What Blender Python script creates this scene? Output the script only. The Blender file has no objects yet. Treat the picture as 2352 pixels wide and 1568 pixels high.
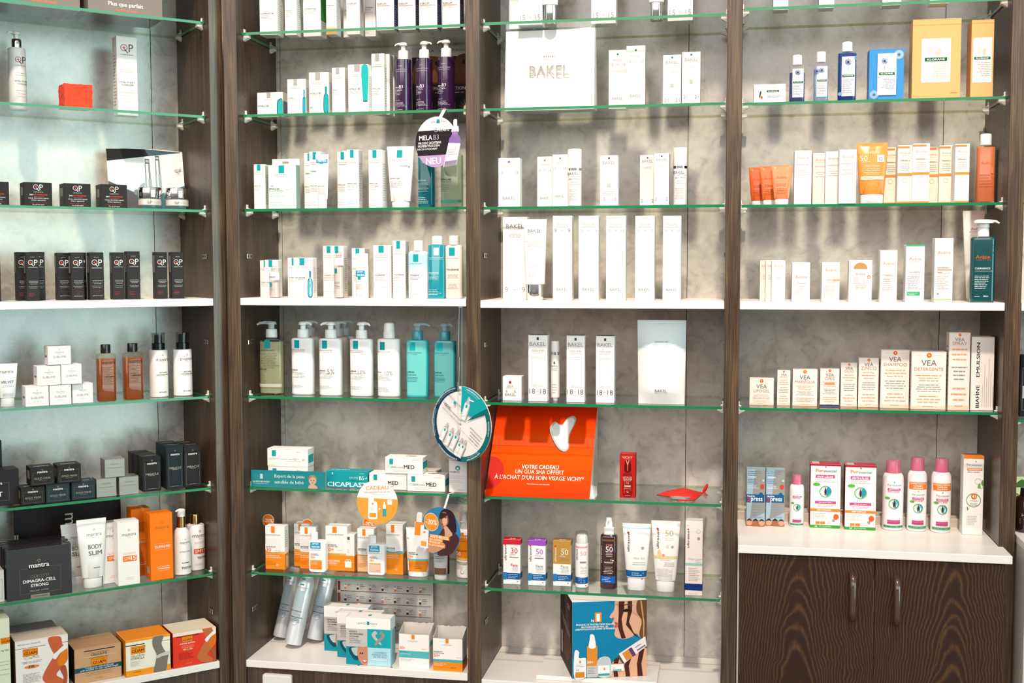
import bpy, math, random
from mathutils import Vector, Matrix
SC = bpy.context.scene
COL = SC.collection
rnd = random.Random(7)

# ---------------------------------------------------------------- camera
F_PX, CAM = 2720.27, Vector((1.36707, -3.07241, 1.36831))
YAW, PITCH, ROLL = -0.182820, -0.064063, -0.001368
_f = Vector((math.sin(YAW)*math.cos(PITCH), math.cos(YAW)*math.cos(PITCH), math.sin(PITCH)))
_r0 = Vector((math.cos(YAW), -math.sin(YAW), 0)); _u0 = _r0.cross(_f)
_r = math.cos(ROLL)*_r0 + math.sin(ROLL)*_u0; _u = -math.sin(ROLL)*_r0 + math.cos(ROLL)*_u0
cd = bpy.data.cameras.new('camera'); cam = bpy.data.objects.new('camera', cd); COL.objects.link(cam)
cd.sensor_width = 36.0; cd.lens = 36.0*F_PX/2352.0; cd.clip_start = 0.05
m = Matrix((( _r.x, _u.x, -_f.x, CAM.x), (_r.y, _u.y, -_f.y, CAM.y), (_r.z, _u.z, -_f.z, CAM.z), (0, 0, 0, 1)))
cam.matrix_world = m
SC.camera = cam
SC.view_settings.view_transform = 'Standard'
SC.view_settings.look = 'None'
SC.view_settings.gamma = 1.0
SC.view_settings.use_curve_mapping = False
SC.view_settings.exposure = 0.0

# ---------------------------------------------------------------- world: shop interior light, bright windows and an added pale patch
def build_world():
    w = bpy.data.worlds.new('shop_daylight'); SC.world = w; w.use_nodes = True
    N, L = w.node_tree.nodes, w.node_tree.links
    N.clear()
    out = N.new('ShaderNodeOutputWorld'); bg = N.new('ShaderNodeBackground'); L.new(bg.outputs[0], out.inputs[0])
    tc = N.new('ShaderNodeTexCoord'); sep = N.new('ShaderNodeSeparateXYZ'); L.new(tc.outputs['Generated'], sep.inputs[0])
    def mth(op, a, b=None, clamp=False):
        n = N.new('ShaderNodeMath'); n.operation = op; n.use_clamp = clamp
        for i, q in enumerate((a, b)):
            if q is None: continue
            if isinstance(q, (int, float)): n.inputs[i].default_value = q
            else: L.new(q, n.inputs[i])
        return n.outputs[0]
    def ss(x, a, b):
        n = N.new('ShaderNodeMapRange'); n.interpolation_type = 'SMOOTHSTEP'
        L.new(x, n.inputs[0]); n.inputs[1].default_value = a; n.inputs[2].default_value = b
        return n.outputs[0]
    az = mth('ARCTAN2', sep.outputs['X'], mth('MULTIPLY', sep.outputs['Y'], -1.0))   # 0 = straight out of the shelves
    z = sep.outputs['Z']
    cr = N.new('ShaderNodeValToRGB'); L.new(mth('MULTIPLY_ADD', z, 0.5), cr.inputs[0])
    cr.inputs[0].default_value = 0
    mm = N.new('ShaderNodeMath'); mm.operation = 'MULTIPLY_ADD'; L.new(z, mm.inputs[0]); mm.inputs[1].default_value = 0.5; mm.inputs[2].default_value = 0.5
    L.new(mm.outputs[0], cr.inputs[0])
    e = cr.color_ramp.elements
    e[0].position = 0.30; e[0].color = (0.09, 0.075, 0.06, 1)
    e[1].position = 0.80; e[1].color = (0.95, 0.90, 0.84, 1)
    k = e.new(0.5); k.color = (0.36, 0.335, 0.31, 1)
    nz = N.new('ShaderNodeTexNoise'); nz.inputs['Scale'].default_value = 5.0; nz.inputs['Detail'].default_value = 3
    L.new(tc.outputs['Generated'], nz.inputs[0])
    gr = N.new('ShaderNodeValToRGB'); L.new(nz.outputs[0], gr.inputs[0])
    g = gr.color_ramp.elements
    g[0].position = 0.42; g[0].color = (0.52, 0.82, 0.74, 1)
    g[1].position = 0.60; g[1].color = (0.58, 0.86, 0.96, 1)
    def window(a0, a1, z0, z1, s, soft=0.07):
        m1 = mth('MULTIPLY', ss(az, a0, a0+soft), ss(az, a1, a1-soft))
        m2 = mth('MULTIPLY', ss(z, z0, z0+soft), ss(z, z1, z1-soft))
        return mth('MULTIPLY', mth('MULTIPLY', m1, m2), s)
    tot = None
    for a in WINDOWS:
        q = window(*a); tot = q if tot is None else mth('ADD', tot, q)
    mx = N.new('ShaderNodeMix'); mx.data_type = 'RGBA'; mx.blend_type = 'MULTIPLY'; mx.inputs[0].default_value = 1
    cmb = N.new('ShaderNodeCombineColor')
    for i in range(3): L.new(tot, cmb.inputs[i])
    L.new(gr.outputs[0], mx.inputs[6]); L.new(cmb.outputs[0], mx.inputs[7])
    front_mask = window(*FRONT_FILL, soft=0.12)                     # pale patch added opposite the shelves to brighten the upper back panels
    mw = N.new('ShaderNodeMix'); mw.data_type = 'RGBA'; L.new(front_mask, mw.inputs[0]); L.new(cr.outputs[0], mw.inputs[6]); mw.inputs[7].default_value = (*FRONT_FILL_COLOUR, 1)
    ad = N.new('ShaderNodeMix'); ad.data_type = 'RGBA'; ad.blend_type = 'ADD'; ad.inputs[0].default_value = 1
    L.new(mw.outputs[2], ad.inputs[6]); L.new(mx.outputs[2], ad.inputs[7])
    L.new(ad.outputs[2], bg.inputs[0]); bg.inputs[1].default_value = WORLD_STRENGTH
# (azimuth from, to, z from, to, brightness)
WINDOWS = [(0.70, 1.40, -0.30, 0.36, 5.6), (-0.50, 0.06, -0.22, -0.02, 0.12), (-1.2, -0.9, -0.2, 0.5, 1.6)]
FRONT_FILL = (-0.75, 0.50, 0.07, 0.62, 1.0)  # added bright patch that lifts the shaded upper panels
FRONT_FILL_COLOUR = (3.8, 3.6, 3.5)
WORLD_STRENGTH = 0.92
build_world()

# warm spot in place of the sun, cone shaped to fade down the shelves
sd = bpy.data.lights.new('sun_spot', 'SPOT'); sd.energy = SPOT_POWER = 9300; sd.shadow_soft_size = 0.30; sd.color = (1.0, 0.85, 0.715)
sd.spot_size = math.radians(18); sd.spot_blend = 1.0
sun = bpy.data.objects.new('sun_spot', sd); COL.objects.link(sun)
_aim = Vector((1.05, 0.0, 2.80)); _dir = Vector((0.10, -1.0, 1.40)).normalized()
sun.location = _aim + 10.0*_dir
sun.rotation_euler = (-_dir).to_track_quat('-Z', 'Y').to_euler(); sun.scale = (2.6, 1.0, 1.0)

# ---------------------------------------------------------------- colours and materials
def lin(c):
    if isinstance(c, str):
        c = c.lstrip('#'); c = [int(c[i:i+2], 16)/255 for i in (0, 2, 4)]
    return tuple(((x/12.92) if x <= 0.04045 else ((x+0.055)/1.055)**2.4) for x in c)
SC.cycles.transparent_max_bounces = 32
SC.cycles.max_bounces = 10
_mats = {}
def mat(color, rough=0.5, metal=0.0, spec=0.5, coat=0.0, kind=''):
    key = (color, rough, metal, spec, coat, kind)
    if key in _mats: return _mats[key]
    mt = bpy.data.materials.new('%s_%s' % (kind or 'paint', color.lstrip('#'))); mt.use_nodes = True
    N, L = mt.node_tree.nodes, mt.node_tree.links
    p = N['Principled BSDF']
    alb = (0.86 if metal < 0.5 else 1.0) if kind != 'ink' or min(lin(color)) > 0.75 else (0.62 if max(lin(color))-min(lin(color)) < 0.25 else 0.84)      # printed board and plastic never reflect more than about 0.8
    p.inputs['Base Color'].default_value = (*[q*alb for q in lin(color)], 1)
    p.inputs['Roughness'].default_value = rough; p.inputs['Metallic'].default_value = metal
    p.inputs['Specular IOR Level'].default_value = spec; p.inputs['Coat Weight'].default_value = coat
    p.inputs['Coat Roughness'].default_value = 0.08
    mt.diffuse_color = (*lin(color), 1)
    _mats[key] = mt
    return mt
def fine_ink(c): return mat(c, 0.55, 0, 0.14, 0, 'fine')
def ink(c): return mat(c, 0.55, 0, 0.14, 0, 'ink')
def card(c): return mat(c, 0.5, 0, 0.16, 0, 'card')
def plastic(c): return mat(c, 0.28, 0, 0.5, 0, 'plastic')
CHROME = mat('#e8e6e4', 0.08, 1.0, kind='chrome'); GOLD = mat('#c9a070', 0.15, 1.0, kind='gold')
_clear = {}
def clear(color, rough=0.02, ior=1.45, kind='clear', milk=0.0):
    """thin-walled clear plastic or glass: tinted see-through with a surface reflection"""
    key = (color, rough, ior, kind, milk)
    if key in _clear: return _clear[key]
    mt = bpy.data.materials.new('%s_%s' % (kind, color.lstrip('#'))); mt.use_nodes = True
    N, L = mt.node_tree.nodes, mt.node_tree.links; N.clear()
    o = N.new('ShaderNodeOutputMaterial'); mix = N.new('ShaderNodeMixShader'); L.new(mix.outputs[0], o.inputs[0])
    t = N.new('ShaderNodeBsdfTransparent'); t.inputs[0].default_value = (*lin(color), 1)
    g = N.new('ShaderNodeBsdfGlossy'); g.inputs['Roughness'].default_value = rough
    fr = N.new('ShaderNodeFresnel'); fr.inputs[0].default_value = ior
    geo = N.new('ShaderNodeNewGeometry'); inv = N.new('ShaderNodeMath'); inv.operation = 'SUBTRACT'; inv.inputs[0].default_value = 1
    L.new(geo.outputs['Backfacing'], inv.inputs[1])
    mu = N.new('ShaderNodeMath'); mu.operation = 'MULTIPLY'; L.new(fr.outputs[0], mu.inputs[0]); L.new(inv.outputs[0], mu.inputs[1])
    base = t.outputs[0]
    if milk:
        df = N.new('ShaderNodeBsdfDiffuse'); df.inputs[0].default_value = (*lin(color), 1); tl = N.new('ShaderNodeBsdfTranslucent'); tl.inputs[0].default_value = (*lin(color), 1)
        m1 = N.new('ShaderNodeMixShader'); m1.inputs[0].default_value = 0.4; L.new(df.outputs[0], m1.inputs[1]); L.new(tl.outputs[0], m1.inputs[2])
        m2 = N.new('ShaderNodeMixShader'); m2.inputs[0].default_value = milk; L.new(base, m2.inputs[1]); L.new(m1.outputs[0], m2.inputs[2]); base = m2.outputs[0]
    L.new(mu.outputs[0], mix.inputs[0]); L.new(base, mix.inputs[1]); L.new(g.outputs[0], mix.inputs[2])
    _clear[key] = mt
    return mt
def nodes_of(name):
    mt = bpy.data.materials.new(name); mt.use_nodes = True
    return mt, mt.node_tree.nodes, mt.node_tree.links, mt.node_tree.nodes['Principled BSDF']
def ramp(N, L, src, stops):
    cr = N.new('ShaderNodeValToRGB'); L.new(src, cr.inputs[0]); e = cr.color_ramp.elements
    e[0].position, e[0].color = stops[0][0], (*stops[0][1], 1)
    e[1].position, e[1].color = stops[-1][0], (*stops[-1][1], 1)
    for p, c in stops[1:-1]: k = e.new(p); k.color = (*c, 1)
    return cr.outputs[0]
def wood_mat(name, dark, mid, light, dens=1.0, rough=0.38):
    mt, N, L, p = nodes_of(name)
    tc = N.new('ShaderNodeTexCoord'); mp = N.new('ShaderNodeMapping'); L.new(tc.outputs['Object'], mp.inputs[0])
    mp.inputs['Scale'].default_value = (260*dens, 260*dens, 7)
    n1 = N.new('ShaderNodeTexNoise'); n1.inputs['Scale'].default_value = 1; n1.inputs['Detail'].default_value = 4; n1.inputs['Distortion'].default_value = 0.6
    L.new(mp.outputs[0], n1.inputs[0])
    mp2 = N.new('ShaderNodeMapping'); L.new(tc.outputs['Object'], mp2.inputs[0]); mp2.inputs['Scale'].default_value = (28, 28, 2.2)
    n2 = N.new('ShaderNodeTexNoise'); n2.inputs['Scale'].default_value = 1; n2.inputs['Detail'].default_value = 5; n2.inputs['Distortion'].default_value = 1.5
    L.new(mp2.outputs[0], n2.inputs[0])
    ad = N.new('ShaderNodeMix'); ad.data_type = 'FLOAT'; ad.inputs[0].default_value = 0.45
    L.new(n1.outputs[0], ad.inputs[2]); L.new(n2.outputs[0], ad.inputs[3])
    c = ramp(N, L, ad.outputs[0], [(0.36, lin(dark)), (0.5, lin(mid)), (0.64, lin(light))])
    L.new(c, p.inputs['Base Color']); p.inputs['Roughness'].default_value = rough
    b = N.new('ShaderNodeBump'); b.inputs['Strength'].default_value = 0.15; b.inputs['Distance'].default_value = 0.001
    L.new(ad.outputs[0], b.inputs['Height']); L.new(b.outputs[0], p.inputs['Normal'])
    return mt
def door_wood(name, xc, zc, seed):
    """flat-sawn ash stained dark, arched cathedral figure"""
    mt, N, L, p = nodes_of(name)
    tc = N.new('ShaderNodeTexCoord'); sep = N.new('ShaderNodeSeparateXYZ'); L.new(tc.outputs['Object'], sep.inputs[0])
    def mth(op, a, b=None, c=None):
        n = N.new('ShaderNodeMath'); n.operation = op
        for i, q in enumerate((a, b, c)):
            if q is None: continue
            if isinstance(q, (int, float)): n.inputs[i].default_value = q
            else: L.new(q, n.inputs[i])
        return n.outputs[0]
    wob = N.new('ShaderNodeTexNoise'); wob.inputs['Scale'].default_value = 7; wob.inputs['Detail'].default_value = 3; L.new(tc.outputs['Object'], wob.inputs[0])
    u = mth('SUBTRACT', sep.outputs['X'], xc); u = mth('ADD', u, mth('MULTIPLY', mth('SUBTRACT', wob.outputs[0], 0.5), 0.06))
    v = mth('SUBTRACT', sep.outputs['Z'], zc)
    f = mth('ADD', mth('MULTIPLY', v, 9.0), mth('MULTIPLY', mth('MULTIPLY', u, u), 620.0))
    # flatten far from the heart so side grain runs straight
    f = mth('MULTIPLY', mth('POWER', mth('ADD', mth('ABSOLUTE', f), 0.4), 0.62), 2.6)
    f = mth('ADD', f, mth('MULTIPLY', wob.outputs[0], 1.6))
    s = mth('MULTIPLY_ADD', mth('SINE', mth('MULTIPLY', f, 8.5)), 0.5, 0.5)
    s = mth('POWER', s, 2.5)
    mp = N.new('ShaderNodeMapping'); L.new(tc.outputs['Object'], mp.inputs[0]); mp.inputs['Scale'].default_value = (420, 420, 14)
    n1 = N.new('ShaderNodeTexNoise'); n1.inputs['Detail'].default_value = 3; n1.inputs['Scale'].default_value = 1; L.new(mp.outputs[0], n1.inputs[0])
    s2 = mth('MULTIPLY', s, mth('MULTIPLY_ADD', n1.outputs[0], 1.1, 0.1))
    s3 = mth('ADD', s2, mth('MULTIPLY', n1.outputs[0], 0.25))
    c = ramp(N, L, s3, [(0.0, lin('#261208')), (0.3, lin('#331b0e')), (1.0, lin('#573a1e'))])
    L.new(c, p.inputs['Base Color']); p.inputs['Roughness'].default_value = 0.42; p.inputs['Specular IOR Level'].default_value = 0.3
    return mt
def plaster_mat(name, a, b, c):
    """mottled mineral-effect back panel with a satin sheen"""
    mt, N, L, p = nodes_of(name)
    tc = N.new('ShaderNodeTexCoord')
    n1 = N.new('ShaderNodeTexNoise'); n1.inputs['Scale'].default_value = 7; n1.inputs['Detail'].default_value = 9; n1.inputs['Roughness'].default_value = 0.62; n1.inputs['Distortion'].default_value = 1.0
    L.new(tc.outputs['Object'], n1.inputs[0])
    n2 = N.new('ShaderNodeTexNoise'); n2.inputs['Scale'].default_value = 26; n2.inputs['Detail'].default_value = 8; n2.inputs['Distortion'].default_value = 1.1
    L.new(tc.outputs['Object'], n2.inputs[0])
    mx = N.new('ShaderNodeMix'); mx.data_type = 'FLOAT'; mx.inputs[0].default_value = 0.42; L.new(n1.outputs[0], mx.inputs[2]); L.new(n2.outputs[0], mx.inputs[3])
    col = ramp(N, L, mx.outputs[0], [(0.36, lin(a)), (0.5, lin(b)), (0.66, lin(c))])
    L.new(col, p.inputs['Base Color']); p.inputs['Specular IOR Level'].default_value = 0.8; p.inputs['Coat Weight'].default_value = 1.0; p.inputs['Coat Roughness'].default_value = 0.2; p.inputs['Coat IOR'].default_value = 1.6
    rr = N.new('ShaderNodeMapRange'); L.new(n2.outputs[0], rr.inputs[0]); rr.inputs[1].default_value = 0.3; rr.inputs[2].default_value = 0.7; rr.inputs[3].default_value = 0.24; rr.inputs[4].default_value = 0.36
    L.new(rr.outputs[0], p.inputs['Roughness'])
    bp = N.new('ShaderNodeBump'); bp.inputs['Strength'].default_value = 0.22; bp.inputs['Distance'].default_value = 0.002
    L.new(mx.outputs[0], bp.inputs['Height']); L.new(bp.outputs[0], p.inputs['Normal'])
    return mt
WOOD = wood_mat('stained_ash', '#271910', '#3c2b1e', '#513f2e')
WOOD_EDGE = wood_mat('stained_ash_edge', '#2c1e13', '#483625', '#655139', 1.6, 0.26)
WHITE = mat('#efe9e2', 0.32, kind='laminate')
PLASTER = plaster_mat('plaster_panel', '#a0988f', '#bcb4aa', '#d3cbc0')
GLASS_TOP = clear('#f9fcfa', 0.015, 1.5, 'shelf_glass')
GLASS_EDGE = mat('#0a7c48', 0.12, 0, 0.6, 0, 'glass_edge')
GLASS_BACK = clear('#e0eac8', 0.05, 1.5, 'glass_edge')
CLIP = mat('#e9e4dc', 0.3, kind='clip_plastic')
DARK = mat('#1c1512', 0.6, kind='dark')
STEEL = mat('#b9b4ae', 0.25, 1.0, kind='steel')

# ---------------------------------------------------------------- frames of the two shelf runs
PHI = 0.754019
BAY1 = (Vector((-0.013726, 0.026704, 0)), PHI)
RUN = (Vector((0, 0, 0)), 0.0)
def frame(bay): return BAY1 if bay == 1 else RUN
def to_local(bay, p):
    o, a = frame(bay); q = p - o; c, s = math.cos(a), math.sin(a)
    return Vector((q.x*c + q.y*s, -q.x*s + q.y*c, q.z))
def to_world(bay, p):
    o, a = frame(bay); c, s = math.cos(a), math.sin(a)
    return Vector((o.x + p[0]*c - p[1]*s, o.y + p[0]*s + p[1]*c, p[2]))
def at(bay, u, v, d=None, z=None):
    """the point of a bay (in its own frame) seen at a photo position, on the upright plane d behind the front or at height z"""
    ray = _f + (u-1176)/F_PX*_r - (v-784)/F_PX*_u
    a = to_local(bay, CAM); b = to_local(bay, CAM + ray) - a
    t = (d-a.y)/b.y if d is not None else (z-a.z)/b.z
    return a + t*b

# ---------------------------------------------------------------- mesh builder
_glyphs = {}
def text_geo(s, bold=0.0):
    key = (s, bold)
    if key in _glyphs: return _glyphs[key]
    cu = bpy.data.curves.new('lettering', 'FONT'); cu.body = s; cu.size = 1; cu.resolution_u = 2; cu.offset = min(bold, 0.0)
    ob = bpy.data.objects.new('lettering', cu); me = ob.to_mesh()
    vs = [(v.co.x, v.co.y) for v in me.vertices]; fs = [tuple(p.vertices) for p in me.polygons]
    ob.to_mesh_clear(); bpy.data.objects.remove(ob); bpy.data.curves.remove(cu)
    if not vs: vs = [(0, 0)]
    if bold > 0:      # heavier strokes: the same outlines laid over each other, slightly apart
        n0, v0, f0 = len(vs), list(vs), list(fs); vs = []; fs = []
        for k, (dx, dy) in enumerate(((-bold*1.3, -bold*0.5), (bold*1.3, -bold*0.5), (-bold*1.3, bold*0.5), (bold*1.3, bold*0.5))):
            vs += [(x+dx, y+dy) for x, y in v0]; fs += [tuple(i+k*n0 for i in f) for f in f0]
    x0, x1 = min(v[0] for v in vs), max(v[0] for v in vs); y0, y1 = min(v[1] for v in vs), max(v[1] for v in vs)
    _glyphs[key] = (vs, fs, x0, x1, y0, y1)
    return _glyphs[key]

class MB:
    def __init__(s): s.v = []; s.f = []; s.mi = []; s.mats = []; s.sm = []
    def m(s, mt):
        if mt not in s.mats: s.mats.append(mt)
        return s.mats.index(mt)
    def add(s, vs, fs, mt, smooth=False):
        k = len(s.v); s.v += [tuple(q) for q in vs]; i = s.m(mt)
        for f in fs: s.f.append(tuple(k+j for j in f)); s.mi.append(i); s.sm.append(smooth)
    def box(s, x0, x1, y0, y1, z0, z1, mt, ch=0.0, mats=None):
        """box, edges chamfered by ch; mats: {'front','top','side'...: material}"""
        mats = mats or {}
        X, Y, Z = (x0, x1), (y0, y1), (z0, z1)
        if ch <= 0:
            vs = [(X[i], Y[j], Z[k]) for i in (0, 1) for j in (0, 1) for k in (0, 1)]
            F = {'left': (0, 1, 3, 2), 'right': (4, 6, 7, 5), 'front': (0, 4, 5, 1), 'back': (2, 3, 7, 6), 'bottom': (0, 2, 6, 4), 'top': (1, 5, 7, 3)}
            for n, f in F.items(): s.add([vs[i] for i in f], [(0, 1, 2, 3)], mats.get(n, mt))
            return
        def P(i, j, k, ax):
            o = [ch*(1 if q == 0 else -1) for q in (i, j, k)]; o[ax] = 0
            return (X[i]+o[0], Y[j]+o[1], Z[k]+o[2])
        quads = {'left': [(0, j, k, 0) for j, k in ((0, 0), (0, 1), (1, 1), (1, 0))], 'right': [(1, j, k, 0) for j, k in ((0, 0), (1, 0), (1, 1), (0, 1))],
                 'front': [(i, 0, k, 1) for i, k in ((0, 0), (1, 0), (1, 1), (0, 1))], 'back': [(i, 1, k, 1) for i, k in ((0, 0), (0, 1), (1, 1), (1, 0))],
                 'bottom': [(i, j, 0, 2) for i, j in ((0, 0), (0, 1), (1, 1), (1, 0))], 'top': [(i, j, 1, 2) for i, j in ((0, 0), (1, 0), (1, 1), (0, 1))]}
        for n, q in quads.items(): s.add([P(*a) for a in q], [(0, 1, 2, 3)], mats.get(n, mt))
        for a in (0, 1):
            for b in (0, 1):
                s.add([P(a, b, 0, 0), P(a, b, 1, 0), P(a, b, 1, 1), P(a, b, 0, 1)], [(0, 1, 2, 3)] if a == b else [(3, 2, 1, 0)], mt)
                s.add([P(a, 0, b, 0), P(a, 1, b, 0), P(a, 1, b, 2), P(a, 0, b, 2)], [(3, 2, 1, 0)] if a == b else [(0, 1, 2, 3)], mt)
                s.add([P(0, a, b, 1), P(1, a, b, 1), P(1, a, b, 2), P(0, a, b, 2)], [(0, 1, 2, 3)] if a == b else [(3, 2, 1, 0)], mt)
        for i in (0, 1):
            for j in (0, 1):
                for k in (0, 1):
                    q = [P(i, j, k, 0), P(i, j, k, 1), P(i, j, k, 2)]
                    s.add(q, [(0, 1, 2) if (i+j+k) % 2 else (2, 1, 0)], mt)
    def loft(s, secs, mt, seg=28, cx=0, cy=0, smooth=True, capb=True, capt=True):
        """sections (z, rx, ry[, n[, dx, dy]]) of a superellipse, bottom to top"""
        rings = []
        for q in secs:
            z, rx, ry = q[:3]; n = q[3] if len(q) > 3 else 2.0; dx, dy = (q[4], q[5]) if len(q) > 5 else (0, 0)
            ring = []
            for i in range(seg):
                t = 2*math.pi*(i+0.5)/seg; c, d = math.cos(t), math.sin(t)
                ring.append((cx+dx+rx*math.copysign(abs(c)**(2/n), c), cy+dy+ry*math.copysign(abs(d)**(2/n), d), z))
            rings.append(ring)
        vs = [p for r in rings for p in r]; fs = []
        for k in range(len(rings)-1):
            for i in range(seg):
                j = (i+1) % seg; fs.append((k*seg+i, k*seg+j, (k+1)*seg+j, (k+1)*seg+i))
        s.add(vs, fs, mt, smooth)
        if capb: s.add(rings[0], [tuple(reversed(range(seg)))], mt)
        if capt: s.add(rings[-1], [tuple(range(seg))], mt)
    def tube(s, pts, rad, mt, seg=10, closed=False):
        """round bar along points; rad number or list"""
        n = len(pts); rings = []; last = None
        P = [Vector(p) for p in pts]; up = Vector((0, 0, 1))
        for i in range(n):
            t = (P[min(i+1, n-1)] - P[max(i-1, 0)]).normalized()
            if last is None:
                a = t.cross(up)
                if a.length < 1e-3: a = t.cross(Vector((1, 0, 0)))
            else: a = last - t*last.dot(t)      # carry the frame along so the bar never twists
            a.normalize(); last = a.copy(); b = t.cross(a); r = rad[i] if isinstance(rad, (list, tuple)) else rad
            rings.append([P[i] + r*(math.cos(2*math.pi*k/seg)*a + math.sin(2*math.pi*k/seg)*b) for k in range(seg)])
        vs = [p for r in rings for p in r]; fs = []
        for k in range(n-1):
            for i in range(seg): j = (i+1) % seg; fs.append((k*seg+i, (k+1)*seg+i, (k+1)*seg+j, k*seg+j))
        s.add(vs, fs, mt, True); s.add(rings[0], [tuple(range(seg))], mt); s.add(rings[-1], [tuple(reversed(range(seg)))], mt)
    def xform(s, M, start=0):
        for i in range(start, len(s.v)): s.v[i] = tuple(M @ Vector(s.v[i]))
    def build(s, name, parent=None, loc=(0, 0, 0), rz=0.0):
        me = bpy.data.meshes.new(name); me.from_pydata(s.v, [], s.f)
        for mt in s.mats: me.materials.append(mt)
        me.polygons.foreach_set('material_index', s.mi); me.polygons.foreach_set('use_smooth', s.sm)
        if any(s.sm): me.set_sharp_from_angle(angle=math.radians(42))
        me.update()
        o = bpy.data.objects.new(name, me); COL.objects.link(o)
        if parent: o.parent = parent
        o.location = loc; o.rotation_euler = (0, 0, rz)
        return o
def tag(o, label=None, cat=None, group=None, kind=None):
    if label: o['label'] = label
    if cat: o['category'] = cat
    if group: o['group'] = group
    if kind: o['kind'] = kind
    return o
def empty(name, loc=(0, 0, 0), rz=0.0):
    o = bpy.data.objects.new(name, None); COL.objects.link(o); o.location = loc; o.rotation_euler = (0, 0, rz); o.empty_display_size = 0.02
    return o

# ---------------------------------------------------------------- shelving
T, W, DEPTH, INS, GD = 0.038, 0.67566, 0.29, 0.033, 0.252
ZTOP, GT, WT = 2.36, 0.007, 0.020
SHELF = {1: dict(A=2.0378, B=1.7822, C=1.5235, D=1.2782, E=1.0048, F=0.7467, G=0.5006, H=0.256),
         2: dict(A=2.0063, B=1.7837, C=1.5251, D=1.2799, E=1.0056, F=0.7485, G=0.5070, H=0.264),
         3: dict(A=2.0077, B=1.7836, C=1.5240, D=1.2762, E=1.0017, F=0.7457, G=0.4941, H=0.251),
         4: dict(A=2.0184, B=1.7808, C=1.5224, D=1.2756, E=1.0012, H=0.671)}
SPAN = {1: (-0.675, -T), 2: (T, W), 3: (W+T, 2*W), 4: (2*W+T, 3*W)}
def holes(mb, x, side, z0, z1):
    """rows of shelf-pin holes in a side panel's inner face"""
    z = z0
    while z < z1:
        for y in (0.055, 0.245):
            vs = [(x + side*0.0003, y+0.0022*math.cos(a*math.pi/4), z+0.0022*math.sin(a*math.pi/4)) for a in range(8)]
            mb.add(vs, [tuple(range(8))], DARK)
        z += 0.032
def side_panel(root, x0, x1, faces):
    mb = MB(); mb.box(x0, x1, 0, DEPTH, 0.0, ZTOP, WOOD, 0.0012, {'front': WOOD_EDGE})
    for f in faces: holes(mb, x0 if f < 0 else x1, f, 0.30, 2.34)
    return mb.build('side_panel', root)
def support(root, x, s, y, z):
    """white glass-shelf clip: pin block under the glass and an upright tab above it. s = direction into the bay"""
    mb = MB()
    mb.box(min(x, x+s*0.016), max(x, x+s*0.016), y-0.009, y+0.009, z-GT-0.006, z-GT-0.0003, CLIP, 0.0015)
    mb.add([(x, y-0.009, z-GT-0.005), (x+s*0.014, y-0.009, z-GT-0.005), (x, y-0.006, z-GT-0.013), (x, y+0.009, z-GT-0.005), (x+s*0.014, y+0.009, z-GT-0.005), (x, y+0.006, z-GT-0.013)],
           [(0, 1, 2), (5, 4, 3), (0, 3, 4, 1), (1, 4, 5, 2), (0, 2, 5, 3)], CLIP)
    mb.box(min(x, x+s*0.0026), max(x, x+s*0.0026), y-0.005, y+0.006, z-GT-0.002, z+0.013, CLIP, 0.0008)
    mb.box(min(x, x+s*0.007), max(x, x+s*0.007), y-0.006, y+0.007, z+0.0003, z+0.003, CLIP, 0.0008)
    return mb.build('shelf_support', root)
def plate(root, x, s, y, z):
    mb = MB(); w, h = 0.017, 0.007
    mb.box(min(x, x+s*0.0035), max(x, x+s*0.0035), y-w, y+w, z-h, z+h, STEEL, 0.0012)
    for dy in (-0.010, 0.010):
        mb.add([(x+s*0.0037, y+dy+0.004*math.cos(a*math.pi/5), z+0.004*math.sin(a*math.pi/5)) for a in range(10)], [tuple(range(10))], DARK)
    return mb.build('connector_plate', root)
LEVELNAME = dict(A='topmost visible', B='second', C='third', E='fourth', F='fifth', G='lowest')
BAYNAME = {1: 'angled left bay', 2: 'second bay from left', 3: 'third bay from left', 4: 'rightmost full bay', 5: 'bay cut off at right edge'}
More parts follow.
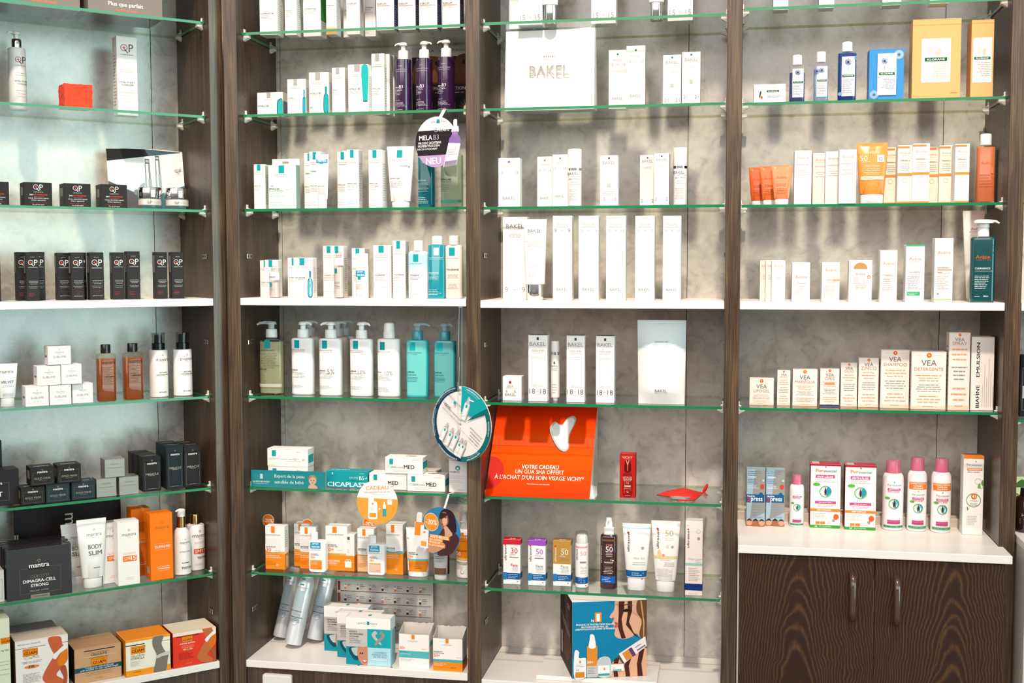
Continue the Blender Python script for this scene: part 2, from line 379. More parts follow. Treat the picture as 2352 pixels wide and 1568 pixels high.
def unit(bay, label):
    o, a = frame(bay); x0, x1 = SPAN[bay]
    if bay in (2, 3): x1 -= 0.0009
    root = empty('shelving_unit', o, a); tag(root, label, 'shelving', 'wall shelving units of dark stained wood')
    if bay == 1: side_panel(root, -T, 0, [-1]); side_panel(root, x0-T, x0, [1])
    else:
        side_panel(root, x0-T, x0, [1] if bay == 2 else [-1, 1])
        if bay == 4: side_panel(root, x1, x1+T, [-1])
    mb = MB(); xs = {1: -0.115, 2: x0+0.012, 3: x1-0.105, 4: x1-0.105}[bay]
    lo = 0.0
    for (p, q) in ((x0, xs-0.0007), (xs+0.0007, x1)):
        mb.box(p, q, DEPTH-0.004, DEPTH+0.012, lo, ZTOP, PLASTER, 0.0004)
    mb.box(x0, x1, DEPTH+0.012, DEPTH+0.016, lo, ZTOP, DARK)
    mb.build('back_panel', root)
    for k, z in SHELF[bay].items():
        if k == 'D' or (k == 'H' and bay != 4):
            mb = MB(); mb.box(x0, x1, 0.0, DEPTH-0.0045, z-WT, z, WHITE, 0.001)
            if bay == 3 and k == 'H':
                mb.add([(x0, 0.232, z+0.0002), (x1, 0.232, z+0.0002), (x1, 0.234, z+0.0002), (x0, 0.234, z+0.0002)], [(0, 1, 2, 3)], mat('#8a7c6c', kind='joint'))
                mb.box(x0+0.012, x0+0.018, 0.262, 0.268, z, z+0.004, CLIP)
            if bay == 2 and k == 'H':
                for px in (0.36, 0.455): mb.box(px, px+0.006, 0.012, 0.014, z, z+0.0012, DARK)
            mb.build('fixed_shelf', root)
    mb = MB(); mb.box(x0, x1, 0.0, DEPTH-0.0045, 2.285, 2.305, WHITE, 0.001); mb.build('fixed_shelf', root)
    if bay != 4:
        mb = MB(); mb.box(x0, x1, 0.006, 0.022, 0.07, SHELF[bay]['H']-WT-0.0005, wood_door_plain, 0.001); mb.build('plinth_panel', root)
    for k, z in SHELF[bay].items():
        if k in 'DH': continue
        for y in (0.055, 0.245):
            support(root, x1, -1, y, z)
            if bay != 1: support(root, x0, 1, y, z)
    pl = {1: [(x1, -1, 1.395), (x1, -1, 1.155)], 2: [(x0, 1, 1.395), (x0, 1, 1.155), (x0, 1, 0.395)], 3: [(x0, 1, 1.395), (x0, 1, 1.155), (x0, 1, 0.395), (x1, -1, 1.395), (x1, -1, 1.155)], 4: []}[bay]
    for (x, s, z) in pl: plate(root, x, s, 0.062, z)
    if bay == 1: plate(root, x1, -1, 0.062, 0.385)
    for k, z in SHELF[bay].items():
        if k in 'DH': continue
        mb = MB(); mb.box(x0+0.0032, x1-0.0032, INS, INS+GD, z-GT, z, GLASS_TOP, 0.0, {'front': GLASS_EDGE, 'left': GLASS_EDGE, 'right': GLASS_EDGE, 'back': GLASS_BACK})
        g = mb.build('glass_shelf', None, o, a)
        tag(g, '%s clear glass shelf with green edge in the %s' % (LEVELNAME[k] if not (bay == 4 and k == 'E') else 'fourth and lowest', BAYNAME[bay]), 'glass shelf', 'clear glass shelves with green edges')
    return root
wood_door_plain = wood_mat('dark_stained_ash', '#2c1d17', '#3a281f', '#55402f', 0.7, 0.45)
unit(1, 'dark wood shelving unit angled inward at the left side')
unit(2, 'dark wood shelving unit second from left, beside the angled one')
unit(3, 'dark wood shelving unit third from left, with the orange poster')
unit(4, 'dark wood shelving unit at right above the two-door cabinet')
# filler where the two runs meet, floor and room wall behind
mb = MB(); mb.add([(-0.0150, 0.040, 0), (0.002, 0.030, 0), (-0.0150, 0.040, ZTOP), (0.002, 0.030, ZTOP)], [(0, 1, 3, 2)], DARK)
mb.box(-0.013, -0.001, 0.034, 0.06, 0, ZTOP, DARK); tag(mb.build('trim_1'), kind='structure')
mb = MB(); mb.box(-2.2, 4.0, -4.2, 0.9, -0.03, 0.0, mat('#8a7c6e', 0.35, kind='floor_tile')); tag(mb.build('floor'), kind='structure')
mb = MB(); mb.box(-0.62, 3.6, 0.33, 0.36, 0, 3.0, mat('#a59c92', 0.8, kind='wall_paint')); tag(mb.build('wall_back'), kind='structure')
# base cabinet under the right bay
def base_cabinet():
    x0, x1 = SPAN[4]; zc = SHELF[4]['H']; yf = -0.10
    root = empty('base_cabinet', ((x0+x1)/2, 0, 0)); tag(root, 'dark wood two-door base cabinet with white countertop at lower right', 'cabinet')
    cx = (x0+x1)/2
    L_, R_ = x0-cx+0.0012, x1-cx-0.0012
    mb = MB(); mb.box(L_, R_+0.012, yf, -0.002, zc-WT, zc, WHITE, 0.0012); mb.box(L_, R_, -0.002, 0.2, zc-WT, zc, WHITE)
    mb.build('countertop', root)
    mb = MB(); mb.box(L_, R_, 0.2, DEPTH-0.006, zc-WT, zc+0.024, mat('#d9cbb8', 0.4, kind='laminate'), 0.001); mb.build('rear_ledge', root)
    mb = MB(); mb.box(L_, R_, yf+0.03, 0.28, 0.0, zc-WT-0.0006, mat('#d8d0c8', 0.5, kind='laminate')); mb.build('carcass', root)
    gx = at(4, 2008, 1350, d=yf+0.01).x - cx
    for k, (a, b) in enumerate(((L_+0.004, gx-0.0014), (gx+0.0014, R_-0.002))):
        mb = MB(); mb.box(a, b, yf+0.010, yf+0.0285, 0.06, zc-WT-0.004, door_wood('cathedral_ash_%s' % 'ab'[k], (a+b)/2 + (-0.012 if k == 0 else 0.03), 0.56 - 0.06*k, k), 0.0008)
        d = mb.build('cabinet_door', root)
        u, v0, v1 = ((1960, 1330, 1424), (2062, 1338, 1434))[k]
        p0 = at(4, u, v0, d=yf-0.02); p1 = at(4, u, v1, d=yf-0.02); hx = p0.x-cx; y = yf+0.0095
        mb = MB()
        pts = [(hx, y, p0.z+0.004), (hx, y-0.018, p0.z), (hx, y-0.0265, p0.z-0.012), (hx, y-0.028, (p0.z+p1.z)/2), (hx, y-0.0265, p1.z+0.012), (hx, y-0.018, p1.z), (hx, y, p1.z-0.004)]
        fine = []
        for i in range(len(pts)-1):
            for q in range(4): fine.append(tuple(pts[i][j] + (pts[i+1][j]-pts[i][j])*q/4 for j in range(3)))
        fine.append(pts[-1])
        mb.tube(fine, 0.0085, mat('#4a3020', 0.16, 0, 0.6, 0.6, 'lacquer'), 14); mb.build('handle', d)
    return root
base_cabinet()
# ---------------------------------------------------------------- printed decoration on a front surface
# coordinates run 0..1 across the item's width and 0..1 up its height
def spline(pts, k=5):
    n = len(pts); out = []
    for i in range(n):
        p0, p1, p2, p3 = pts[i-1], pts[i], pts[(i+1) % n], pts[(i+2) % n]
        for j in range(k):
            t = j/k
            out.append(tuple(0.5*((2*p1[a]) + (-p0[a]+p2[a])*t + (2*p0[a]-5*p1[a]+4*p2[a]-p3[a])*t*t + (-p0[a]+3*p1[a]-3*p2[a]+p3[a])*t**3) for a in (0, 1)))
    return out
def draw(mb, surf, Wd, H, decos, flat=True, clamp=False):
    off = [0.00022]
    step = 0.00005
    def put(pts, faces, col):
        mt = col if not isinstance(col, str) else ink(col)
        if clamp: pts = [(min(1, max(0, p[0])), min(1, max(0.003, p[1]))) for p in pts]
        mb.add([surf((p[0]-0.5)*Wd, p[1]*H, off[0]) for p in pts], faces, mt)
    for d in decos:
        k = d[0]; off[0] += step
        if k == 'r':
            _, x0, y0, x1, y1, c = d[:6]
            nx = 1 if flat else max(1, int(abs(x1-x0)*14)); ny = 1 if flat else max(1, int(abs(y1-y0)*6))
            pts = [(x0+(x1-x0)*i/nx, y0+(y1-y0)*j/ny) for j in range(ny+1) for i in range(nx+1)]
            put(pts, [(j*(nx+1)+i, j*(nx+1)+i+1, (j+1)*(nx+1)+i+1, (j+1)*(nx+1)+i) for j in range(ny) for i in range(nx)], c)
        elif k == 'm':           # rows of type too small to read
            _, x0, y0, x1, y1, n, c = d[:7]; al = d[7] if len(d) > 7 else 'l'
            r = random.Random(int(x0*977+y0*7919+n*31+len(mb.v)))
            h = (y1-y0)/n; pts = []; fs = []
            for i in range(n):
                yb = y1-(i+1)*h+h*0.34; yt = yb+h*0.27; L = (x1-x0)*(0.62+0.38*r.random()); x = x0 if al == 'l' else ((x0+x1)/2-L/2 if al == 'c' else x1-L); xe = x+L
                while x < xe-0.012:
                    w = min((x1-x0)*(0.10+0.22*r.random()), xe-x); q = len(pts)
                    pts += [(x, yb), (x+w, yb), (x+w, yt), (x, yt)]; fs.append((q, q+1, q+2, q+3)); x += w+(x1-x0)*0.035
            if pts: put(pts, fs, fine_ink(c) if isinstance(c, str) else c)
        elif k == 't':
            _, s, xc, yc, w, c = d[:6]; o = d[6] if len(d) > 6 else ''
            hs = d[7] if len(d) > 7 else None
            vs, fs, x0, x1, y0, y1 = text_geo(s, 0.014 if 'b' in o else (-0.004 if 'n' in o else 0.0))
            gw, gh = max(x1-x0, 1e-3), max(y1-y0, 1e-3)
            if 'v' in o or 'd' in o:
                Lm = w*H; sx = Lm/gw; sy = (hs*Wd/gh) if hs else sx; out = []
                for (x, y) in vs:
                    a = (x-x0)*sx-Lm/2; b = (y-(y0+y1)/2)*sy
                    X, Y = (-b, a) if 'v' in o else (b, -a)
                    out.append((xc+X/Wd, yc+Y/H))
            else:
                Lm = w*Wd; sx = Lm/gw; sy = (hs*H/gh) if hs else sx; ang = d[8] if len(d) > 8 else 0; out = []
                ca, sa = math.cos(ang), math.sin(ang)
                for (x, y) in vs:
                    a = (x-x0)*sx - (0 if 'l' in o else (Lm if 'r' in o else Lm/2)); b = (y-(y0+y1)/2)*sy
                    out.append((xc+(a*ca-b*sa)/Wd, yc+(a*sa+b*ca)/H))
            nc = 4 if 'b' in o and len(vs) > 4 else 1; q = len(out)//nc; g = len(fs)//nc
            for i in range(nc):
                put(out[i*q:(i+1)*q], [tuple(j-i*q for j in f) for f in fs[i*g:(i+1)*g]], c); off[0] += 0.000012
        elif k == 'c':
            _, x, y, r, c = d[:5]; n = 20
            put([(x+r*math.cos(2*math.pi*i/n), y+r*Wd/H*math.sin(2*math.pi*i/n)) for i in range(n)], [tuple(range(n))], c)
        elif k == 'o':           # ring: x, y, radius, stroke
            _, x, y, r, w, c = d[:6]; n = 28
            pts = [(x+q*math.cos(2*math.pi*i/n), y+q*Wd/H*math.sin(2*math.pi*i/n)) for q in (r, r-w) for i in range(n)]
            put(pts, [(n+i, i, (i+1) % n, n+(i+1) % n) for i in range(n)], c)
        elif k == 'p': put(d[1], [tuple(range(len(d[1])))], d[2])
        elif k == 's':
            q = spline(d[1]); put(q, [tuple(range(len(q)))], d[2])
        elif k == 'f':           # outlined frame x0 y0 x1 y1 stroke(fraction of width)
            _, x0, y0, x1, y1, w, c = d; h = w*Wd/H
            for a in ((x0, y0, x1, y0+h), (x0, y1-h, x1, y1), (x0, y0, x0+w, y1), (x1-w, y0, x1, y1)):
                put([(a[0], a[1]), (a[2], a[1]), (a[2], a[3]), (a[0], a[3])], [(0, 1, 2, 3)], c)
        elif k == 'arc':         # text along a circle: text, xc, yc, radius, centre angle(deg, 90=top), span(deg), colour, opts, letter height fraction of width
            _, s, xc, yc, R, a0, sp, c, o, lh = d
            vs, fs, x0, x1, y0, y1 = text_geo(s, 0.012 if 'b' in o else 0); out = []
            inward = 'i' in o
            for (x, y) in vs:
                t = (x-x0)/(x1-x0)-0.5; ang = math.radians(a0 + (t*sp if inward else -t*sp)); rr = R + ((y1-y)/(y1-y0)*lh-lh if inward else (y-y0)/(y1-y0)*lh)
                out.append((xc+rr*math.cos(ang), yc+rr*Wd/H*math.sin(ang)))
            nc = 4 if 'b' in o and len(vs) > 4 else 1; q = len(out)//nc; g = len(fs)//nc
            for i in range(nc):
                put(out[i*q:(i+1)*q], [tuple(j-i*q for j in f) for f in fs[i*g:(i+1)*g]], c); off[0] += 0.000012

def circ(x, y, r, asp, n=24): return [(x+r*math.cos(2*math.pi*i/n), y+r*asp*math.sin(2*math.pi*i/n)) for i in range(n)]
# ---------------------------------------------------------------- placing
_view = [0, 0, 1.0]
def view(ox, oy, s): _view[:] = [ox, oy, s]
def U(x): return _view[0]+x/_view[2]
def V(y): return _view[1]+y/_view[2]
class Spot: pass
def spot(bay, sh, uL, uR, vT, vb=None, d=None, on=None, rnd_=0.0, base_v=None):
    s = Spot(); s.bay = bay; z0 = on if on is not None else SHELF[bay][sh]
    um = (U(uL)+U(uR))/2
    if d is None:
        d = at(bay, um, V(vb), z=z0).y
        lo = -0.09 if (bay == 4 and sh == 'H') else (INS+0.002 if sh in 'ABCEFG' else 0.004)
        d = min(max(d, lo), 0.24)
    vm = (V(vT)+(V(vb) if vb is not None else V(vT)+60))/2
    dd = d
    w = 0.03
    for _ in range(4 if rnd_ else 1):
        dd = d + (w/2*rnd_ if rnd_ else 0)
        a, b = at(bay, U(uL), vm, d=dd).x, at(bay, U(uR), vm, d=dd).x; w = b-a
    s.x, s.w = (a+b)/2, w; s.d = d; s.z = z0+0.0003
    s.h = at(bay, um, V(vT), d=dd).z - s.z; s.ztop = s.z+s.h+0.0003
    return s
def fin(o, name, label, cat, group):
    return tag(o, label, cat, group)
def item_loc(s, dep): return to_world(s.bay, (s.x, s.d+dep/2, s.z))
def lighten(c, f):
    c = c.lstrip('#'); v = [int(c[i:i+2], 16) for i in (0, 2, 4)]
    return '#%02x%02x%02x' % tuple(max(0, min(255, int(q*f))) for q in v)
WC = '#f3efea'; TXT = '#9a938c'; GREY = '#8b857f'
def carton(s, dep, col, decos, label, group=None, cat='box', name='product_box', side=None, topd=None, topc=None, turn=0.0, sidem='#a8a29c', seam=True, tilt=0.0):
    """folding carton standing upright"""
    mb = MB(); w, h = s.w, s.h; body = card(col)
    mats = {}
    if topc: mats['top'] = card(topc)
    mb.box(-w/2, w/2, -dep/2, dep/2, 0, h, body, min(0.0008, w*0.03), mats)
    draw(mb, lambda x, z, o: (x, -dep/2-o, z), w, h, decos, True, True)
    if side is None: side = [('m', 0.2, 0.12, 0.8, 0.78, 16 if h > 0.08 else 8, sidem)]
    draw(mb, lambda x, z, o: (w/2+o, x, z), dep, h, side, True, True)
    draw(mb, lambda x, z, o: (-w/2-o, -x, z), dep, h, side, True, True)
    if seam:   # tuck flap line along the top edge
        for sy in (-1, 1):
            mb.add([(-w/2+0.0012, sy*(dep/2+0.00012), h-0.0017), (w/2-0.0012, sy*(dep/2+0.00012), h-0.0017), (w/2-0.0012, sy*(dep/2+0.00012), h-0.0013), (-w/2+0.0012, sy*(dep/2+0.00012), h-0.0013)], [(0, 1, 2, 3) if sy < 0 else (3, 2, 1, 0)], ink(lighten(col, 0.72)))
    if topd: draw(mb, lambda x, z, o: (x, z-dep/2, h+o), w, dep, topd)
    if tilt: mb.xform(Matrix.Rotation(tilt, 4, 'X'))
    o = mb.build(name, None, item_loc(s, dep), frame(s.bay)[1]+turn)
    fin(o, name, label, cat, group); s.obj = o; s.dep = dep
    return s
def interp_secs(secs):
    def f(z):
        if z <= secs[0][0]: return secs[0][1], secs[0][2]
        for a, b in zip(secs, secs[1:]):
            if z <= b[0]:
                t = (z-a[0])/max(b[0]-a[0], 1e-9); return a[1]+(b[1]-a[1])*t, a[2]+(b[2]-a[2])*t
        return secs[-1][1], secs[-1][2]
    return f
def surf_of(secs, n=2.0):
    f = interp_secs(secs)
    def g(x, z, o):
        rx, ry = f(z); t = min(abs(x)/max(rx, 1e-6), 0.985)
        return (x if abs(x) < rx else math.copysign(rx*0.985, x), -ry*(1-t**n)**(1/n)-o*1.6, z)
    return g
def vessel(s, parts, decos, label, cat, name, group=None, ar=1.0, n=2.0, turn=0.0, lean=None, decal_on=0, dkw=None):
    """parts: (part name, [(z frac, r frac)...], material, options). r frac of the full width/2; ar = depth/width"""
    w, h = s.w, s.h; dep = w*ar
    root = empty(name, item_loc(s, dep), frame(s.bay)[1]+turn)
    made = {}
    for i, p in enumerate(parts):
        pn, sec, mt = p[:3]; op = p[3] if len(p) > 3 else {}
        pn_ = op.get('n', n); a = op.get('ar', ar if op.get('flat') is None else op['flat'])
        secs = [(z*h, r*w/2, r*w/2*(q[2] if len(q) > 2 else a)) for q in sec for z, r in [q[:2]]]
        mb = MB(); mb.loft([(*q, pn_) for q in secs], mt, op.get('seg', 32), op.get('dx', 0)*w, op.get('dy', 0)*w)
        if i == decal_on and decos: draw(mb, surf_of(secs, pn_), w, h, decos, False)
        for ex in op.get('extra', []): ex(mb, w, h)
        o = mb.build(pn, made.get(op.get('under')) or root)
        if 'label' in op: o['label'] = op['label']
        made[pn] = o
    if lean: root.rotation_euler = (lean[0], lean[1], frame(s.bay)[1]+turn)
    fin(root, name, label, cat, group); s.obj = root; s.dep = dep
    return s
# ---- typical containers, all sizes as fractions of the whole height / width
def nozzle(mt, z, side, reach=0.55, drop=0.02, r=0.016):
    """pump actuator with its spout; side -1 left, 1 right, 0 toward the viewer"""
    def f(mb, w, h):
        dx, dy = (side, -0.25) if side else (0.1, -1)
        R = w*reach
        mb.tube([(0, 0, h*(z-0.006)), (dx*R*0.45, dy*R*0.45, h*(z-0.004)), (dx*R*0.8, dy*R*0.8, h*(z-0.010)), (dx*R, dy*R, h*(z-drop-0.012))], [w*0.075, w*0.07, w*0.055, w*0.04], mt, 10)
    return f
def pump_bottle(s, col, capc, decos, label, hb=0.78, side=-1, ar=0.62, group=None, n=2.6, collar=None, ck=None, cat='bottle', bodymat=None, cw=0.42, reach=0.6, shoulder=0.02, name='pump_bottle', liquid=None, headmat=None, turn=0.0, diptube=False, headw=0.2):
    bm = bodymat or plastic(col); cm = plastic(capc); km = collar or cm; hm = headmat or cm
    e = 0.012
    body = [(0, 0.90), (0.006, 0.97), (0.02, 1), (hb-shoulder-0.02, 1), (hb-shoulder, 0.985), (hb-0.006, 0.9), (hb, cw*0.9)]
    c0, c1 = hb+0.0015, hb+(1-hb)*0.52
    parts = [('bottle_body', body, bm, {'n': n, 'label': ck} if ck else {'n': n}),
             ('pump_collar', [(c0-0.001, cw), (c0+e, cw), (c1-e, cw*0.97), (c1, cw*0.86)], km, {'ar': 1.0, 'n': 2}),
             ('pump_head', [(c1+0.0005, headw), (0.955, headw), (0.957, headw*1.65), (0.985, headw*1.6), (1.0, headw*1.1)], hm, {'ar': 1.0, 'n': 2, 'extra': [nozzle(hm, 0.985, side, reach)]})]
    if liquid: parts.append(('liquid', [(0.012, 0.9), (0.03, 0.955), (liquid[1], 0.955), (liquid[1]+0.003, 0.94)], liquid[0], {'n': n}))
    if diptube: parts.append(('dip_tube', [(0.05, 0.05), (hb, 0.05)], clear('#e8ece8', 0.1), {'ar': 1.0, 'dx': 0.03}))
    return vessel(s, parts, decos, label, cat, name, group, ar, n, turn)
def cap_bottle(s, col, capc, decos, label, hb=0.8, cw=0.55, ar=0.7, n=2.4, group=None, bodymat=None, capmat=None, shoulder=0.05, neck=None, cat='bottle', name='bottle', liquid=None, capar=None, capn=2, dome=False, capprof=None):
    bm = bodymat or plastic(col); cm = capmat or plastic(capc)
    body = [(0, 0.9), (0.006, 0.97), (0.02, 1), (hb-shoulder, 1), (hb-shoulder*0.45, 0.93), (hb-shoulder*0.12, 0.75), (hb, cw*0.92)]
    g = 0.003
    cap = capprof or ([(hb+g, cw), (1-0.02, cw*0.985), (1-0.006, cw*0.94), (1, cw*0.8)] if not dome else [(hb+g, cw), (1-(1-hb)*0.5, cw*0.97), (1-(1-hb)*0.2, cw*0.85), (1-0.01, cw*0.55), (1, cw*0.25)])
    parts = [('bottle_body', body, bm, {'n': n}), ('cap', cap, cm, {'ar': capar or (1.0 if capn == 2 else ar), 'n': capn})]
    if capar is None and capn == 2: parts[1][3]['ar'] = min(1.0, ar/cw) if ar/cw < 1 else 1.0
    if liquid: parts.append(('liquid', [(0.012, 0.9), (0.03, 0.955), (liquid[1], 0.955), (liquid[1]+0.003, 0.94)], liquid[0], {'n': n}))
    return vessel(s, parts, decos, label, cat, name, group, ar, n)
def squeeze_tube(s, col, capc, decos, label, hc=0.16, wb=0.74, wc=0.66, group=None, bodymat=None, capmat=None, cat='tube', name='squeeze_tube', capround=False, turn=0.0, lean=None, ar=0.5):
    """crimped flat end up, standing on its cap"""
    bm = bodymat or plastic(col); cm = capmat or plastic(capc)
    body = [(hc, wc*0.96, ar*1.25), (hc+0.01, wb, ar*1.12), (hc+(1-hc)*0.3, wb+(1-wb)*0.34, ar*0.86), (hc+(1-hc)*0.6, wb+(1-wb)*0.66, ar*0.52), (0.94, 0.985, 0.085), (0.95, 1.0, 0.035), (1.0, 1.0, 0.03)]
    cap = [(0, wc*0.94), (0.008, wc), (hc*0.75, wc*1.02), (hc-0.002, wc)]
    parts = [('tube_body', body, bm, {'n': 2.2, 'seg': 36}), ('cap', cap, cm, {'ar': ar*1.25, 'n': 2.2})]
    return vessel(s, parts, decos, label, cat, name, group, ar*1.2, 2.2, turn, lean)
def airless(s, decos, label, hb=0.62, ring=True, col=WC, name='airless_bottle', group=None):
    parts = [('bottle_body', [(0, 0.93), (0.006, 0.98), (0.015, 1), (hb, 1)], plastic(col)), ('ring', [(hb+0.0004, 0.985), (hb+0.045, 0.985)], CHROME, {'label': 'chrome ring'}),
             ('cap', [(hb+0.0455, 1), (0.985, 1), (0.997, 0.96), (1, 0.85)], plastic(col))]
    return vessel(s, parts, decos, label, 'bottle', name, group)
# ---- print motifs
TEAL = '#0d9da0'
def logo(y1=1.0, y0=0.88, x=0.5, rw=0.22, ty=None, tw=0.8, c=TEAL, tc=TXT, bt='LA ROCHE-POSAY', m=True):
    ty = (y0-0.05) if ty is None else ty
    q = [('r', x-rw/2, y0, x+rw/2, y1, c), ('t', bt, x, ty, tw, tc)]
    if m: q.append(('m', x-tw*0.45, ty-0.045, x+tw*0.45, ty-0.02, 1, tc, 'c'))
    return q
def baby_face(x, y, r, asp):
    sk = '#e3b497'
    return [('s', [(x-r, y-r*asp*1.9), (x-r*0.6, y-r*asp*1.05), (x+r*0.5, y-r*asp*1.05), (x+r*1.2, y-r*asp*1.9)], sk), ('s', circ(x, y, r*0.92, asp*1.15, 12), sk),
            ('s', [(x-r*0.95, y+r*asp*0.1), (x-r*0.7, y+r*asp*0.95), (x, y+r*asp*1.2), (x+r*0.8, y+r*asp*0.9), (x+r*0.9, y+r*asp*0.3), (x+r*0.1, y+r*asp*0.75)], '#b98a68'),
            ('c', x-r*0.35, y-r*asp*0.05, r*0.12, '#3a2a25'), ('c', x+r*0.3, y-r*asp*0.05, r*0.12, '#3a2a25'), ('c', x-r*0.02, y-r*asp*0.35, r*0.09, '#cf967a'), ('c', x, y-r*asp*0.62, r*0.16, '#b5605a')]
def microl(x0, x1, ys, c, h=0.02, al='l'): return [('m', x0, y-h/2, x1, y+h/2, 1, c, al) for y in ys]
# ================================================================ angled left bay
QPR = '#e2452c'
def qp(x, y, w, c, r, asp, thin=True):
    """the monogram with a small red cross in its bowl; asp = item width/height"""
    k = w
    return [('o', x-k*0.22, y, k*0.27, k*0.045, c), ('p', [(x-k*0.20, y-k*0.14*asp), (x-k*0.14, y-k*0.10*asp), (x+k*0.12, y-k*0.40*asp), (x+k*0.05, y-k*0.42*asp)], c),
            ('t', 'P', x+k*0.33, y-0.02*asp*k, k*0.36, c, 'n', k*0.62*asp), ('r', x-k*0.34, y-k*0.03*asp, x-k*0.10, y+k*0.03*asp, r), ('r', x-k*0.25, y-k*0.12*asp, x-k*0.19, y+k*0.12*asp, r),
            ('t', 'COSMECEUTICALS', x, y-k*0.55*asp, k*1.0, c)]
def mantra(x, y, w, c, em=True, b='', asp=1.0):
    q = [('t', 'mantra', x, y, w, c, b)]
    if em: q += [('o', x, y+w*0.33*asp, w*0.075, w*0.02, c), ('m', x-w*0.15, y-w*0.22*asp, x+w*0.15, y-w*0.16*asp, 1, c, 'c')]
    return q
view(0, 0, 3.92)
G1 = 'display boxes on the topmost shelf of the left bay'
a = spot(1, 'A', -430, 712, -420, d=0.08)
carton(a, 0.12, '#857b73', [('t', 'SWISS BRAND', 0.71, 0.12, 0.2, '#f07b55')], 'grey-brown display box cut off at the upper left corner', G1, side=[], name='display_box')
a = spot(1, 'A', 785, 1455, -420, d=0.08)
carton(a, 0.13, '#857b73', [('t', 'Plus que parfait', 0.5, 0.175, 0.47, '#f7f1ea', 'b'), ('t', 'SWISS BRAND', 0.51, 0.085, 0.3, '#f07b55')], 'grey-brown display box with white and orange lettering, top of left bay', G1, side=[], name='display_box', topc='#5a5049')
s = spot(1, 'B', 72, 236, 283, vb=985, rnd_=1.0)
asp = s.w/s.h
pump_bottle(s, '#efe9e4', '#efe9e4', qp(0.62, 0.63, 0.62, '#7a4e48', QPR, asp) + microl(0.3, 0.98, (0.46, 0.435, 0.24, 0.2, 0.165), '#c9776a', 0.014, 'c') + [('t', 'HYAL-PURIFY', 0.68, 0.36, 0.8, '#5d5754'), ('t', 'CLEANSER', 0.7, 0.325, 0.6, '#5d5754')],
            'white pump bottle with chrome collar at left edge, second shelf', hb=0.79, ar=0.98, n=2.0, side=-1, cw=0.56, collar=CHROME, reach=0.55, headw=0.30)
s = spot(1, 'B', 582, 835, 757, d=0.045, vb=980)
def candle():
    mb = MB(); w = s.w; h = s.h; r = random.Random(3); n = 9
    def P(i, j, k):
        x, y, z = (i/n-0.5)*w, (j/n)*w, k/n*h
        q = 0.0011
        return (x+r.uniform(-q, q), y+r.uniform(-q, q), max(0, z+r.uniform(-q, q)))
    cache = {}
    def G(i, j, k):
        if (i, j, k) not in cache: cache[(i, j, k)] = P(i, j, k)
        return cache[(i, j, k)]
    mt, N, L, p = nodes_of('orange_wax'); p.inputs['Base Color'].default_value = (*lin('#ee3600'), 1); p.inputs['Roughness'].default_value = 0.42; p.inputs['Specular IOR Level'].default_value = 0.3
    nz = N.new('ShaderNodeTexNoise'); nz.inputs['Scale'].default_value = 90; nz.inputs['Detail'].default_value = 5
    tc = N.new('ShaderNodeTexCoord'); L.new(tc.outputs['Object'], nz.inputs[0]); b = N.new('ShaderNodeBump'); b.inputs['Distance'].default_value = 0.002; b.inputs['Strength'].default_value = 0.6
    L.new(nz.outputs[0], b.inputs['Height']); L.new(b.outputs[0], p.inputs['Normal'])
    for i in range(n):
        for j in range(n):
            for f in ([(i, 0, j), (i+1, 0, j), (i+1, 0, j+1), (i, 0, j+1)], [(i, n, j), (i, n, j+1), (i+1, n, j+1), (i+1, n, j)],
                      [(0, i, j), (0, i, j+1), (0, i+1, j+1), (0, i+1, j)], [(n, i, j), (n, i+1, j), (n, i+1, j+1), (n, i, j+1)],
                      [(i, j, n), (i+1, j, n), (i+1, j+1, n), (i, j+1, n)], [(i, j, 0), (i, j+1, 0), (i+1, j+1, 0), (i+1, j, 0)]):
                mb.add([G(*q) for q in f], [(0, 1, 2, 3)], mt, True)
    o = mb.build('wax_cube', None, to_world(1, (s.x, s.d, s.z)), PHI)
    o.data.set_sharp_from_angle(angle=math.radians(50))
    tag(o, 'rough orange-red wax cube on the second shelf at left', 'block')
candle()
s = spot(1, 'B', 1054, 1238, 328, vb=1040)
asp = s.w/s.h
carton(s, 0.045, WC, qp(0.5, 0.855, 0.62, '#7a3f38', QPR, asp) + microl(0.12, 0.88, (0.575, 0.55, 0.29, 0.25, 0.21, 0.17, 0.1), '#d08a7c', 0.012, 'c') + [('t', 'HYAL-PURIFY', 0.5, 0.42, 0.76, '#5d5754'), ('t', 'CLEANSER', 0.5, 0.387, 0.6, '#5d5754')],
       'tall slim white box with red cross monogram, second shelf left bay')
# third shelf: black cream boxes, display card, two jars
view(0, 380, 3.92)
G2 = 'black cream boxes on the third shelf of the left bay'
def qp_cream(s, lab):
    asp = s.w/s.h
    return carton(s, 0.055, '#2a2627', qp(0.5, 0.8, 0.34, '#f2ede8', QPR, asp) + [('t', '24H', 0.25, 0.47, 0.13, '#f2ede8', 'b'), ('t', 'ACTIVEREPAIR', 0.58, 0.47, 0.5, QPR, 'b'), ('r', 0.35, 0.385, 0.7, 0.39, '#e8e2dd'),
                  ('t', 'TOTAL SOLUTION CREAM', 0.5, 0.32, 0.72, '#f2ede8'), ('t', 'Crème réparatrice', 0.5, 0.235, 0.5, '#f2ede8')] + microl(0.1, 0.9, (0.13,), '#c8402c', 0.05, 'c') + [('t', 'For all skin types', 0.5, 0.05, 0.42, '#f2ede8')], lab, G2,
                  side=[('m', 0.15, 0.1, 0.6, 0.85, 9, '#8b857f'), ('r', 0.25, 0.45, 0.75, 0.8, '#a9a49e')])
qp_cream(spot(1, 'C', -172, 82, 143, d=0.045), 'black cream box cut off by the left edge, third shelf')
qp_cream(spot(1, 'C', 217, 470, 152, d=0.045), 'first whole black cream box from left, third shelf')
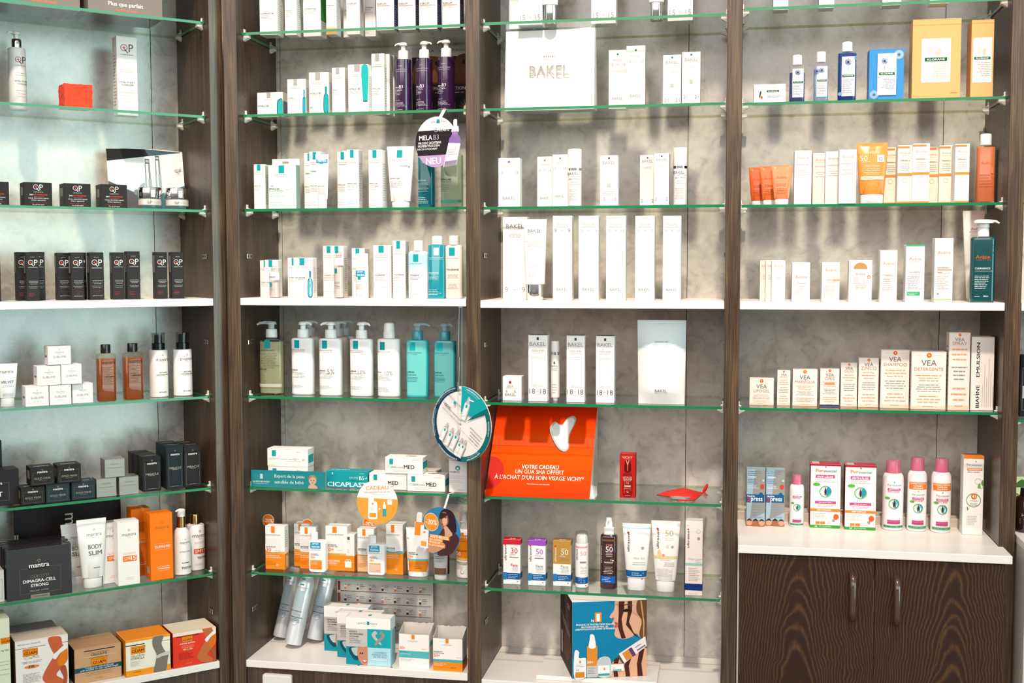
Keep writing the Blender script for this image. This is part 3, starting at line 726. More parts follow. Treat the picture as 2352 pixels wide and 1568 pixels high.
qp_cream(spot(1, 'C', 577, 818, 162, d=0.045), 'middle of three whole black cream boxes, third shelf')
qp_cream(spot(1, 'C', 909, 1145, 171, d=0.045), 'black cream box standing before the display card, third shelf')
s = spot(1, 'C', 978, 1666, -160, d=0.20)
def qp_card():
    mb = MB(); w, h = s.w, s.h; n = 12; pts = []
    for i in range(n+1): t = i/n; pts.append((w*(t-0.5), h*(1-0.02*(2*t-1)**2)))
    th = 0.004; cm = card('#eeeae5')
    fr = [(-w/2, -th, 0), (w/2, -th, 0)] + [(x, -th, z) for x, z in reversed(pts)]; bk = [(x, 0, z) for x, _, z in fr]; m_ = len(fr)
    mb.add(fr, [tuple(range(m_))], cm); mb.add(bk, [tuple(reversed(range(m_)))], cm)
    for i in range(m_): j = (i+1) % m_; mb.add([fr[i], fr[j], bk[j], bk[i]], [(3, 2, 1, 0)], cm)
    def dropper(x, y0, k, c1='#c9d3d6'):
        return [('r', x-0.045*k, y0, x+0.045*k, y0+0.33*k, '#b9c9cf'), ('r', x-0.02*k, y0, x+0.0*k, y0+0.33*k, '#eef3f3'), ('r', x-0.036*k, y0+0.33*k, x+0.036*k, y0+0.58*k, '#9aa0a3'), ('r', x-0.02*k, y0+0.33*k, x+0.01*k, y0+0.58*k, '#e3e6e6'),
                ('r', x-0.03*k, y0+0.58*k, x+0.03*k, y0+0.66*k, '#5d5f61'), ('r', x-0.022*k, y0+0.6*k, x+0.022*k, y0+0.64*k, '#c8cccd')]
    D = [('p', [(0, 0.0), (1, 0.0), (1, 0.42), (0.5, 0.2), (0, 0.46)], '#557f8c'), ('p', [(0, 0.0), (0.42, 0.0), (0.33, 0.27), (0, 0.46)], '#6b6a70'),
         ('p', [(0, 0.78), (0.0, 0.975), (0.25, 0.99), (0.5, 0.995), (0.98, 0.97)], '#2c2828'), ('p', [(0.55, 0.885), (0.5, 0.99), (0.98, 0.965)], '#4d6a77')]
    D += dropper(0.52, 0.18, 1.0) + dropper(0.655, 0.3, 0.9) + [('c', 0.36, 0.29, 0.04, '#8fa4ac'), ('s', [(0.36, 0.30), (0.42, 0.42), (0.47, 0.44), (0.44, 0.33)], '#b7c7cc')]
    D += qp(0.92, 0.66, 0.09, '#9a7f74', QPR, w/h)
    draw(mb, lambda x, z, o: (x, -th-o, z), w, h, D)
    mb.xform(Matrix.Rotation(math.radians(-10), 4, 'X'))
    o = mb.build('display_card', None, to_world(1, (s.x, s.d, s.z+0.0008)), PHI)
    tag(o, 'white and slate display card with two dropper bottles printed, leaning behind jars', 'display card')
qp_card()
def jar(s, lab):
    w = s.w
    vessel(s, [('glass_jar', [(0, 0.9), (0.02, 0.98), (0.05, 1), (0.44, 1), (0.49, 0.92)], clear('#f4f4f2', 0.02)), ('inner_cup', [(0.16, 0.9), (0.18, 0.94), (0.44, 0.94), (0.47, 0.88)], plastic('#efe8e2'), {'label': 'white inner cup'}),
               ('lid', [(0.5, 0.985), (0.52, 1.0), (0.96, 1.0), (0.99, 0.97), (1.0, 0.92)], CHROME, {'label': 'polished chrome lid', 'seg': 48})],
           qp(0.36, 0.3, 0.2, '#6a5048', QPR, 0.9)[:5] + microl(0.5, 0.9, (0.33, 0.27), '#c07a6a', 0.04), lab, 'jar', 'cream_jar', 'chrome-lidded cream jars', 1.0, decal_on=1)
jar(spot(1, 'C', 1240, 1455, 199, d=0.04, rnd_=1), 'left chrome-lidded cream jar before the display card')
jar(spot(1, 'C', 1487, 1700, 207, d=0.04, rnd_=1), 'right chrome-lidded cream jar before the display card')
# white shelf: tall black serum boxes
G3 = 'tall black serum boxes on the white shelf of the left bay'
def serum(x0, x1, top, d, lab, red='h', dep=0.03):
    s = spot(1, 'D', x0, x1, top, d=d); asp = s.w/s.h
    D = microl(0.22, 0.78, (0.90,), '#e8e2dd', 0.016, 'c') + qp(0.52, 0.79, 0.72, '#f2ede8', QPR, asp) + microl(0.2, 0.9, (0.405, 0.375, 0.345), '#e8e2dd', 0.018, 'c') + microl(0.14, 0.9, (0.29, 0.26), '#cfc9c4', 0.018, 'c')
    if red == 'h': D += microl(0.2, 0.9, (0.185,), '#c8402c', 0.012, 'c') + microl(0.4, 0.65, (0.13,), '#c8402c', 0.016, 'c') + microl(0.15, 0.9, (0.085,), '#e8e2dd', 0.018, 'c')
    else: D += microl(0.16, 0.7, (0.16, 0.13, 0.1), '#c8402c', 0.018)
    return carton(s, dep, '#2b2829', D, lab, G3, side=[('m', 0.2, 0.05, 0.75, 0.5, 12, '#6b6663'), ('r', 0.2, 0.57, 0.8, 0.93, '#8b8683')])
serum(-112, 3, 790, 0.06, 'black serum box of which only an edge shows at photo border', 'h')
serum(148, 264, 780, 0.10, 'black serum box behind, left of the leftmost group of three', 'l')
serum(233, 352, 780, 0.055, 'black serum box in front in the leftmost group of three', 'l')
serum(289, 404, 778, 0.10, 'black serum box behind, right of the leftmost group of three', 'l')
serum(513, 630, 785, 0.09, 'first black serum box in the group of four', 'h')
serum(638, 755, 783, 0.05, 'second and foremost black serum box in the group of four', 'h')
serum(662, 778, 783, 0.10, 'rearmost, mostly hidden black serum box in the group of four', 'h')
serum(804, 934, 782, 0.055, 'last black serum box on the right in the group of four', 'h')
serum(1011, 1118, 782, 0.06, 'left of the pair of black serum boxes with lifted lid', 'l')
serum(1144, 1260, 772, 0.055, 'right of the pair of black serum boxes, lid slightly lifted', 'l')
serum(1400, 1506, 780, 0.06, 'left black serum box of the pair next to the wooden side', 'l')
serum(1546, 1655, 779, 0.055, 'black serum box nearest the wooden side panel, white shelf', 'l')
# fourth shelf
view(0, 740, 3.92)
s = spot(1, 'E', -36, 165, 372, vb=765, rnd_=0.5)
squeeze_tube(s, '#f2eeea', '#f2eeea', [('t', 'mantra', 0.47, 0.81, 0.62, '#8d5f58'), ('t', 'VELVET', 0.5, 0.575, 0.58, '#4a5560', 'b')] + microl(0.2, 0.8, (0.5, 0.47, 0.3, 0.27), '#7a7470', 0.02, 'c'), 'white squeeze tube standing on its cap at left edge, fourth shelf', hc=0.2, wb=0.7, wc=0.62)
G4 = 'small white cream boxes stacked in a pyramid'
def sub(s, dep, lab, on=None):
    D = mantra(0.5, 0.66, 0.36, '#8a837c', True, '', s.w/s.h) + [('f', 0.14, 0.12, 0.86, 0.68, 0.004, '#d9d2cb'), ('r', 0.31, 0.6, 0.69, 0.74, '#f3efea'), ('t', 'mantra', 0.5, 0.67, 0.36, '#8a837c'), ('t', 'SUBLIME', 0.5, 0.43, 0.56, '#c3bcb5')] + microl(0.3, 0.7, (0.27, 0.22), '#b5aea7', 0.03, 'c')
    return carton(s, dep, '#f3eeea', D, lab, G4, side=[('r', 0.3, 0.4, 0.75, 0.5, '#8b857f')])
DP = 0.05
b1_ = sub(spot(1, 'E', 230, 440, 575, vb=757), DP, 'bottom left box of the white box pyramid')
b2_ = sub(spot(1, 'E', 448, 643, 566, vb=744), DP, 'bottom middle box of the white box pyramid')
b3_ = sub(spot(1, 'E', 651, 838, 550, vb=728), DP, 'bottom right box of the white box pyramid')
zt = max(b1_.ztop, b2_.ztop, b3_.ztop); dpy = max(b1_.d, b2_.d)
c1_ = sub(spot(1, 'E', 336, 547, 393, d=dpy, on=zt), DP, 'middle row left box of the white box pyramid')
c2_ = sub(spot(1, 'E', 553, 737, 378, d=dpy, on=zt), DP, 'middle row right box of the white box pyramid')
zt = max(c1_.ztop, c2_.ztop)
sub(spot(1, 'E', 432, 640, 215, d=dpy, on=zt), DP, 'single box on top of the white box pyramid')
AMB = clear('#c06a28', 0.03); AMBL = clear('#b05a1c', 0.03)
for x0, x1, yt, yb, lab in ((872, 1037, 197, 722, 'left amber bottle with black cap, fourth shelf'), (1110, 1281, 185, 705, 'right amber bottle with black cap, fourth shelf')):
    s = spot(1, 'E', x0, x1, yt, vb=yb, rnd_=0.8)
    cap_bottle(s, '', '#191517', [('t', 'mantra', 0.55, 0.685, 0.75, '#3a2418')] + [('m', 0.12, 0.3, 0.85, 0.62, 14, '#5a3418')] + [('t', 'ANTI-AGE', 0.6, 0.44, 0.5, '#2e1a10', 'b')], lab, hb=0.845, cw=0.54, ar=0.8, n=5, bodymat=clear('#f6efe6', 0.02), shoulder=0.03, capmat=mat('#191517', 0.12, kind='gloss'),
               liquid=(clear('#d07a2c', 0.05, 1.45, 'liquid', 0.45), 0.75), group='amber bottles on the fourth shelf')
for x0, x1, yt, yb, lab in ((1345, 1510, 93, 677, 'left white bottle with black pump under clear cap'), (1561, 1727, 90, 665, 'right white bottle with black pump under clear cap')):
    s = spot(1, 'E', x0, x1, yt, vb=yb, rnd_=1.0)
    BLK = mat('#17161a', 0.15, kind='gloss')
    vessel(s, [('bottle_body', [(0, 0.93), (0.008, 1), (0.72, 0.97), (0.735, 0.93)], plastic('#f1ece8')), ('pump_collar', [(0.737, 0.70), (0.835, 0.70), (0.84, 0.62)], BLK, {'label': 'glossy black collar'}),
               ('pump_head', [(0.841, 0.42), (0.965, 0.40), (0.97, 0.36)], BLK), ('clear_cap', [(0.842, 0.68), (0.99, 0.72), (1.0, 0.71)], clear('#d8dcdc', 0.02))],
           mantra(0.6, 0.585, 0.72, '#7d4a48', True, '', s.w/s.h) + [('t', 'ANTI-AGE', 0.62, 0.385, 0.46, '#4a4548', 'b'), ('t', 'CLEANSING MILK', 0.6, 0.35, 0.7, '#4a4548', 'b'), ('t', 'FACE-EYES', 0.58, 0.08, 0.42, '#4a4548', 'b')] + microl(0.22, 0.98, (0.325,), '#8a8484', 0.012), lab, 'bottle', 'pump_bottle', 'white bottles with black pumps', 1.0)
# fifth shelf
view(0, 980, 7.84)
GB = 'black square cream boxes with gold frame'
def gold(s, dep, lab, mt='#262324'):
    D = [('f', 0.1, 0.1, 0.9, 0.72, 0.006, '#9a8a6a'), ('r', 0.26, 0.66, 0.74, 0.78, mt), ('t', 'mantra', 0.5, 0.73, 0.42, '#efe9e3', 'b'), ('o', 0.5, 0.85, 0.035, 0.01, '#b09a72'), ('t', 'GOLD MASK', 0.5, 0.39, 0.68, '#c9bea4'), ('r', 0.4, 0.05, 0.6, 0.14, mt)] + microl(0.3, 0.7, (0.28, 0.105), '#b0a890', 0.03, 'c')
    return carton(s, dep, mt, D, lab, GB, side=[('r', 0.3, 0.35, 0.85, 0.8, '#8f8a6d')], topd=[('t', 'mantra', 0.5, 0.35, 0.6, '#efe9e3', 'b')])
p = spot(1, 'F', -420, 345, 785, vb=1430)
carton(p, 0.06, '#282425', [('f', 0.25, 0.14, 0.76, 0.64, 0.004, '#a79c86'), ('r', 0.28, 0.58, 0.62, 0.68, '#282425'), ('t', 'mantra', 0.45, 0.63, 0.3, '#efe9e3', 'b'), ('t', 'LIFT', 0.45, 0.33, 0.3, '#efe9e3', 'b')], 'large black shrink-wrapped box cut off by left edge, fifth shelf', side=[])
q = spot(1, 'F', -260, 33, 250, d=0.17)
carton(q, 0.05, '#1d2326', [], 'tall black box behind the shrink-wrapped one at left edge', side=[])
g1 = gold(spot(1, 'F', 375, 812, 1082, vb=1400), 0.055, 'bottom left black gold-framed box')
g2 = gold(spot(1, 'F', 832, 1255, 1032, vb=1358), 0.055, 'bottom middle black gold-framed box in bluish foil', '#26343a')
g3 = gold(spot(1, 'F', 1292, 1715, 982, vb=1305), 0.055, 'bottom right black gold-framed box in bluish foil', '#26343a')
zt = max(g1.ztop, g2.ztop, g3.ztop)
gold(spot(1, 'F', 548, 985, 722, d=g2.d, on=zt), 0.055, 'upper left black gold-framed box of the stack')
gold(spot(1, 'F', 1035, 1462, 678, d=g2.d, on=zt), 0.055, 'upper right black gold-framed box of the stack')
SILV = mat('#8d847c', 0.34, 0.6, kind='silver_foil')
def silver(s, dep, lab):
    D = [('f', 0.08, 0.28, 0.92, 0.72, 0.005, '#8a827b'), ('r', 0.3, 0.68, 0.7, 0.78, SILV), ('t', 'mantra', 0.5, 0.72, 0.4, '#7a726c'), ('t', 'INFINITE CREAM BALANCER', 0.5, 0.52, 0.68, '#857d77')] + microl(0.3, 0.7, (0.42,), '#948c86', 0.03, 'c')
    o = carton(s, dep, '#b5aba3', D, lab, 'silver cream boxes', side=[('m', 0.2, 0.2, 0.8, 0.8, 6, '#6a635e')])
    o.obj.data.materials[0] = SILV
    return o
v1 = silver(spot(1, 'F', 1738, 2100, 925, vb=1262), 0.048, 'silver box at lower left of the three silver ones')
v2 = silver(spot(1, 'F', 2146, 2500, 893, vb=1222), 0.048, 'silver box at lower right of the three silver ones')
silver(spot(1, 'F', 1888, 2250, 575, d=max(v1.d, v2.d), on=max(v1.ztop, v2.ztop)), 0.048, 'silver box resting on the other two silver ones')
view(0, 740, 3.92)
def mir(s, dep, lab, mt, t2):
    D = [('f', 0.12, 0.06, 0.9, 0.82, 0.008, '#9a958a'), ('r', 0.2, 0.78, 0.8, 0.86, mt), ('t', 'mantra', 0.52, 0.8, 0.52, '#efe9e3', 'b'), ('o', 0.52, 0.885, 0.04, 0.012, '#b09a72'), ('t', 'MIRACLE', 0.52, 0.49, 0.68, '#d8d0c2'), ('r', 0.35, 0.04, 0.68, 0.08, mt)] + microl(0.3, 0.72, (0.45, 0.07), '#c8c0b2', 0.02, 'c')
    return carton(s, dep, mt, D, lab, 'black upright serum cartons on the fifth shelf', side=[('m', 0.1, 0.1, 0.5, 0.4, 4, '#55504e')], topd=[('t', 'mantra', 0.55, 0.5, 0.6, '#d8d2cc', 'b')])
f = spot(1, 'F', 1284, 1449, 1207, vb=1520); dd = 0.044
mir(f, dd, 'front box of the file of three short black cartons', '#232022', 'x')
for i, lab in ((1, 'middle box of the file of three short black cartons'), (2, 'rear box of the file of three short black cartons')):
    k = spot(1, 'F', 1284, 1449, 1207, vb=1520); k.d = f.d+i*(dd+0.0006); k.x = f.x-0.002*i; mir(k, dd, lab, '#232022', 'x')
f = spot(1, 'F', 1499, 1652, 1110, vb=1502)
mir(f, 0.05, 'taller black carton, front left of the block of four', '#1d272c', 'x')
k = spot(1, 'F', 1499, 1652, 1110, vb=1502); k.d = f.d+0.0506; mir(k, 0.05, 'taller black carton, rear left of the block of four', '#1d272c', 'x')
f = spot(1, 'F', 1657, 1812, 1108, vb=1480)
mir(f, 0.05, 'taller black carton, front right of the block of four', '#262123', 'x')
k = spot(1, 'F', 1657, 1812, 1108, vb=1480); k.d = f.d+0.0506; mir(k, 0.05, 'taller black carton, rear right of the block of four', '#262123', 'x')
# lowest glass shelf
view(0, 1100, 3.35)
s = spot(1, 'G', 105, 930, 165, d=0.225)
mb = MB(); w, h = s.w, s.h; mb.box(-w/2, w/2, 0, 0.006, 0, h, card('#1c1416'), 0.0006)
draw(mb, lambda x, z, o: (x, -o, z), w, h, [('t', 'mantra', 0.51, 0.52, 0.62, '#e8e4e0', 'd'), ('t', 'COSMETICS', 0.435, 0.42, 0.2, '#8a7f78', 'd'), ('r', 0.0, 0.52, 0.035, 0.62, '#d9d4ce'), ('t', '1', 0.018, 0.57, 0.012, '#4a4444')] +
     [('c', rnd.uniform(0.03, 0.97), rnd.uniform(0.1, 0.98), rnd.uniform(0.0006, 0.0016), '#b98f5a') for _ in range(90)])
tag(mb.build('sign_board', None, to_world(1, (s.x, s.d, s.z)), PHI), 'black board with downward white lettering and gold specks behind the packs', 'board')
s = spot(1, 'G', -190, 33, 712, d=0.05)
carton(s, 0.05, '#d9d2cc', [('f', 0.3, 0.1, 0.93, 0.72, 0.01, '#9a948e')], 'pale box corner at left edge of the lowest glass shelf', side=[])
f = spot(1, 'G', 47, 552, 523, vb=912)
for i in range(9):
    k = spot(1, 'G', 47, 552, 523, vb=912); k.d = f.d+i*0.0135; k.x = f.x-(i % 3)*0.002+0.001*((i*7) % 4); k.h = f.h+0.001*((i*5) % 4)
    lab = 'frontmost black plastic-wrapped envelope with white lettering' if i == 0 else ('rearmost envelope of the file of black envelopes' if i == 8 else None)
    D = ([('f', 0.2, 0.1, 0.83, 0.6, 0.0035, '#8a7f70'), ('r', 0.33, 0.57, 0.66, 0.63, '#2b2628'), ('t', 'mantra', 0.5, 0.64, 0.31, '#f0ebe6', 'b'), ('o', 0.5, 0.735, 0.025, 0.007, '#b09a72'), ('t', 'CEROTTI', 0.5, 0.43, 0.28, '#8a8066'),
          ('t', 'DIMAGRA-CELL', 0.5, 0.345, 0.5, '#f6f1ec', 'b'), ('t', 'STRONG', 0.5, 0.255, 0.27, '#f6f1ec', 'b'), ('t', 'CELLULITE - LIFTING', 0.49, 0.15, 0.28, '#d8d2cc'), ('r', 0.36, 0.0, 0.65, 0.075, '#a89e8c'), ('t', '3 TRATTAMENTI', 0.5, 0.035, 0.24, '#3a3432', 'b')] if i == 0 else [('t', 'mantra', 0.5, 0.8, 0.3, '#d0cac4', 'b')])
    o = carton(k, 0.0115, '#2b2628', D, lab or 'thin black envelope inside the file, only its top edge showing', 'file of flat black envelopes on the lowest glass shelf', side=[], cat='envelope', name='product_envelope', seam=False, tilt=math.radians(-1.0))
    o.obj.data.materials[0] = mat('#2b2628', 0.12, kind='wrapped_card')
def bodyslim(s, lab):
    return squeeze_tube(s, '#efebe7', '#f2eeea', mantra(0.57, 0.775, 0.5, '#aaa39d', True, '', s.w/s.h) + [('t', 'BODY', 0.58, 0.6, 0.46, '#8d8782', 'b', 0.065), ('t', 'SLIM', 0.58, 0.51, 0.46, '#8d8782', 'b', 0.065), ('r', 0.5, 0.29, 0.72, 0.3, '#8d8782')] + microl(0.35, 0.8, (0.46,), '#b3aca6', 0.012, 'c'), lab, hc=0.14, wb=0.72, wc=0.62, group='white body cream tubes')
s = spot(1, 'G', 592, 822, 305, vb=845, rnd_=0.6); bodyslim(s, 'front white squeeze tube right of the black envelopes')
k = spot(1, 'G', 480, 700, 340, vb=820, rnd_=0.6); k.d = s.d+0.058; k.x -= 0.003; bodyslim(k, 'white squeeze tube half hidden behind the front one')
def spf(s, lab, col='#f3efea'):
    return carton(s, 0.042, col, mantra(0.53, 0.79, 0.66, '#8a7f72', True, '', s.w/s.h) + microl(0.2, 0.9, (0.505, 0.485), '#ef8a50', 0.014, 'c') + [('r', 0.22, 0.37, 0.86, 0.46, '#f07f22'), ('t', 'SPF', 0.43, 0.415, 0.3, '#fbe9d8'), ('t', '15', 0.71, 0.415, 0.22, '#fff6ec', 'b')] + microl(0.3, 0.8, (0.12, 0.095), '#ef8a50', 0.014, 'c'),
                  lab, 'white sun care boxes with orange band', side=[('m', 0.3, 0.1, 0.9, 0.4, 10, '#b5aea7')])
f = spf(spot(1, 'G', 908, 1073, 322, vb=815), 'white box with orange number band in front, beside orange boxes')
k = spot(1, 'G', 818, 985, 330, vb=790); k.d = f.d+0.0455; k.x = f.x-0.030
spf(k, 'white orange-banded box behind, between tube and front box')
def sup(s, lab, dep=0.048):
    return carton(s, dep, '#f57b12', mantra(0.53, 0.79, 0.6, '#a36a2a', True, '', s.w/s.h) + [('t', 'SUPREME', 0.54, 0.5, 0.7, '#f9ded0', 'b'), ('r', 0.18, 0.545, 0.9, 0.548, '#f9c9a0'), ('r', 0.18, 0.455, 0.9, 0.458, '#f9c9a0'), ('t', 'LUXE BRONZER', 0.55, 0.2, 0.56, '#fbe4cc'), ('r', 0.3, 0.165, 0.85, 0.175, '#fff3e4')] + microl(0.3, 0.85, (0.14,), '#fbe4cc', 0.01, 'c'),
                  lab, 'tall orange tanning oil boxes', side=[('r', 0.2, 0.09, 0.75, 0.19, '#d9c3a0')])
s = sup(spot(1, 'G', 1158, 1331, 262, vb=775), 'front tall orange box on the lowest glass shelf')
k = spot(1, 'G', 1012, 1160, 225, vb=745); sup(k, 'rear tall orange box on the lowest glass shelf')
s = spot(1, 'G', 1330, 1465, 228, vb=742, rnd_=1)
vessel(s, [('bottle_body', [(0, 0.92), (0.008, 1), (0.55, 0.97), (0.62, 0.9), (0.68, 0.7), (0.72, 0.5)], plastic('#efe9e3')), ('pump_collar', [(0.722, 0.52), (0.885, 0.50)], GOLD, {'label': 'gold collar'}),
           ('pump_head', [(0.887, 0.42), (0.96, 0.44), (0.985, 0.46), (1.0, 0.3)], plastic('#f3efea'), {'extra': [nozzle(plastic('#f3efea'), 0.99, -1, 0.34, 0.008)]})],
       mantra(0.56, 0.5, 0.58, '#8a7f72', True, '', s.w/s.h) + [('t', 'ATTRACTION', 0.55, 0.36, 0.6, '#6a6460'), ('r', 0.35, 0.185, 0.76, 0.195, '#5a4a48'), ('t', 'TESTER', 0.62, 0.11, 0.62, '#55504e', 'b')], 'white pump bottle with gold collar on the lowest glass shelf', 'bottle', 'pump_bottle', None, 1)
s = spot(1, 'G', 1445, 1580, 262, vb=705, rnd_=1); s.x -= 0.003
cap_bottle(s, '#f1ebe6', '', mantra(0.6, 0.62, 0.8, '#6a5a58', True, '', s.w/s.h) + microl(0.3, 0.96, (0.51, 0.49), '#e05a30', 0.016) + [('r', 0.25, 0.3, 0.98, 0.39, '#d8451c'), ('t', 'SPF15', 0.62, 0.345, 0.62, '#fff0e6'), ('t', 'TESTER', 0.68, 0.23, 0.54, '#55504e', 'b')] + microl(0.3, 0.96, (0.12, 0.1), '#e05a30', 0.016),
           'white bottle with gold cap and red band beside wooden side', hb=0.82, cw=0.56, ar=1, n=2, capmat=GOLD, shoulder=0.04)
# bottom board: big carton boxes with printed figures
G6 = 'large treatment boxes on the bottom board of the left bay'
def guamlogo(x, y, w, asp):
    return [('r', x-w/2, y-w*0.27*asp, x+w/2, y+w*0.27*asp, '#8a3c10'), ('r', x-w*0.485, y-w*0.255*asp, x+w*0.485, y+w*0.255*asp, '#f08a12'), ('t', 'GUAM', x, y-w*0.06*asp, w*0.84, '#5a1c10', 'b', w*0.22*asp), ('t', "Fanghi d'alga", x, y+w*0.15*asp, w*0.8, '#8a3c10', '', w*0.10*asp)]
def figure(x, y, k, skin, asp, c2='#e07a1c', pants='#f0e8e4'):
    P = lambda pts: [(x+px*k, y+py*k*asp) for px, py in pts]
    return [('s', P([(-0.16, 0.62), (0.20, 0.62), (0.26, 0.38), (0.34, 0.22), (0.10, 0.02), (-0.06, 0.22)]), skin),
            ('s', P([(0.42, 0.1), (0.40, -0.20), (0.20, -0.42), (0.06, -0.62), (0.26, -0.80), (0.40, -1.1), (0.20, -1.15), (0.02, -0.95), (-0.24, -0.84), (-0.36, -0.62), (-0.14, -0.2), (0.12, 0.12), (0.36, 0.28)]), skin),
            ('s', P([(0.42, 0.16), (0.40, -0.16), (0.22, -0.36), (0.10, -0.2), (0.24, 0.1), (0.34, 0.26)]), c2),
            ('s', P([(0.18, -0.44), (0.34, -0.35), (0.40, -0.7), (0.34, -1.1), (0.22, -1.1), (0.28, -0.75)]), lighten(skin, 0.85)),
            ('s', P([(-0.04, 0.02), (0.14, 0.18), (0.36, 0.34), (0.40, 0.20), (0.20, 0.08), (0.04, -0.1)]), pants)]
s = spot(1, 'H', -190, 75, 1085, d=0.02)
carton(s, 0.09, '#dde0c4', guamlogo(0.9, 0.72, 0.36, s.w/s.h) + [('t', 'ng Gel', 0.84, 0.6, 0.22, '#4a4a3a')] + microl(0.6, 0.96, (0.46, 0.42, 0.36, 0.3), '#6a6a58', 0.014, 'r'), 'pale green box cut off by the lower left corner', G6, side=[])
s = spot(1, 'H', 116, 526, 1222, d=0.02); asp = s.w/s.h
f = carton(s, 0.085, '#ebe4de', [('t', 'RIDUCE LA CELLULITE', 0.26, 0.93, 0.42, '#5a5454'), ('r', 0, 0.855, 0.57, 0.862, '#2a2020'), ('r', 0.82, 0.855, 1, 0.862, '#2a2020')] + guamlogo(0.28, 0.77, 0.28, asp) + microl(0.1, 0.5, (0.68, 0.655), '#5a5050', 0.02, 'c') + microl(0.1, 0.5, (0.6, 0.575), '#5a5050', 0.025, 'c') +
           [('s', circ(0.3, 0.5, 0.14, 0.24*asp, 10), '#e88a3a'), ('t', 'FIR', 0.3, 0.5, 0.11, '#2a2020', 'b')] + [('m', 0.13, 0.2, 0.5, 0.38, 8, '#7a7070')] + figure(0.72, 0.62, 0.62, '#c9603a', asp), 'large white box with printed tanned legs, bottom left', G6, side=[('r', 0, 0, 1, 1, '#6a4418')], topc='#e8d8c0')
k = spot(1, 'H', 96, 500, 1222, d=0.02); k.d = s.d+0.087; k.x = s.x-0.008; k.h = s.h
carton(k, 0.07, '#8a8078', [], 'greyish box standing behind the white legs-printed box', G6, side=[])
s = spot(1, 'H', 572, 935, 1285, d=0.022); asp = s.w/s.h
carton(s, 0.11, '#c49a72', [('r', 0.2, 0.895, 0.86, 0.92, '#2a2020'), ('t', 'CONTRO GLI INESTETISMI DELLA', 0.52, 0.84, 0.44, '#6a5040'), ('t', 'CELLULITE', 0.52, 0.78, 0.34, '#4a2c1c', 'b'), ('r', 0.2, 0.725, 0.9, 0.732, '#f0dcc8'), ('t', 'E LE ADIPOSITA DELLA PELLE', 0.52, 0.69, 0.4, '#6a5040')] + guamlogo(0.52, 0.57, 0.32, asp) +
       [('r', 0, 0.32, 1, 0.45, '#1c5a68'), ('t', 'Trattamento anticellulite per', 0.52, 0.415, 0.62, '#dfeaf0', 'b'), ('t', 'pelli sensibili e/o con capillari fragili', 0.52, 0.36, 0.8, '#dfeaf0', 'b')] + microl(0.15, 0.9, (0.27, 0.24, 0.2), '#7a5c44', 0.02, 'c') + [('t', 'LACOTE', 0.5, 0.1, 0.16, '#e08a30', 'b')], 'light brown carton with teal band and orange badge', G6, side=[('r', 0, 0, 1, 1, '#3a2010')])
s = spot(1, 'H', 968, 1312, 1218, vb=1505); asp = s.w/s.h
carton(s, 0.10, '#e9e6d2', [('r', 0, 0.945, 1, 1, '#f59a1c'), ('r', 0, 0.84, 0.42, 0.865, '#2a2424'), ('r', 0.8, 0.84, 1, 0.848, '#2a2424')] + guamlogo(0.27, 0.71, 0.32, asp) + [('t', 'CELLULITE', 0.26, 0.55, 0.3, '#5a5a50'), ('t', 'FORMULA', 0.26, 0.48, 0.3, '#5a5a50')] + [('m', 0.1, 0.27, 0.36, 0.42, 7, '#a8a494')] +
       [('r', 0, 0, 1, 0.17, '#f59a1c'), ('t', 'LACOTE', 0.24, 0.11, 0.16, '#7a2810', 'b')] + [('s', [(0.62, 0.98), (0.84, 1.0), (0.80, 0.78), (0.86, 0.58), (0.95, 0.44), (0.93, 0.30), (0.88, 0.0), (0.62, 0.0), (0.66, 0.3), (0.68, 0.5), (0.60, 0.75)], '#8c857c'), ('s', [(0.68, 0.46), (0.95, 0.54), (0.95, 0.44), (0.8, 0.42), (0.70, 0.38)], '#e6e2da')],
       'cream box with orange top and printed grey torso', G6, side=[('r', 0, 0, 1, 1, '#c27a1c')], topc='#f5921c')
s = spot(1, 'H', 1331, 1664, 1162, vb=1437); asp = s.w/s.h
carton(s, 0.10, '#e03a24', [('r', 0, 0.9, 1, 1, '#efe0cc'), ('r', 0.08, 0.865, 0.6, 0.885, '#2a2020')] + guamlogo(0.33, 0.79, 0.24, asp) + [('t', 'AZIONE RAPIDA', 0.33, 0.67, 0.36, '#f6e0d4', 'b')] + microl(0.15, 0.52, (0.6, 0.56), '#f2cdbc', 0.025, 'c') + [('s', circ(0.34, 0.5, 0.12, 0.25*asp, 10), '#f0a070'), ('t', 'FIR', 0.34, 0.5, 0.1, '#a02818', 'b'), ('m', 0.12, 0.22, 0.5, 0.42, 6, '#8a1c12')] +
       figure(0.76, 0.68, 0.58, '#c26a40', asp, '#d8701c') + [('t', 'LACOTE', 0.36, 0.09, 0.13, '#f0a070', 'b')], 'red box with cream top and printed bent leg, bottom shelf', G6, side=[('r', 0, 0, 1, 1, '#9a1c10')], topc='#e8dcc4')
# ================================================================ second bay
view(540, 0, 4.0552)
GA = 'skin care cartons on the topmost shelf of the second bay'
def skin(s, dep, lab, group, name1, y=0.5, tw=0.75, rect=TEAL, extra=(), lt=True, col=WC, side=None, ry=(0.86, 1.0), rw=0.3, l2=(), tcol='#9a8d80', nb='b', ncol='#7d746d', logotw=0.82, tx=0.06, **kw):
    D = []
    if lt: D += logo(ry[1]-0.004, ry[0], 0.45, rw, None, logotw, rect)
    if name1: D += [('t', name1, tx, y, tw, ncol, 'l'+nb)]
    D += microl(tx, 0.75, [y-0.04-0.03*i for i in range(3)], tcol, 0.02) + microl(tx, 0.6, (0.12, 0.08), tcol, 0.016)
    return carton(s, dep, col, D+list(extra), lab, group, side=side, **kw)
Zt = -130
skin(spot(2, 'A', 227, 388, Zt, vb=327), 0.05, 'white carton farthest left on the topmost shelf, second bay', GA, 'CICAPLAST B5', 0.44)
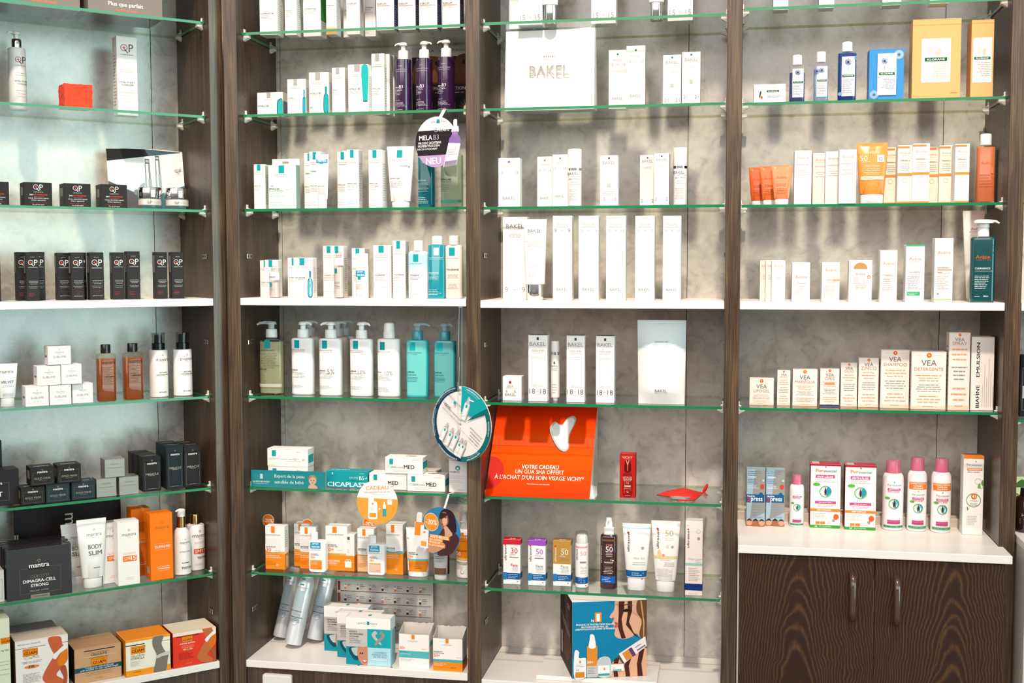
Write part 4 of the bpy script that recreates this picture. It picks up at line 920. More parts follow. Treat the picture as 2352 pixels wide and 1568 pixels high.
skin(spot(2, 'A', 462, 567, Zt, vb=330), 0.04, 'slim white carton second from left on the topmost shelf', GA, 'HYDRAPHASE', 0.5, 0.6)
GRN = [('r', 0, 0.32, 1, 1, '#3aa648'), ('m', 0.2, 0.03, 0.8, 0.3, 6, '#a8a29c')]
skin(spot(2, 'A', 633, 797, Zt, vb=340), 0.05, 'white carton with bright green side on the topmost shelf', GA, 'HYDRAPHASE', 0.55, 0.68, side=GRN)
skin(spot(2, 'A', 847, 940, Zt, vb=322), 0.04, 'slim white carton with orange foot on the topmost shelf', GA, 'HYDRAPHASE', 0.6, 0.75, extra=[('r', 0, 0, 1, 0.14, '#f0a85a')])
f = skin(spot(2, 'A', 1036, 1160, Zt, vb=322), 0.036, 'front white carton of the middle group of three, topmost shelf', GA, 'CICAPLAST', 0.64, 0.72)
k = spot(2, 'A', 1012, 1118, Zt, vb=330); k.d = f.d+0.037; k.x = f.x-0.024; skin(k, 0.03, 'white carton showing left behind the middle group, topmost shelf', GA, 'CICAPLAST', 0.55, 0.72)
k = spot(2, 'A', 1150, 1252, Zt, vb=330); k.d = f.d+0.037; k.x = f.x+0.038; skin(k, 0.06, 'white carton showing right behind the middle group, topmost shelf', GA, 'CICAPLAST', 0.59, 0.72)
for i, (x0, x1, vb, nm, lab) in enumerate(((1314, 1480, 283, 'ANTI-SCHUPPEN', 'first of four white cartons with violet tops, topmost shelf'), (1517, 1680, 279, 'ANTI-FORFORA', 'second of four white cartons with violet tops, topmost shelf'),
                                (1713, 1882, 272, 'ANTI-SCHUPPEN', 'third of four white cartons with violet tops, topmost shelf'), (1928, 2094, 264, 'ANTI-FORFORA', 'fourth of four white cartons, next to the middle post, topmost shelf'))):
    skin(spot(2, 'A', x0, x1, Zt, vb=vb), 0.045, lab, GA, 'KERIUM', 0.60, 0.5, side=[('r', 0, 0.0, 1, 1, '#3d4a8c' if i % 2 == 0 else '#4a3a5c'), ('m', 0.15, 0.05, 0.85, 0.6, 10, '#b8b8cc')], extra=[('t', nm, 0.06, 0.555, 0.8, '#a39a92', 'l'), ('r', 0, 0.72, 1, 0.84, '#4a3a72')])
# second shelf
GS = 'hyaluron care cartons on the second shelf of the second bay'
def amp(x, y, w, h, c='#1ba5ae'): return [('s', [(x-w/2, y), (x+w/2, y), (x+w/2, y+h*0.62), (x+w*0.2, y+h*0.74), (x+w*0.2, y+h), (x-w*0.2, y+h), (x-w*0.2, y+h*0.74), (x-w/2, y+h*0.62)], '#15607a'), ('s', [(x-w*0.4, y+h*0.03), (x+w*0.42, y+h*0.03), (x+w*0.42, y+h*0.6), (x+w*0.12, y+h*0.72), (x+w*0.12, y+h*0.97), (x-w*0.1, y+h*0.97), (x-w*0.1, y+h*0.72), (x-w*0.4, y+h*0.6)], c)]
GR = '#c2bdb8'
SIDEG = [('r', 0.06, 0.06, 0.8, 0.65, '#9aa0a6'), ('m', 0.12, 0.1, 0.75, 0.6, 9, '#5f6468')]
skin(spot(2, 'B', 206, 445, 860, vb=1092), 0.05, 'low white jar carton at left of the second shelf, second bay', GS, 'HYALU B5', 0.46, 0.42, GR, side=SIDEG, ry=(0.77, 1.0), rw=0.15, logotw=0.34, extra=[('s', [(0.78, 0.08), (0.78, 0.58), (0.84, 0.7), (0.985, 0.7), (0.985, 0.08)], '#1c6f86'), ('s', [(0.81, 0.1), (0.81, 0.56), (0.86, 0.66), (0.985, 0.66), (0.985, 0.1)], '#2ab4b8')], tx=0.04)
skin(spot(2, 'B', 486, 655, 737, d=0.068), 0.04, 'white carton with dropper print, second from left, second shelf', GS, 'HYALU', 0.47, 0.34, GR, ry=(0.82, 1.0), rw=0.2, extra=amp(0.93, 0.02, 0.16, 0.66), logotw=0.65)
skin(spot(2, 'B', 687, 870, 673, d=0.068), 0.045, 'white carton with blue ampoule print and green mark, second shelf', GS, 'HYALU B5', 0.5, 0.56, GR, ry=(0.81, 1.0), rw=0.26, extra=amp(0.87, 0.06, 0.24, 0.58) + [('t', '5*', 0.12, 0.16, 0.12, '#2a9a72', 'b')], logotw=0.7)
skin(spot(2, 'B', 901, 1021, 631, d=0.07), 0.04, 'slim white carton fourth from left, second shelf', GS, 'HYALU', 0.52, 0.36, GR, ry=(0.86, 1.0), rw=0.28)
k = spot(2, 'B', 922, 1042, 640, d=0.115); skin(k, 0.035, 'slim white carton hidden behind the fourth one, second shelf', GS, 'HYALU', 0.52, 0.36, GR)
skin(spot(2, 'B', 1051, 1241, 600, d=0.066), 0.04, 'white carton with teal tube print, fifth from left, second shelf', GS, 'HYALU B5', 0.5, 0.54, GR, ry=(0.85, 1.0), rw=0.28, logotw=0.74, extra=[('s', [(0.67, 0.93), (0.995, 0.93), (0.96, 0.3), (0.95, 0.25), (0.75, 0.25), (0.73, 0.3)], '#1fb0ae')])
skin(spot(2, 'B', 1271, 1390, 498, vb=1062), 0.04, 'tall white carton left of the violet pump bottles', GS, 'HYALU B5', 0.42, 0.6, GR, ry=(0.87, 1.0), rw=0.32)
k = spot(2, 'B', 1300, 1425, 505, d=0.115); k.x += 0.004; skin(k, 0.035, 'tall white carton hidden behind the front tall one', GS, 'HYALU B5', 0.42, 0.6, GR)
k = spot(2, 'B', 1345, 1470, 515, d=0.155); k.x += 0.004; skin(k, 0.035, 'rearmost tall white carton left of the violet pump bottles', GS, 'HYALU B5', 0.42, 0.6, GR)
VIO = mat('#35173f', 0.10, 0, 0.7, 0.5, 'violet_gloss')
for x0, x1, yt, vb, sd, lab in ((1495, 1642, 398, 1052, -1, 'left violet pump bottle on the second shelf'), (1688, 1837, 388, 1046, 1, 'middle violet pump bottle on the second shelf'), (1890, 2045, 374, 1040, -1, 'right violet pump bottle on the second shelf')):
    s = spot(2, 'B', x0, x1, yt, vb=vb, rnd_=1.0)
    pump_bottle(s, '', '#f3efea', [('r', 0.3, 0.655, 0.55, 0.77, '#d9cfc9'), ('t', 'LA ROCHE-POSAY', 0.44, 0.61, 0.8, '#e2dbe2'), ('m', 0.1, 0.575, 0.8, 0.59, 1, '#cfc6d2'), ('t', 'MELA', 0.04, 0.36, 0.3, '#efe8ef', 'lb'), ('t', 'B3', 0.36, 0.368, 0.24, '#efe8ef', 'l', 0.045)] +
                [('m', 0.04, 0.25, 0.62, 0.345, 5, '#d8cfda'), ('t', 'MELASYL', 0.1, 0.178, 0.3, '#e2dbe2', 'l'), ('m', 0.04, 0.09, 0.85, 0.155, 4, '#d8cfda'), ('m', 0.04, 0.04, 0.6, 0.055, 1, '#d8cfda')],
                lab, hb=0.765, ar=1.0, n=2.0, side=sd, cw=0.62, group='violet pump bottles with white pumps', bodymat=VIO, reach=0.5, headw=0.3, shoulder=0.012)
# poster behind them
s = spot(2, 'B', 1648, 2240, 432, d=0.232)
mb = MB(); w, h = s.w, s.h; w = min(w, 2*(W-0.0005-s.x)); mb.box(-w/2, w/2, 0, 0.004, 0, h, card('#c9c5c2'), 0.0004)
D = [('r', 0, 0, 1, 0.86, '#2c1c22'), ('t', 'LA ROCHE-POSAY', 0.64, 0.945, 0.42, '#4a4648'), ('t', 'LA', 0.13, 0.945, 0.07, '#4a4648'), ('t', 'LA', 0.31, 0.945, 0.07, '#4a4648'),
     ('s', [(0.02, 0.5), (0.1, 0.84), (0.45, 0.85), (0.6, 0.7), (0.5, 0.5)], '#8a5034'), ('s', [(0.62, 0.5), (0.7, 0.85), (0.98, 0.85), (0.98, 0.5)], '#7a4228'),
     ('s', circ(0.1, 0.76, 0.05, 0.6, 8), '#2a1512'), ('s', circ(0.42, 0.77, 0.06, 0.6, 8), '#2a1512'), ('c', 0.425, 0.77, 0.016, '#cfc0b8'), ('s', circ(0.85, 0.78, 0.06, 0.6, 8), '#2a1512'), ('c', 0.855, 0.78, 0.016, '#cfc0b8'),
     ('s', [(0.3, 0.52), (0.34, 0.68), (0.4, 0.62), (0.42, 0.52)], '#b06c48'), ('r', 0, 0.3, 1, 0.48, '#3a2230'), ('t', 'PIGMENTATIONS?', 0.62, 0.42, 0.56, '#e8dfe2', 'b'), ('m', 0.36, 0.345, 0.92, 0.38, 1, '#b8a8ae')]
for i in range(26):
    a = 2*math.pi*i/26; D.append(('p', [(0.86+0.03*math.cos(a+0.1), 0.14+0.03*math.sin(a+0.1)), (0.86+0.15*math.cos(a), 0.14+0.16*math.sin(a)), (0.86+0.03*math.cos(a-0.1), 0.14+0.03*math.sin(a-0.1))], '#b07a9a' if i % 2 else '#e0b090'))
D.append(('c', 0.86, 0.14, 0.05, '#f6e0c4'))
draw(mb, lambda x, z, o: (x, -o, z), w, h, D)
o = mb.build('poster', None, to_world(2, (s.x, s.d, s.z))); tag(o, 'dark poster with a face and light burst behind violet bottles', 'poster')
# round hanging signs
def disc_sign(s_u, s_v, ru, rv, y, decos, label, name='hanging_sign', base='#f1ece8', strap=None, ang=None, extra=None, cat='sign', group=None, label_strap=None, bay=2):
    """round card sign facing the shop, turned so it foreshortens from ru to rv; hung from the shelf edge by a strap"""
    c = at(bay, s_u, s_v, d=y); up = at(bay, s_u, s_v-rv, d=y); r = (up.z-c.z)
    rgt = at(bay, s_u+ru, s_v, d=y); rw = rgt.x-c.x
    turn = ang if ang is not None else -math.acos(max(-1, min(1, rw/r)))
    mb = MB(); n = 48; th = 0.0012; mt = card(base)
    fr = [(r*math.cos(2*math.pi*i/n), -th/2, r*math.sin(2*math.pi*i/n)) for i in range(n)]; bk = [(x, th/2, z) for x, _, z in fr]
    mb.add(fr, [tuple(range(n))], mt); mb.add(bk, [tuple(reversed(range(n)))], mt)
    for i in range(n): j = (i+1) % n; mb.add([fr[i], bk[i], bk[j], fr[j]], [(0, 1, 2, 3)], mt)
    draw(mb, lambda x, z, o: (x, -th/2-o, z-r), 2*r, 2*r, decos)
    if extra: extra(mb, r, th)
    o = mb.build(name, None, to_world(bay, c)); o.rotation_euler = (0, 0, frame(bay)[1]+turn)
    tag(o, label, cat, group)
    return o, c, r
def seg(a0, a1, n=20): return [(0.5+0.5*math.cos(math.radians(a0+(a1-a0)*i/n)), 0.5+0.5*math.sin(math.radians(a0+(a1-a0)*i/n))) for i in range(n+1)]
def neu_extra(mb, r, th):
    # printed bottle standing proud over the disc's right edge
    m0 = len(mb.v)
    for pts, c in (([(0.36, -1.02), (0.98, -0.95), (1.18, -0.1), (0.62, -0.06)], '#efe9ee'), ([(0.40, -1.02), (0.97, -0.96), (1.02, -0.75), (0.44, -0.8)], '#a98ac0'), ([(0.62, -0.08), (1.19, -0.12), (1.17, 0.08), (1.06, 0.22), (0.78, 0.22), (0.66, 0.1)], '#8d6cab'), ([(0.78, 0.22), (1.06, 0.22), (1.05, 0.36), (0.80, 0.36)], '#9a7ab4'),
                   ([(0.76, 0.34), (1.10, 0.34), (1.08, 0.56), (0.80, 0.56)], '#f3eff0'), ([(0.86, 0.56), (1.02, 0.56), (1.02, 0.78), (0.99, 0.84), (0.9, 0.84), (0.86, 0.78)], '#e9e4e6')):
        F_ = [(x*r, -0.0028, z*r) for x, z in pts]; B_ = [(x*r, -0.0008, z*r) for x, z in pts]; k = len(pts); mb.add(F_, [tuple(range(k))], card(c))
        for i in range(k): j = (i+1) % k; mb.add([F_[i], B_[i], B_[j], F_[j]], [(0, 1, 2, 3)], card(c))
    draw(mb, lambda x, z, o: (x, -0.0028-o, z), r, r, [('m', 1.1, -0.55, 1.55, -0.3, 4, '#b8b0b8')])
NEU = [('p', seg(28, 152)[:1] + seg(28, 152), '#f3efec'), ('p', seg(-150, -30), '#c3a2cf'),
       ('p', [(0.04, 0.24), (0.96, 0.24)] + seg(-30, 28)[1:] + seg(152, 210)[:-1], '#332c30'),
       ('r', 0.52, 0.865, 0.59, 0.945, TEAL), ('t', 'LA ROCHE-POSAY', 0.57, 0.895, 0.38, '#4a4648'), ('t', 'MELASYL', 0.68, 0.73, 0.28, '#f4f0f2', 'b'), ('o', 0.5, 0.735, 0.04, 0.012, '#8fb4d8'),
       ('t', 'MELA', 0.09, 0.595, 0.32, '#f7f3f4', 'lb'), ('t', 'B3', 0.44, 0.595, 0.13, '#cdbcd4', 'l'), ('t', 'MILDERT SICHTBAR', 0.07, 0.49, 0.56, '#f7f3f4', 'lb'), ('t', 'PIGMENTFLECKEN', 0.06, 0.43, 0.53, '#f7f3f4', 'lb'), ('t', 'NACH 4 WOCHEN*', 0.05, 0.37, 0.49, '#f7f3f4', 'lb'), ('t', 'NEU', 0.44, 0.125, 0.36, '#ffffff', 'b')]
NEU[0] = ('p', seg(28, 152), '#f3efec')
o, c, r = disc_sign(540+1873/4.0552, 1322/4.0552, 213/4.0552, 236/4.0552, -0.012, NEU, 'round black, white and lilac sign hanging from the second shelf', base='#332c30', extra=neu_extra)
def strap(o, c, r, ztop, xoff=0.0, w=0.011, y0=None, xo2=None):
    """clip strap from the sign up over the glass edge"""
    mb = MB(); M = o.matrix_basis.copy() if False else Matrix.Translation(o.location) @ Matrix.Rotation(o.rotation_euler.z, 4, 'Z'); Mi = M.inverted()
    A = Mi @ Vector((c.x+xoff, INS-0.0015, ztop-0.001)); B_ = Vector((xoff if xo2 is None else xo2, 0, r*0.93))
    for (p, q) in ((A, B_),):
        mb.add([(q.x-w/2, q.y-0.0004, q.z), (q.x+w/2, q.y-0.0004, q.z), (p.x+w/2, p.y-0.0004, p.z), (p.x-w/2, p.y-0.0004, p.z)], [(0, 1, 2, 3)], card('#e9e4e0'))
        mb.add([(q.x-w/2, q.y+0.0004, q.z), (q.x+w/2, q.y+0.0004, q.z), (p.x+w/2, p.y+0.0004, p.z), (p.x-w/2, p.y+0.0004, p.z)], [(3, 2, 1, 0)], card('#e9e4e0'))
    p = A; mb.box(p.x-w/2, p.x+w/2, p.y-0.0005, p.y+0.022, p.z+0.0012, p.z+0.0018, card('#e9e4e0'))
    mb.build('strap', o)
strap(o, c, r, SHELF[2]['B'], 0.012)
# third shelf
view(540, 300, 3.9207)
GC = 'blemish care products on the third shelf of the second bay'
skin(spot(2, 'C', 168, 271, 303, d=0.055), 0.035, 'slim white carton farthest left, third shelf, second bay', GC, 'EFFACLAR', 0.52, 0.55)
s = spot(2, 'C', 298, 548, 308, d=0.05)
carton(s, 0.03, '#dcebdc', logo(0.99, 0.81, 0.48, 0.2, 0.78, 0.52) + [('t', 'EFFACLAR', 0.03, 0.455, 0.37, '#5f6a62', 'lb'), ('t', 'DUO+M PATCH', 0.03, 0.41, 0.5, '#8a958c', 'l'), ('r', 0.08, 0.52, 0.18, 0.535, '#6cb4a8'), ('s', [(0.55, 0.72), (0.95, 0.8), (0.9, 0.5), (0.6, 0.45)], '#e8f3e8')] + microl(0.04, 0.7, (0.36, 0.32, 0.29, 0.15, 0.1), '#9aaa9c', 0.02),
       'pale green flat carton with hanging tab, third shelf', GC, side=[('r', 0, 0, 1, 1, '#b9d6c8')])
mb = MB(); w, h = s.w, s.h*0.155; n = 14
hx = 0.0; pts = [(-w/2, 0), (w/2, 0), (w/2, h), (-w/2, h)]
mb.box(-w/2+0.001, w/2, 0, 0.0008, 0, h*0.28, card('#dcebdc')); mb.box(-w/2+0.001, w/2, 0, 0.0008, h*0.62, h, card('#dcebdc'))
mb.box(-w/2+0.001, -w*0.12, 0, 0.0008, h*0.28, h*0.62, card('#dcebdc')); mb.box(w*0.12, w/2, 0, 0.0008, h*0.28, h*0.62, card('#dcebdc'))
o = mb.build('hang_tab', s.obj, (0, 0.013, s.h))
skin(spot(2, 'C', 621, 728, 200, d=0.09), 0.035, 'white carton behind, left of the blue-stickered tube', GC, 'EFFACLAR', 0.4, 0.6, extra=[('r', 0.1, 0.63, 0.8, 0.645, '#8ac06a')])
skin(spot(2, 'C', 667, 772, 188, d=0.052), 0.035, 'white carton directly behind the blue-stickered tube', GC, 'EFFACLAR', 0.4, 0.6, extra=[('r', 0.1, 0.65, 0.8, 0.665, '#8ac06a')])
JT = lambda x0, y0, x1, y1: [('r', x0, y0, x1, y1, '#2a9cc2'), ('t', 'JETZT', (x0+x1)/2, y0+(y1-y0)*0.73, (x1-x0)*0.62, '#ffffff', 'b', (y1-y0)*0.28), ('t', 'TESTEN', (x0+x1)/2, y0+(y1-y0)*0.3, (x1-x0)*0.78, '#ffffff', 'b', (y1-y0)*0.28)]
s = spot(2, 'C', 722, 841, 212, vb=692, d=0.012, rnd_=0.6)
s.d = INS-0.012 if False else 0.036
k = spot(2, 'C', 722, 841, 212, d=0.036, rnd_=0.0); 
s = k
squeeze_tube(s, '#f3efec', '#f0ece9', JT(0.06, 0.84, 0.92, 0.95) + [('r', 0.33, 0.825, 0.6, 0.84, TEAL)] + microl(0.15, 0.85, (0.8,), '#8fa0a8', 0.015, 'c') + [('t', 'EFFACLAR', 0.42, 0.41, 0.5, '#7d746d', 'b'), ('m', 0.18, 0.25, 0.8, 0.38, 5, '#a8a29c')], 'small white tube with blue tester sticker, third shelf', hc=0.16, wb=0.76, wc=0.64, group=GC, ar=0.1)
skin(spot(2, 'C', 919, 1025, 188, d=0.09), 0.03, 'left rear white carton of the middle three, third shelf', GC, 'EFFACLAR', 0.42, 0.6)
skin(spot(2, 'C', 966, 1070, 180, d=0.122), 0.03, 'hidden middle white carton of the middle three, third shelf', GC, 'EFFACLAR', 0.42, 0.6)
skin(spot(2, 'C', 1004, 1111, 170, d=0.05), 0.035, 'front white carton of the middle three, third shelf', GC, 'EFFACLAR', 0.42, 0.78)
skin(spot(2, 'C', 1201, 1323, 172, d=0.045), 0.045, 'single white carton left of the large white tube', GC, 'EFFACLAR', 0.42, 0.62, extra=[('r', 0.45, 0.37, 0.75, 0.38, '#e8a060')])
s = spot(2, 'C', 1357, 1603, 138, d=0.05, rnd_=0.3)
squeeze_tube(s, '#f0ebe6', '#f4f0ec', [('r', 0.38, 0.815, 0.58, 0.94, TEAL), ('t', 'LA ROCHE-POSAY', 0.47, 0.78, 0.62, '#8d8782'), ('m', 0.2, 0.75, 0.75, 0.765, 1, '#a8a29c'), ('t', 'MICROBIOME', 0.64, 0.68, 0.3, '#7a6a60', 'b'), ('c', 0.83, 0.665, 0.03, '#3a9cb0'), ('t', 'EFFACLAR', 0.15, 0.48, 0.36, '#7d746d', 'lb'), ('m', 0.16, 0.33, 0.62, 0.44, 4, '#a8a29c')],
             'large white tube with teal patch, third shelf', hc=0.1, wb=0.72, wc=0.64, group=GC)
TB = clear('#e2f2f4', 0.03); TBL = clear('#14a0ae', 0.05, 1.45, 'liquid', 0.7)
s = spot(2, 'C', 1650, 1799, 130, d=0.06, rnd_=0.8)
cap_bottle(s, '', '#f3efea', [('r', 0.35, 0.7, 0.6, 0.78, '#eef2f2'), ('t', 'EFFACLAR', 0.06, 0.43, 0.5, '#eaf4f4', 'lb'), ('m', 0.06, 0.25, 0.75, 0.4, 7, '#cfe6e8'), ('m', 0.06, 0.06, 0.75, 0.17, 4, '#cfe6e8')], 'teal transparent bottle beneath the hanging round sign', hb=0.84, cw=0.6, ar=0.8, n=3.5, bodymat=TB, liquid=(TBL, 0.8), group=GC, shoulder=0.03)
s = spot(2, 'C', 1856, 2050, 110, d=0.06, rnd_=0.7)
cap_bottle(s, '', '#f3efea', [('t', 'EFFACLAR', 0.02, 0.43, 0.52, '#3a4a3c', 'lb'), ('t', 'MICELLAIRE', 0.04, 0.395, 0.5, '#5a6a5c', 'l'), ('m', 0.04, 0.24, 0.5, 0.37, 5, '#6a7a6c'), ('r', 0.0, 0.075, 1.0, 0.115, '#4fae98')], 'clear pale green bottle with green band beside the middle post', hb=0.84, cw=0.5, ar=0.7, n=3.5, bodymat=clear('#f6faf5', 0.03), liquid=(clear('#e4eddc', 0.05, 1.45, 'liquid', 0.35), 0.8), group=GC, shoulder=0.03)
# white shelf
GD_ = 'sensitive skin products on the white shelf of the second bay'
skin(spot(2, 'D', 224, 338, 1167, d=0.085), 0.03, 'white carton farthest left and rearmost on the white shelf, second bay', GD_, 'TOLERIANE', 0.4, 0.6, ry=(0.81, 1.0))
s2 = skin(spot(2, 'D', 268, 382, 1163, d=0.045), 0.035, 'white carton directly behind the small tester bottle, in front of another', GD_, 'TOLERIANE', 0.4, 0.6, ry=(0.81, 1.0), extra=[])
s = spot(2, 'D', 310, 398, 1215, d=0.004, rnd_=1.0)
vessel(s, [('bottle_body', [(0, 0.93), (0.01, 1), (0.50, 1), (0.56, 0.97)], clear('#efeae6', 0.05)), ('inner_cup', [(0.02, 0.9), (0.48, 0.9)], plastic('#ece6e2')), ('collar', [(0.561, 1.0), (0.78, 0.98), (0.80, 0.8)], plastic('#f0ece9')), ('cap', [(0.801, 0.6), (0.93, 0.58), (0.98, 0.5), (1.0, 0.3)], clear('#e9e7e6', 0.05))],
       [('r', 0.2, 0.37, 0.42, 0.48, TEAL), ('t', 'Tester', 0.42, 0.66, 0.85, '#5a5a78'), ('m', 0.1, 0.25, 0.7, 0.35, 3, '#a8a29c')], 'small white tester bottle at left on the white shelf', 'bottle', 'tester_bottle', GD_, 1, decal_on=2)
skin(spot(2, 'D', 473, 600, 1145, d=0.075), 0.03, 'white carton behind the blue ampoule carton', GD_, 'TOLERIANE', 0.5, 0.5, ry=(0.81, 1.0))
skin(spot(2, 'D', 526, 698, 1143, d=0.035), 0.035, 'white carton with tall blue ampoule print, white shelf', GD_, 'TOLERIANE', 0.5, 0.56, ry=(0.81, 0.99), rw=0.26, logotw=0.7, extra=amp(0.87, 0.05, 0.24, 0.6, '#3aa8c4') + [('t', 'DERMALLERGO', 0.88, 0.28, 0.46, '#eaf6fa', 'vb')])
skin(spot(2, 'D', 791, 905, 1036, d=0.085), 0.035, 'white carton at left behind the slim white dispenser', GD_, 'TOLERIANE', 0.43, 0.56)
skin(spot(2, 'D', 863, 976, 1036, d=0.045), 0.036, 'white carton directly behind the slim white dispenser', GD_, 'TOLERIANE', 0.43, 0.56)
s = spot(2, 'D', 890, 977, 1085, d=0.006, rnd_=1.0)
vessel(s, [('bottle_body', [(0, 0.93), (0.006, 1), (0.66, 1), (0.70, 0.97)], clear('#efeae6', 0.05)), ('inner_cup', [(0.02, 0.9), (0.66, 0.9)], plastic('#eee9e4')), ('collar', [(0.701, 1.0), (0.85, 0.98), (0.86, 0.8)], plastic('#f3efec')), ('cap', [(0.861, 0.62), (0.96, 0.6), (0.99, 0.5), (1, 0.3)], clear('#e9e7e6', 0.05))],
       [('r', 0.18, 0.53, 0.46, 0.63, TEAL), ('m', 0.1, 0.2, 0.8, 0.33, 4, '#a8a29c'), ('t', 'TOLERIANE', 0.42, 0.34, 0.6, '#8d8782')], 'slim clear and white dispenser in front of two cartons', 'bottle', 'dispenser_bottle', GD_, 1, decal_on=1)
skin(spot(2, 'D', 1050, 1166, 1058, d=0.05), 0.045, 'white carton behind the blue-stickered white bottle', GD_, 'TOLERIANE', 0.45, 0.56, extra=[('r', 0.05, 0.58, 0.95, 0.61, '#b8dca0')])
s = spot(2, 'D', 1090, 1200, 1105, d=0.010, rnd_=0.6)
vessel(s, [('bottle_body', [(0, 0.97), (0.006, 1), (0.72, 1), (0.735, 0.98)], plastic('#f5f1ee')), ('cap', [(0.7355, 0.97), (0.985, 0.95), (1, 0.88)], plastic('#f6f2ef'))], JT(0.02, 0.48, 0.8, 0.62) + [('r', 0.22, 0.42, 0.46, 0.48, TEAL), ('m', 0.1, 0.37, 0.7, 0.39, 1, '#8fa0a8'), ('t', 'TOLERIANE', 0.3, 0.3, 0.44, '#8d8782'), ('m', 0.06, 0.2, 0.6, 0.28, 3, '#d08060'), ('m', 0.06, 0.04, 0.6, 0.09, 2, '#6ab0b8')],
       'white tester bottle with large blue sticker, white shelf', 'bottle', 'tester_bottle', GD_, 0.55, n=3)
skin(spot(2, 'D', 1244, 1403, 1032, d=0.03), 0.04, 'white carton right of the blue-stickered white bottle', GD_, 'TOLERIANE', 0.44, 0.6, extra=[('m', 0.5, 0.2, 0.9, 0.22, 1, '#4aa0b0')], side=[('m', 0.2, 0.1, 0.8, 0.8, 14, '#c0a898')])
skin(spot(2, 'D', 1418, 1531, 990, d=0.03), 0.04, 'taller slim white carton left of the two-tone bottle', GD_, 'TOLERIANE', 0.41, 0.85, extra=[('m', 0.4, 0.18, 0.95, 0.2, 1, '#4aa0b0')])
s = spot(2, 'D', 1562, 1742, 988, d=0.02, rnd_=0.55)
cap_bottle(s, '', '#f3efec', [('r', 0.3, 0.63, 0.56, 0.76, TEAL), ('t', 'LA ROCHE-POSAY', 0.44, 0.60, 0.6, '#5a6a72'), ('t', 'TOLERIANE', 0.14, 0.4, 0.46, '#5a5654', 'lb'), ('m', 0.14, 0.32, 0.78, 0.38, 3, '#8a8e90'), ('m', 0.25, 0.06, 0.7, 0.09, 1, '#a8a29c')], 'oval two-tone bottle, blue above and milky below', hb=0.82, cw=0.46, ar=0.5, n=2.2, group=GD_,
           bodymat=mat('#e2e6e8', 0.25, kind='plastic'), shoulder=0.06)
_b = s.obj.children[0]
mt, N, L, p = nodes_of('two_phase_liquid'); tc = N.new('ShaderNodeTexCoord'); sp = N.new('ShaderNodeSeparateXYZ'); L.new(tc.outputs['Object'], sp.inputs[0])
mr = N.new('ShaderNodeMapRange'); L.new(sp.outputs['Z'], mr.inputs[0]); mr.inputs[1].default_value = s.h*0.40; mr.inputs[2].default_value = s.h*0.80
L.new(ramp(N, L, mr.outputs[0], [(0.0, lin('#dfe2e4')), (0.18, lin('#c4dbe4')), (0.55, lin('#a3cddb')), (0.93, lin('#a8d4de')), (0.96, lin('#e6e6e4'))]), p.inputs['Base Color']); p.inputs['Roughness'].default_value = 0.25
_b.data.materials[0] = mt
TEALB = mat('#10919f', 0.18, 0, 0.6, 0.4, 'teal_gloss')
s = spot(2, 'D', 1744, 1896, 948, d=0.02, rnd_=0.6)
cap_bottle(s, '', '#eef0f0', [('r', 0.36, 0.69, 0.66, 0.81, '#e6eeee'), ('t', 'LA ROCHE-POSAY', 0.5, 0.65, 0.82, '#e9f3f3'), ('m', 0.1, 0.615, 0.9, 0.63, 1, '#d6e9ea'), ('t', 'TOLERIANE', 0.04, 0.41, 0.6, '#eaf6f6', 'lb'), ('m', 0.04, 0.3, 0.8, 0.39, 4, '#cfe8ea'), ('m', 0.04, 0.05, 0.85, 0.15, 4, '#cfe8ea')], 'teal bottle with white cap and white patch, white shelf', hb=0.86, cw=0.62, ar=0.6, n=4, group=GD_, bodymat=TEALB, shoulder=0.012)
s = spot(2, 'D', 1897, 2050, 945, d=0.02, rnd_=0.6)
cap_bottle(s, '#eadccd', '#efe3d6', [('r', 0.26, 0.68, 0.6, 0.81, TEAL), ('t', 'LA ROCHE-POSAY', 0.46, 0.64, 0.7, '#8d8076'), ('t', 'TOLERIANE', 0.46, 0.46, 0.74, '#6a4a3a', 'b'), ('m', 0.15, 0.32, 0.8, 0.39, 3, '#a89888', 'c'), ('m', 0.15, 0.15, 0.8, 0.24, 4, '#a89888', 'c')], 'cream-coloured bottle with teal patch beside the middle post', hb=0.85, cw=0.6, ar=0.6, n=3.4, group=GD_, shoulder=0.03)
# fourth shelf: large pump bottles
view(540, 690, 3.7935)
GE = 'large pump bottles on the fourth shelf of the second bay'
def lip(s, lab, col='#f3f0ee', capc='#f0f1f1', nm='LIPIKAR', side=1, pct=None, **kw):
    D = [('r', 0.19, 0.64, 0.42, 0.75, TEAL), ('t', 'LA ROCHE-POSAY', 0.36, 0.615, 0.64, '#7a706c'), ('m', 0.05, 0.585, 0.65, 0.6, 1, '#8a8480'), ('t', nm, 0.04, 0.34, 0.3, '#5a4a48', 'lb'), ('m', 0.04, 0.23, 0.8, 0.32, 5, '#a8a4a0'), ('m', 0.04, 0.09, 0.6, 0.14, 3, '#9ab0b4'), ('t', 'LAIT', 0.04, 0.31, 0.14, '#a8a4a0', 'l')]
    if pct: D.append(('t', pct, 0.58, 0.33, 0.34, '#b5b0ac', 'n'))
    return pump_bottle(s, col, capc, D, lab, hb=kw.pop('hb', 0.78), ar=0.55, n=3.4, side=side, cw=0.5, group=GE, headw=0.24, reach=0.42, **kw)
s = spot(2, 'E', 222, 419, 180, vb=818, rnd_=0.55)
